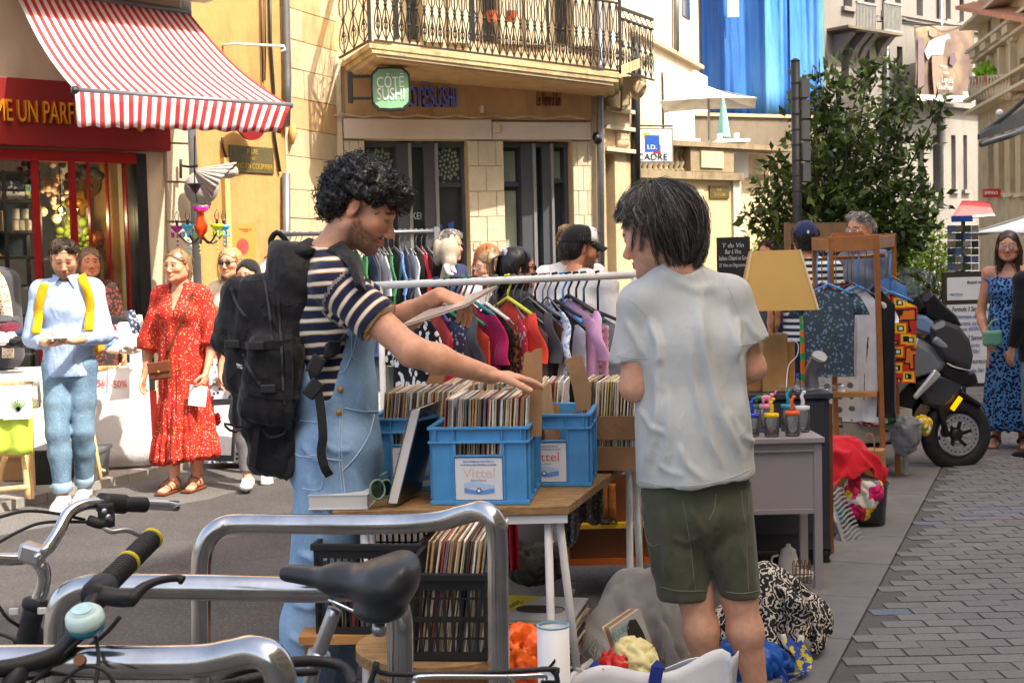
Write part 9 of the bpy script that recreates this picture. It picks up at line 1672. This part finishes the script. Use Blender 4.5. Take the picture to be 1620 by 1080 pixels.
t=NT('red_floral_dress'); o_=t.co(); v=t.n('TexVoronoi',Vector=o_,Scale=75.0); nz=t.noise(o_,9,2); dots=t.math('MULTIPLY',t.math('LESS_THAN',v.outputs['Distance'],.32),t.math('GREATER_THAN',t.sep(v.outputs['Color'])[0],.45)); t.bump(t.noise(t.mp(o_,(1,1,.15)),30,4),.6,.012); M_rdr=t.out(t.mix(t.math('MULTIPLY',dots,.8),S(178,36,24),t.ramp(t.sep(v.outputs['Color'])[1],[(0,S(236,206,150)),(.5,S(240,150,60)),(1,S(220,210,220))])),.85)
def adjR(B):
 jset(elR=(.25,.0,1.10),wrR=(.29,.05,.84),elL=(-.24,-.03,1.10),wrL=(-.23,.10,.86),knR=(.07,.06,.48),anR=(.05,.10,.085),toeR=(.07,.26,.025),anL=(-.06,-.04,.085),toeL=(-.08,.12,.025))(B); B.hands={'L':dict(curl=(.7,.8,.9,.9))}
W1=folk('woman in long red floral dress with brown shoulder bag',284,9.3,395,-14,1,S(214,156,124),'dbl','tail',None,head=(-8,-.05),adj=adjR,h=.011,op=1.0)
F=W1 .field(.011,.3); W1 .torso(F,.02,.05); J=W1 .J; zh=.235
F.cap(J['chest']-V3(0,0,.04),V3(J['hip'][0],J['hip'][1],.5),(.14,.118),(.185,.17),W1 .r,.05); F.cap(V3(J['hip'][0],J['hip'][1],.55),V3(J['hip'][0]-.01,J['hip'][1],zh-.2),(.18,.165),(.25,.235),W1 .r,.05); F.plane((J['hip'][0],J['hip'][1],zh),(.08,0,-1))
for n in 'LR':
 F2=F.like(); F2 .cap(J['sh'+n],J['el'+n],.066,.088,W1 .f,.03); F2 .cap(J['el'+n],J['el'+n]+(J['wr'+n]-J['el'+n])*.45,.088,.085,W1 .f,.03); u=nrm(J['wr'+n]-J['el'+n]); F2 .plane(J['el'+n]+u*.07,u); F.F=smin(F.F,F2 .F,.03)
F.cap(J['neck']-V3(0,0,.01),J['neck']+V3(0,0,.2),.062,.07,W1 .r,.01,'sub'); F.cap(J['neck']+W1 .f*.06,J['chest']+W1 .f*.14+V3(0,0,.0),.05,.008,W1 .r,.005,'sub')
V,Q=F.mesh(); V=relax(V,Q,1); N=vnormals(V,Q); an=np.arctan2(V[:,1]-J['hip'][1],V[:,0]-J['hip'][0]); am=np.clip((1.25-V[:,2])/1.0,0,1); V=V+N*(am*(.016*np.sin(an*11+2*np.sin(V[:,2]*5))+.007*np.sin(an*29+V[:,2]*6))+.004*vnoise(V,(20,20,8),3))[:,None]; V=V+N*(.02*np.clip((.42-V[:,2])/.03,0,1)*np.clip(1+np.sin(an*31),.3,2)*.5)[:,None]; soft('dress',V,Q,M_rdr,W1 .o)
M_san=mat('brown_leather',S(104,54,30),.45,.2,14,.2,60)
for n in 'LR':
 c=(J['an'+n]+J['toe'+n])/2; MB().box(V3(c[0],c[1],.012),(.085,.25,.018),np.c_[W1 .r,W1 .f,V3(0,0,1)]).build('sandal',M_san,W1 .o,bevel=.006)
 for z,k in((.09,.0),(.055,.35),(.04,.7)):p=J['an'+n]*(1-k)+J['toe'+n]*k; MB().tube([p+W1 .r*.046*math.cos(a)+(W1 .f*.02+V3(0,0,.0))*math.sin(a)+V3(0,0,.035*math.sin(a)+.0)for a in np.linspace(-.3,3.5,12)],.005,5).build('sandal_strap',M_san,W1 .o)
hb=thing('handbag','brown leather flap handbag worn by the woman in red','handbag',P(253,605,9.05)); c=P(253,586,9.08); MB().box(c,(.155,.06,.125),np.array(Matrix.Rotation(R_(-6),3,'Y'))).build('body',M_san,hb,bevel=.012); MB().box(c+V3(0,-.034,.025),(.15,.012,.075),np.array(Matrix.Rotation(R_(-6),3,'Y'))).build('flap',M_san,hb,bevel=.008); MB().ball(c+V3(0,-.042,-.006),.009,8,6).build('clasp',M_gold,hb)
TD=bvh(W1 .o.children[-1]if False else[o for o in W1 .o.children if o.name.startswith('dress')][0]); q=[hit(TD,306-7*i*.9+(-.35*i*i*.0),464+15*i,.012)for i in range(8)]; ribbon(spline([x for x in q if x is not None]+[c+V3(.07,0,.06)],16),.016,.004,V3(1,0,0)).build('strap',M_san,hb)
lf=MB().box(P(313,626,9.1),(.12,.012,.14),np.array(Matrix.Rotation(R_(8),3,'Y'))).build('leaflet',M_lab,None); tag(lf,'pale printed packet held by the woman in red','packet'); mb=MB(); [mb.ball(W1 .H.w(.0+x,.06,z),.004,6,4)for x,z in((.0,-.24),(.02,-.2),(-.02,-.2),(.035,-.17),(-.035,-.17))]; mb.build('necklace',M_chrome,W1 .o)
M_kn=fabric('beige_open_knit',S(206,186,158),.15,120,.95,.8); M_pk=NT('pink_polka'); v=M_pk.n('TexVoronoi',Vector=M_pk.mp(M_pk.co(),(1,1,1)),Scale=26.0,Randomness=.2).outputs['Distance']; M_pk=M_pk.out(M_pk.ramp(v,[(.18,(.02,.02,.02)),(.2,S(236,196,196))]),.9)
B=folk('blond woman in sunglasses and beige knit behind the headscarf woman',368,10.5,392,-12,1,hair='bl',style='long',shirt=M_kn,sleeve=.9,hem=.85,pants=fb_('navy'),h=.016,head=(-6,0)); shades(B)
def adjH(B):jset(knR=(.06,.14,.50),anR=(.05,.24,.10),toeR=(.06,.40,.06),anL=(-.08,-.15,.10),toeL=(-.09,.0,.03))(B)
B=folk('smiling woman in black headscarf and pink polka dot blouse',392,9.4,412,10,1,style='none',shirt=M_pk,sleeve=.46,hem=.74,pants=fabric('grey_trouser',S(100,98,98),.1),shoe=MATS['white_trainer'],head=(-22,0),adj=adjH); B.haircap(fabric('black_jersey',(.012,.012,.013),.2),.014,back=-.09,fringe=.062,name='headscarf',fold=.001)
folk('blond curly woman standing inside the shop doorway behind the bearded man',143,10.6,392,16,1,S(206,140,104),'dbl','long',shirt=printm('rust_print',S(140,70,50),S(60,50,50),40,.4),sleeve=.8,hem=.5,h=.016,head=(8,-.05))
folk('auburn haired person glimpsed behind the black backpack',458,10.0,394,170,1,hair='rd',style='long',shirt=fb_('cream'),sleeve=.8,hem=.8,pants=fb_('navy'),h=.018)
B=folk('grey haired man in sunglasses behind the plush elephant',708,10.9,365,55,0,S(214,140,110),'gr','short',fb_('navy'),.45,.9,fb_('dgrey'),h=.018); shades(B)
folk('auburn haired woman in a pink top with black bag strap',770,9.2,387,40,1,S(224,150,120),'rd','long',fabric('pale_pink',S(236,180,184),.05),.7,.9,fb_('navy'),h=.016,head=(10,0))
B=folk('fair haired woman with spectacles beside the ponytail woman',782,8.4,396,-70,1,S(226,170,136),'dbl','long',fb_('cream'),.6,.9,fb_('dgrey'),h=.018); shades(B,M_cg)
B=folk('woman with long dark ponytail and sunglasses seen from behind',812,7.1,392,120,1,S(214,150,124),'dk','long',fb_('black'),.42,.9,fb_('black'),h=.015,head=(-20,0)); shades(B); MB().tube([B.H.w(.045*math.cos(a),-.075+.0*a,.085+.03*math.sin(a))for a in np.linspace(0,6.283,12,endpoint=False)],.012,6,closed=True).build('scrunchie',fb_('lilac'),B.o,True); B.strands(HR['dk'],[spline([B.H.w(x*.5,-.085,.09),B.H.w(x,-.15,.05),B.H.w(x*1.6,-.14,-.1),B.H.w(x*1.8,-.13,-.30)],7)for x in np.random.default_rng(5).normal(size=320)*.022],'ponytail',.0026)
folk('fair haired man with slicked hair behind the man in the cap',903,9.3,358,-5,0,S(216,150,120),'dbl','short',fb_('white'),.45,.9,fb_('navy'),h=.018,tint=dict(beard=.4))
B=folk('bearded man in white t-shirt and black cap behind the rail',915,7.6,360,150,0,S(206,146,112),'dk','short',fabric('white_tee',S(222,220,218),.05),.44,.85,fb_('dgrey'),head=(-42,.12),tint=dict(beard=.85),h=.012,build=1.05)
def cap(B,mc,mw,peak=1):
 H=B.H; k=H.s; F=Field(H.c-.2*k,H.c+.25*k,.007); F.ell(H.w(0,-.012,.042),V3(.092,.113,.102)*k,H.R,.01); F.plane(H.w(0,0,.038),-H.u+H.f*.12); B.cloth('cap',F,mc,0)
 if mw:mb=MB(); mb.slab(lambda u,v:H.w(.088*math.cos(v*3.14)*(1-.0),.03+.04*u,.048+.094*math.sin(v*3.14)*(1-.12*u)),4,12,.008*k); mb.build('cap_panel',mw,B.o,True)
 if peak:MB().slab(lambda u,v:H.w((u-.5)*.15*(1-.25*v),.085+.085*v-.10*(u-.5)**2*4*.5,.052-.03*v-.03*(u-.5)**2*4),12,8,.006).build('peak',mc,B.o,True)
cap(B,fb_('black'),M_white); tm=bvh([o for o in B.o.children if o.name.startswith('top')][0]); q=hit(tm,928,424,.003)
if q is not None:text('THE NORTH FACE',q,(.95,.2,0),(0,0,1),.05,.03,M_black,B.o,depth=.002)
t=NT('navy_white_hoops'); z_=t.sep(t.co())[2]; M_hoop=t.out(t.mix(t.math('GREATER_THAN',t.math('FRACT',t.math('MULTIPLY',z_,22.0)),.5),S(36,40,60),S(220,220,216)),.9)
B=folk('man in navy cap and hooped shirt seen from behind',1276,9.6,352,176,0,S(200,140,110),'dk','short',M_hoop,.45,.9,fb_('navy'),h=.016); cap(B,fb_('navy'),None); MB().ball(B.H.w(0,-.125,.055),V3(.008,.004,.014),8,6,B.H.R).build('cap_emblem',M_white,B.o)
B=folk('grey haired man with glasses in slate t-shirt behind the wooden rack',1366,10.0,337,-60,0,S(206,150,122),'gr','short',fabric('slate_tee',S(100,108,122),.06),.45,.9,fb_('dgrey'),h=.016,head=(10,.05)); shades(B,M_cg)
folk('dark haired person in the distance left of the navy cap',1221,12.2,380,-60,0,S(200,140,114),'br','short',fb_('dgrey'),.45,.9,fb_('navy'),h=.02)
def adjB(B):jset(elR=(.22,-.02,1.10),wrR=(.16,.14,.90))(B)
W2=folk('woman in blue floral maxi dress with green bag at the right edge',1596,10.3,366,-25,1,S(206,150,122),'br','long',None,h=.014,adj=adjB,op=1.0); M_bfd=printm('blue_floral_dress',S(22,36,64),S(84,136,190),48,.5); shades(W2,M_cg)
F=W2 .field(.014,.25); W2 .torso(F,.014,.05); J=W2 .J; F.cap(J['waist'],V3(J['hip'][0],J['hip'][1],.2),(.13,.115),(.20,.18),W2 .r,.06); F.plane((0,0,.16),(0,0,-1)); F.plane(J['chest']+V3(0,0,.09),(0,0,1)); V,Q=F.mesh(); N=vnormals(V,Q); an=np.arctan2(V[:,1]-J['hip'][1],V[:,0]-J['hip'][0]); V=V+N*(np.clip((1.1-V[:,2]),0,1)*.016*np.sin(an*12))[:,None]; soft('dress',V,Q,M_bfd,W2 .o)
for s in(-1,1):MB().tube([W2 .J['chest']+W2 .r*s*.075+W2 .f*.115+V3(0,0,.07),W2 .J['neck']+W2 .r*s*.085+V3(0,0,-.005),W2 .J['chest']+W2 .r*s*.07-W2 .f*.1+V3(0,0,.08)],.006,6).build('dress_strap',M_bfd,W2 .o)
for n in 'LR':c=(J['an'+n]+J['toe'+n])/2; MB().box(V3(c[0],c[1],.015),(.09,.25,.03),np.c_[W2 .r,W2 .f,V3(0,0,1)]).build('sandal',M_san,W2 .o,bevel=.006); MB().tube([c+W2 .r*.045*math.cos(a)+V3(0,0,.05*math.sin(a))for a in np.linspace(0,3.14,9)],.012,6).build('sandal_strap',M_black,W2 .o)
gb_=thing('green_handbag','small mint green handbag held by the woman in blue','handbag',P(1568,555,10.05)); MB().box(P(1570,535,10.05),(.14,.06,.12)).build('body',mat('mint_leather',S(110,170,140),.5),gb_,bevel=.02); MB().tube(spline([P(1562,520,10.05),P(1570,508,10.05),P(1580,505,10.05)],6),.008,6).build('handle',MATS['mint_leather'],gb_,True)
folk('person in black hooded jacket and jeans cut off by the right edge',1648,9.7,375,200,0,hair='dk',style='short',shirt=fb_('black'),sleeve=.95,hem=.78,pants=M_jean,shoe=fb_('black'),h=.016,build=1.1)
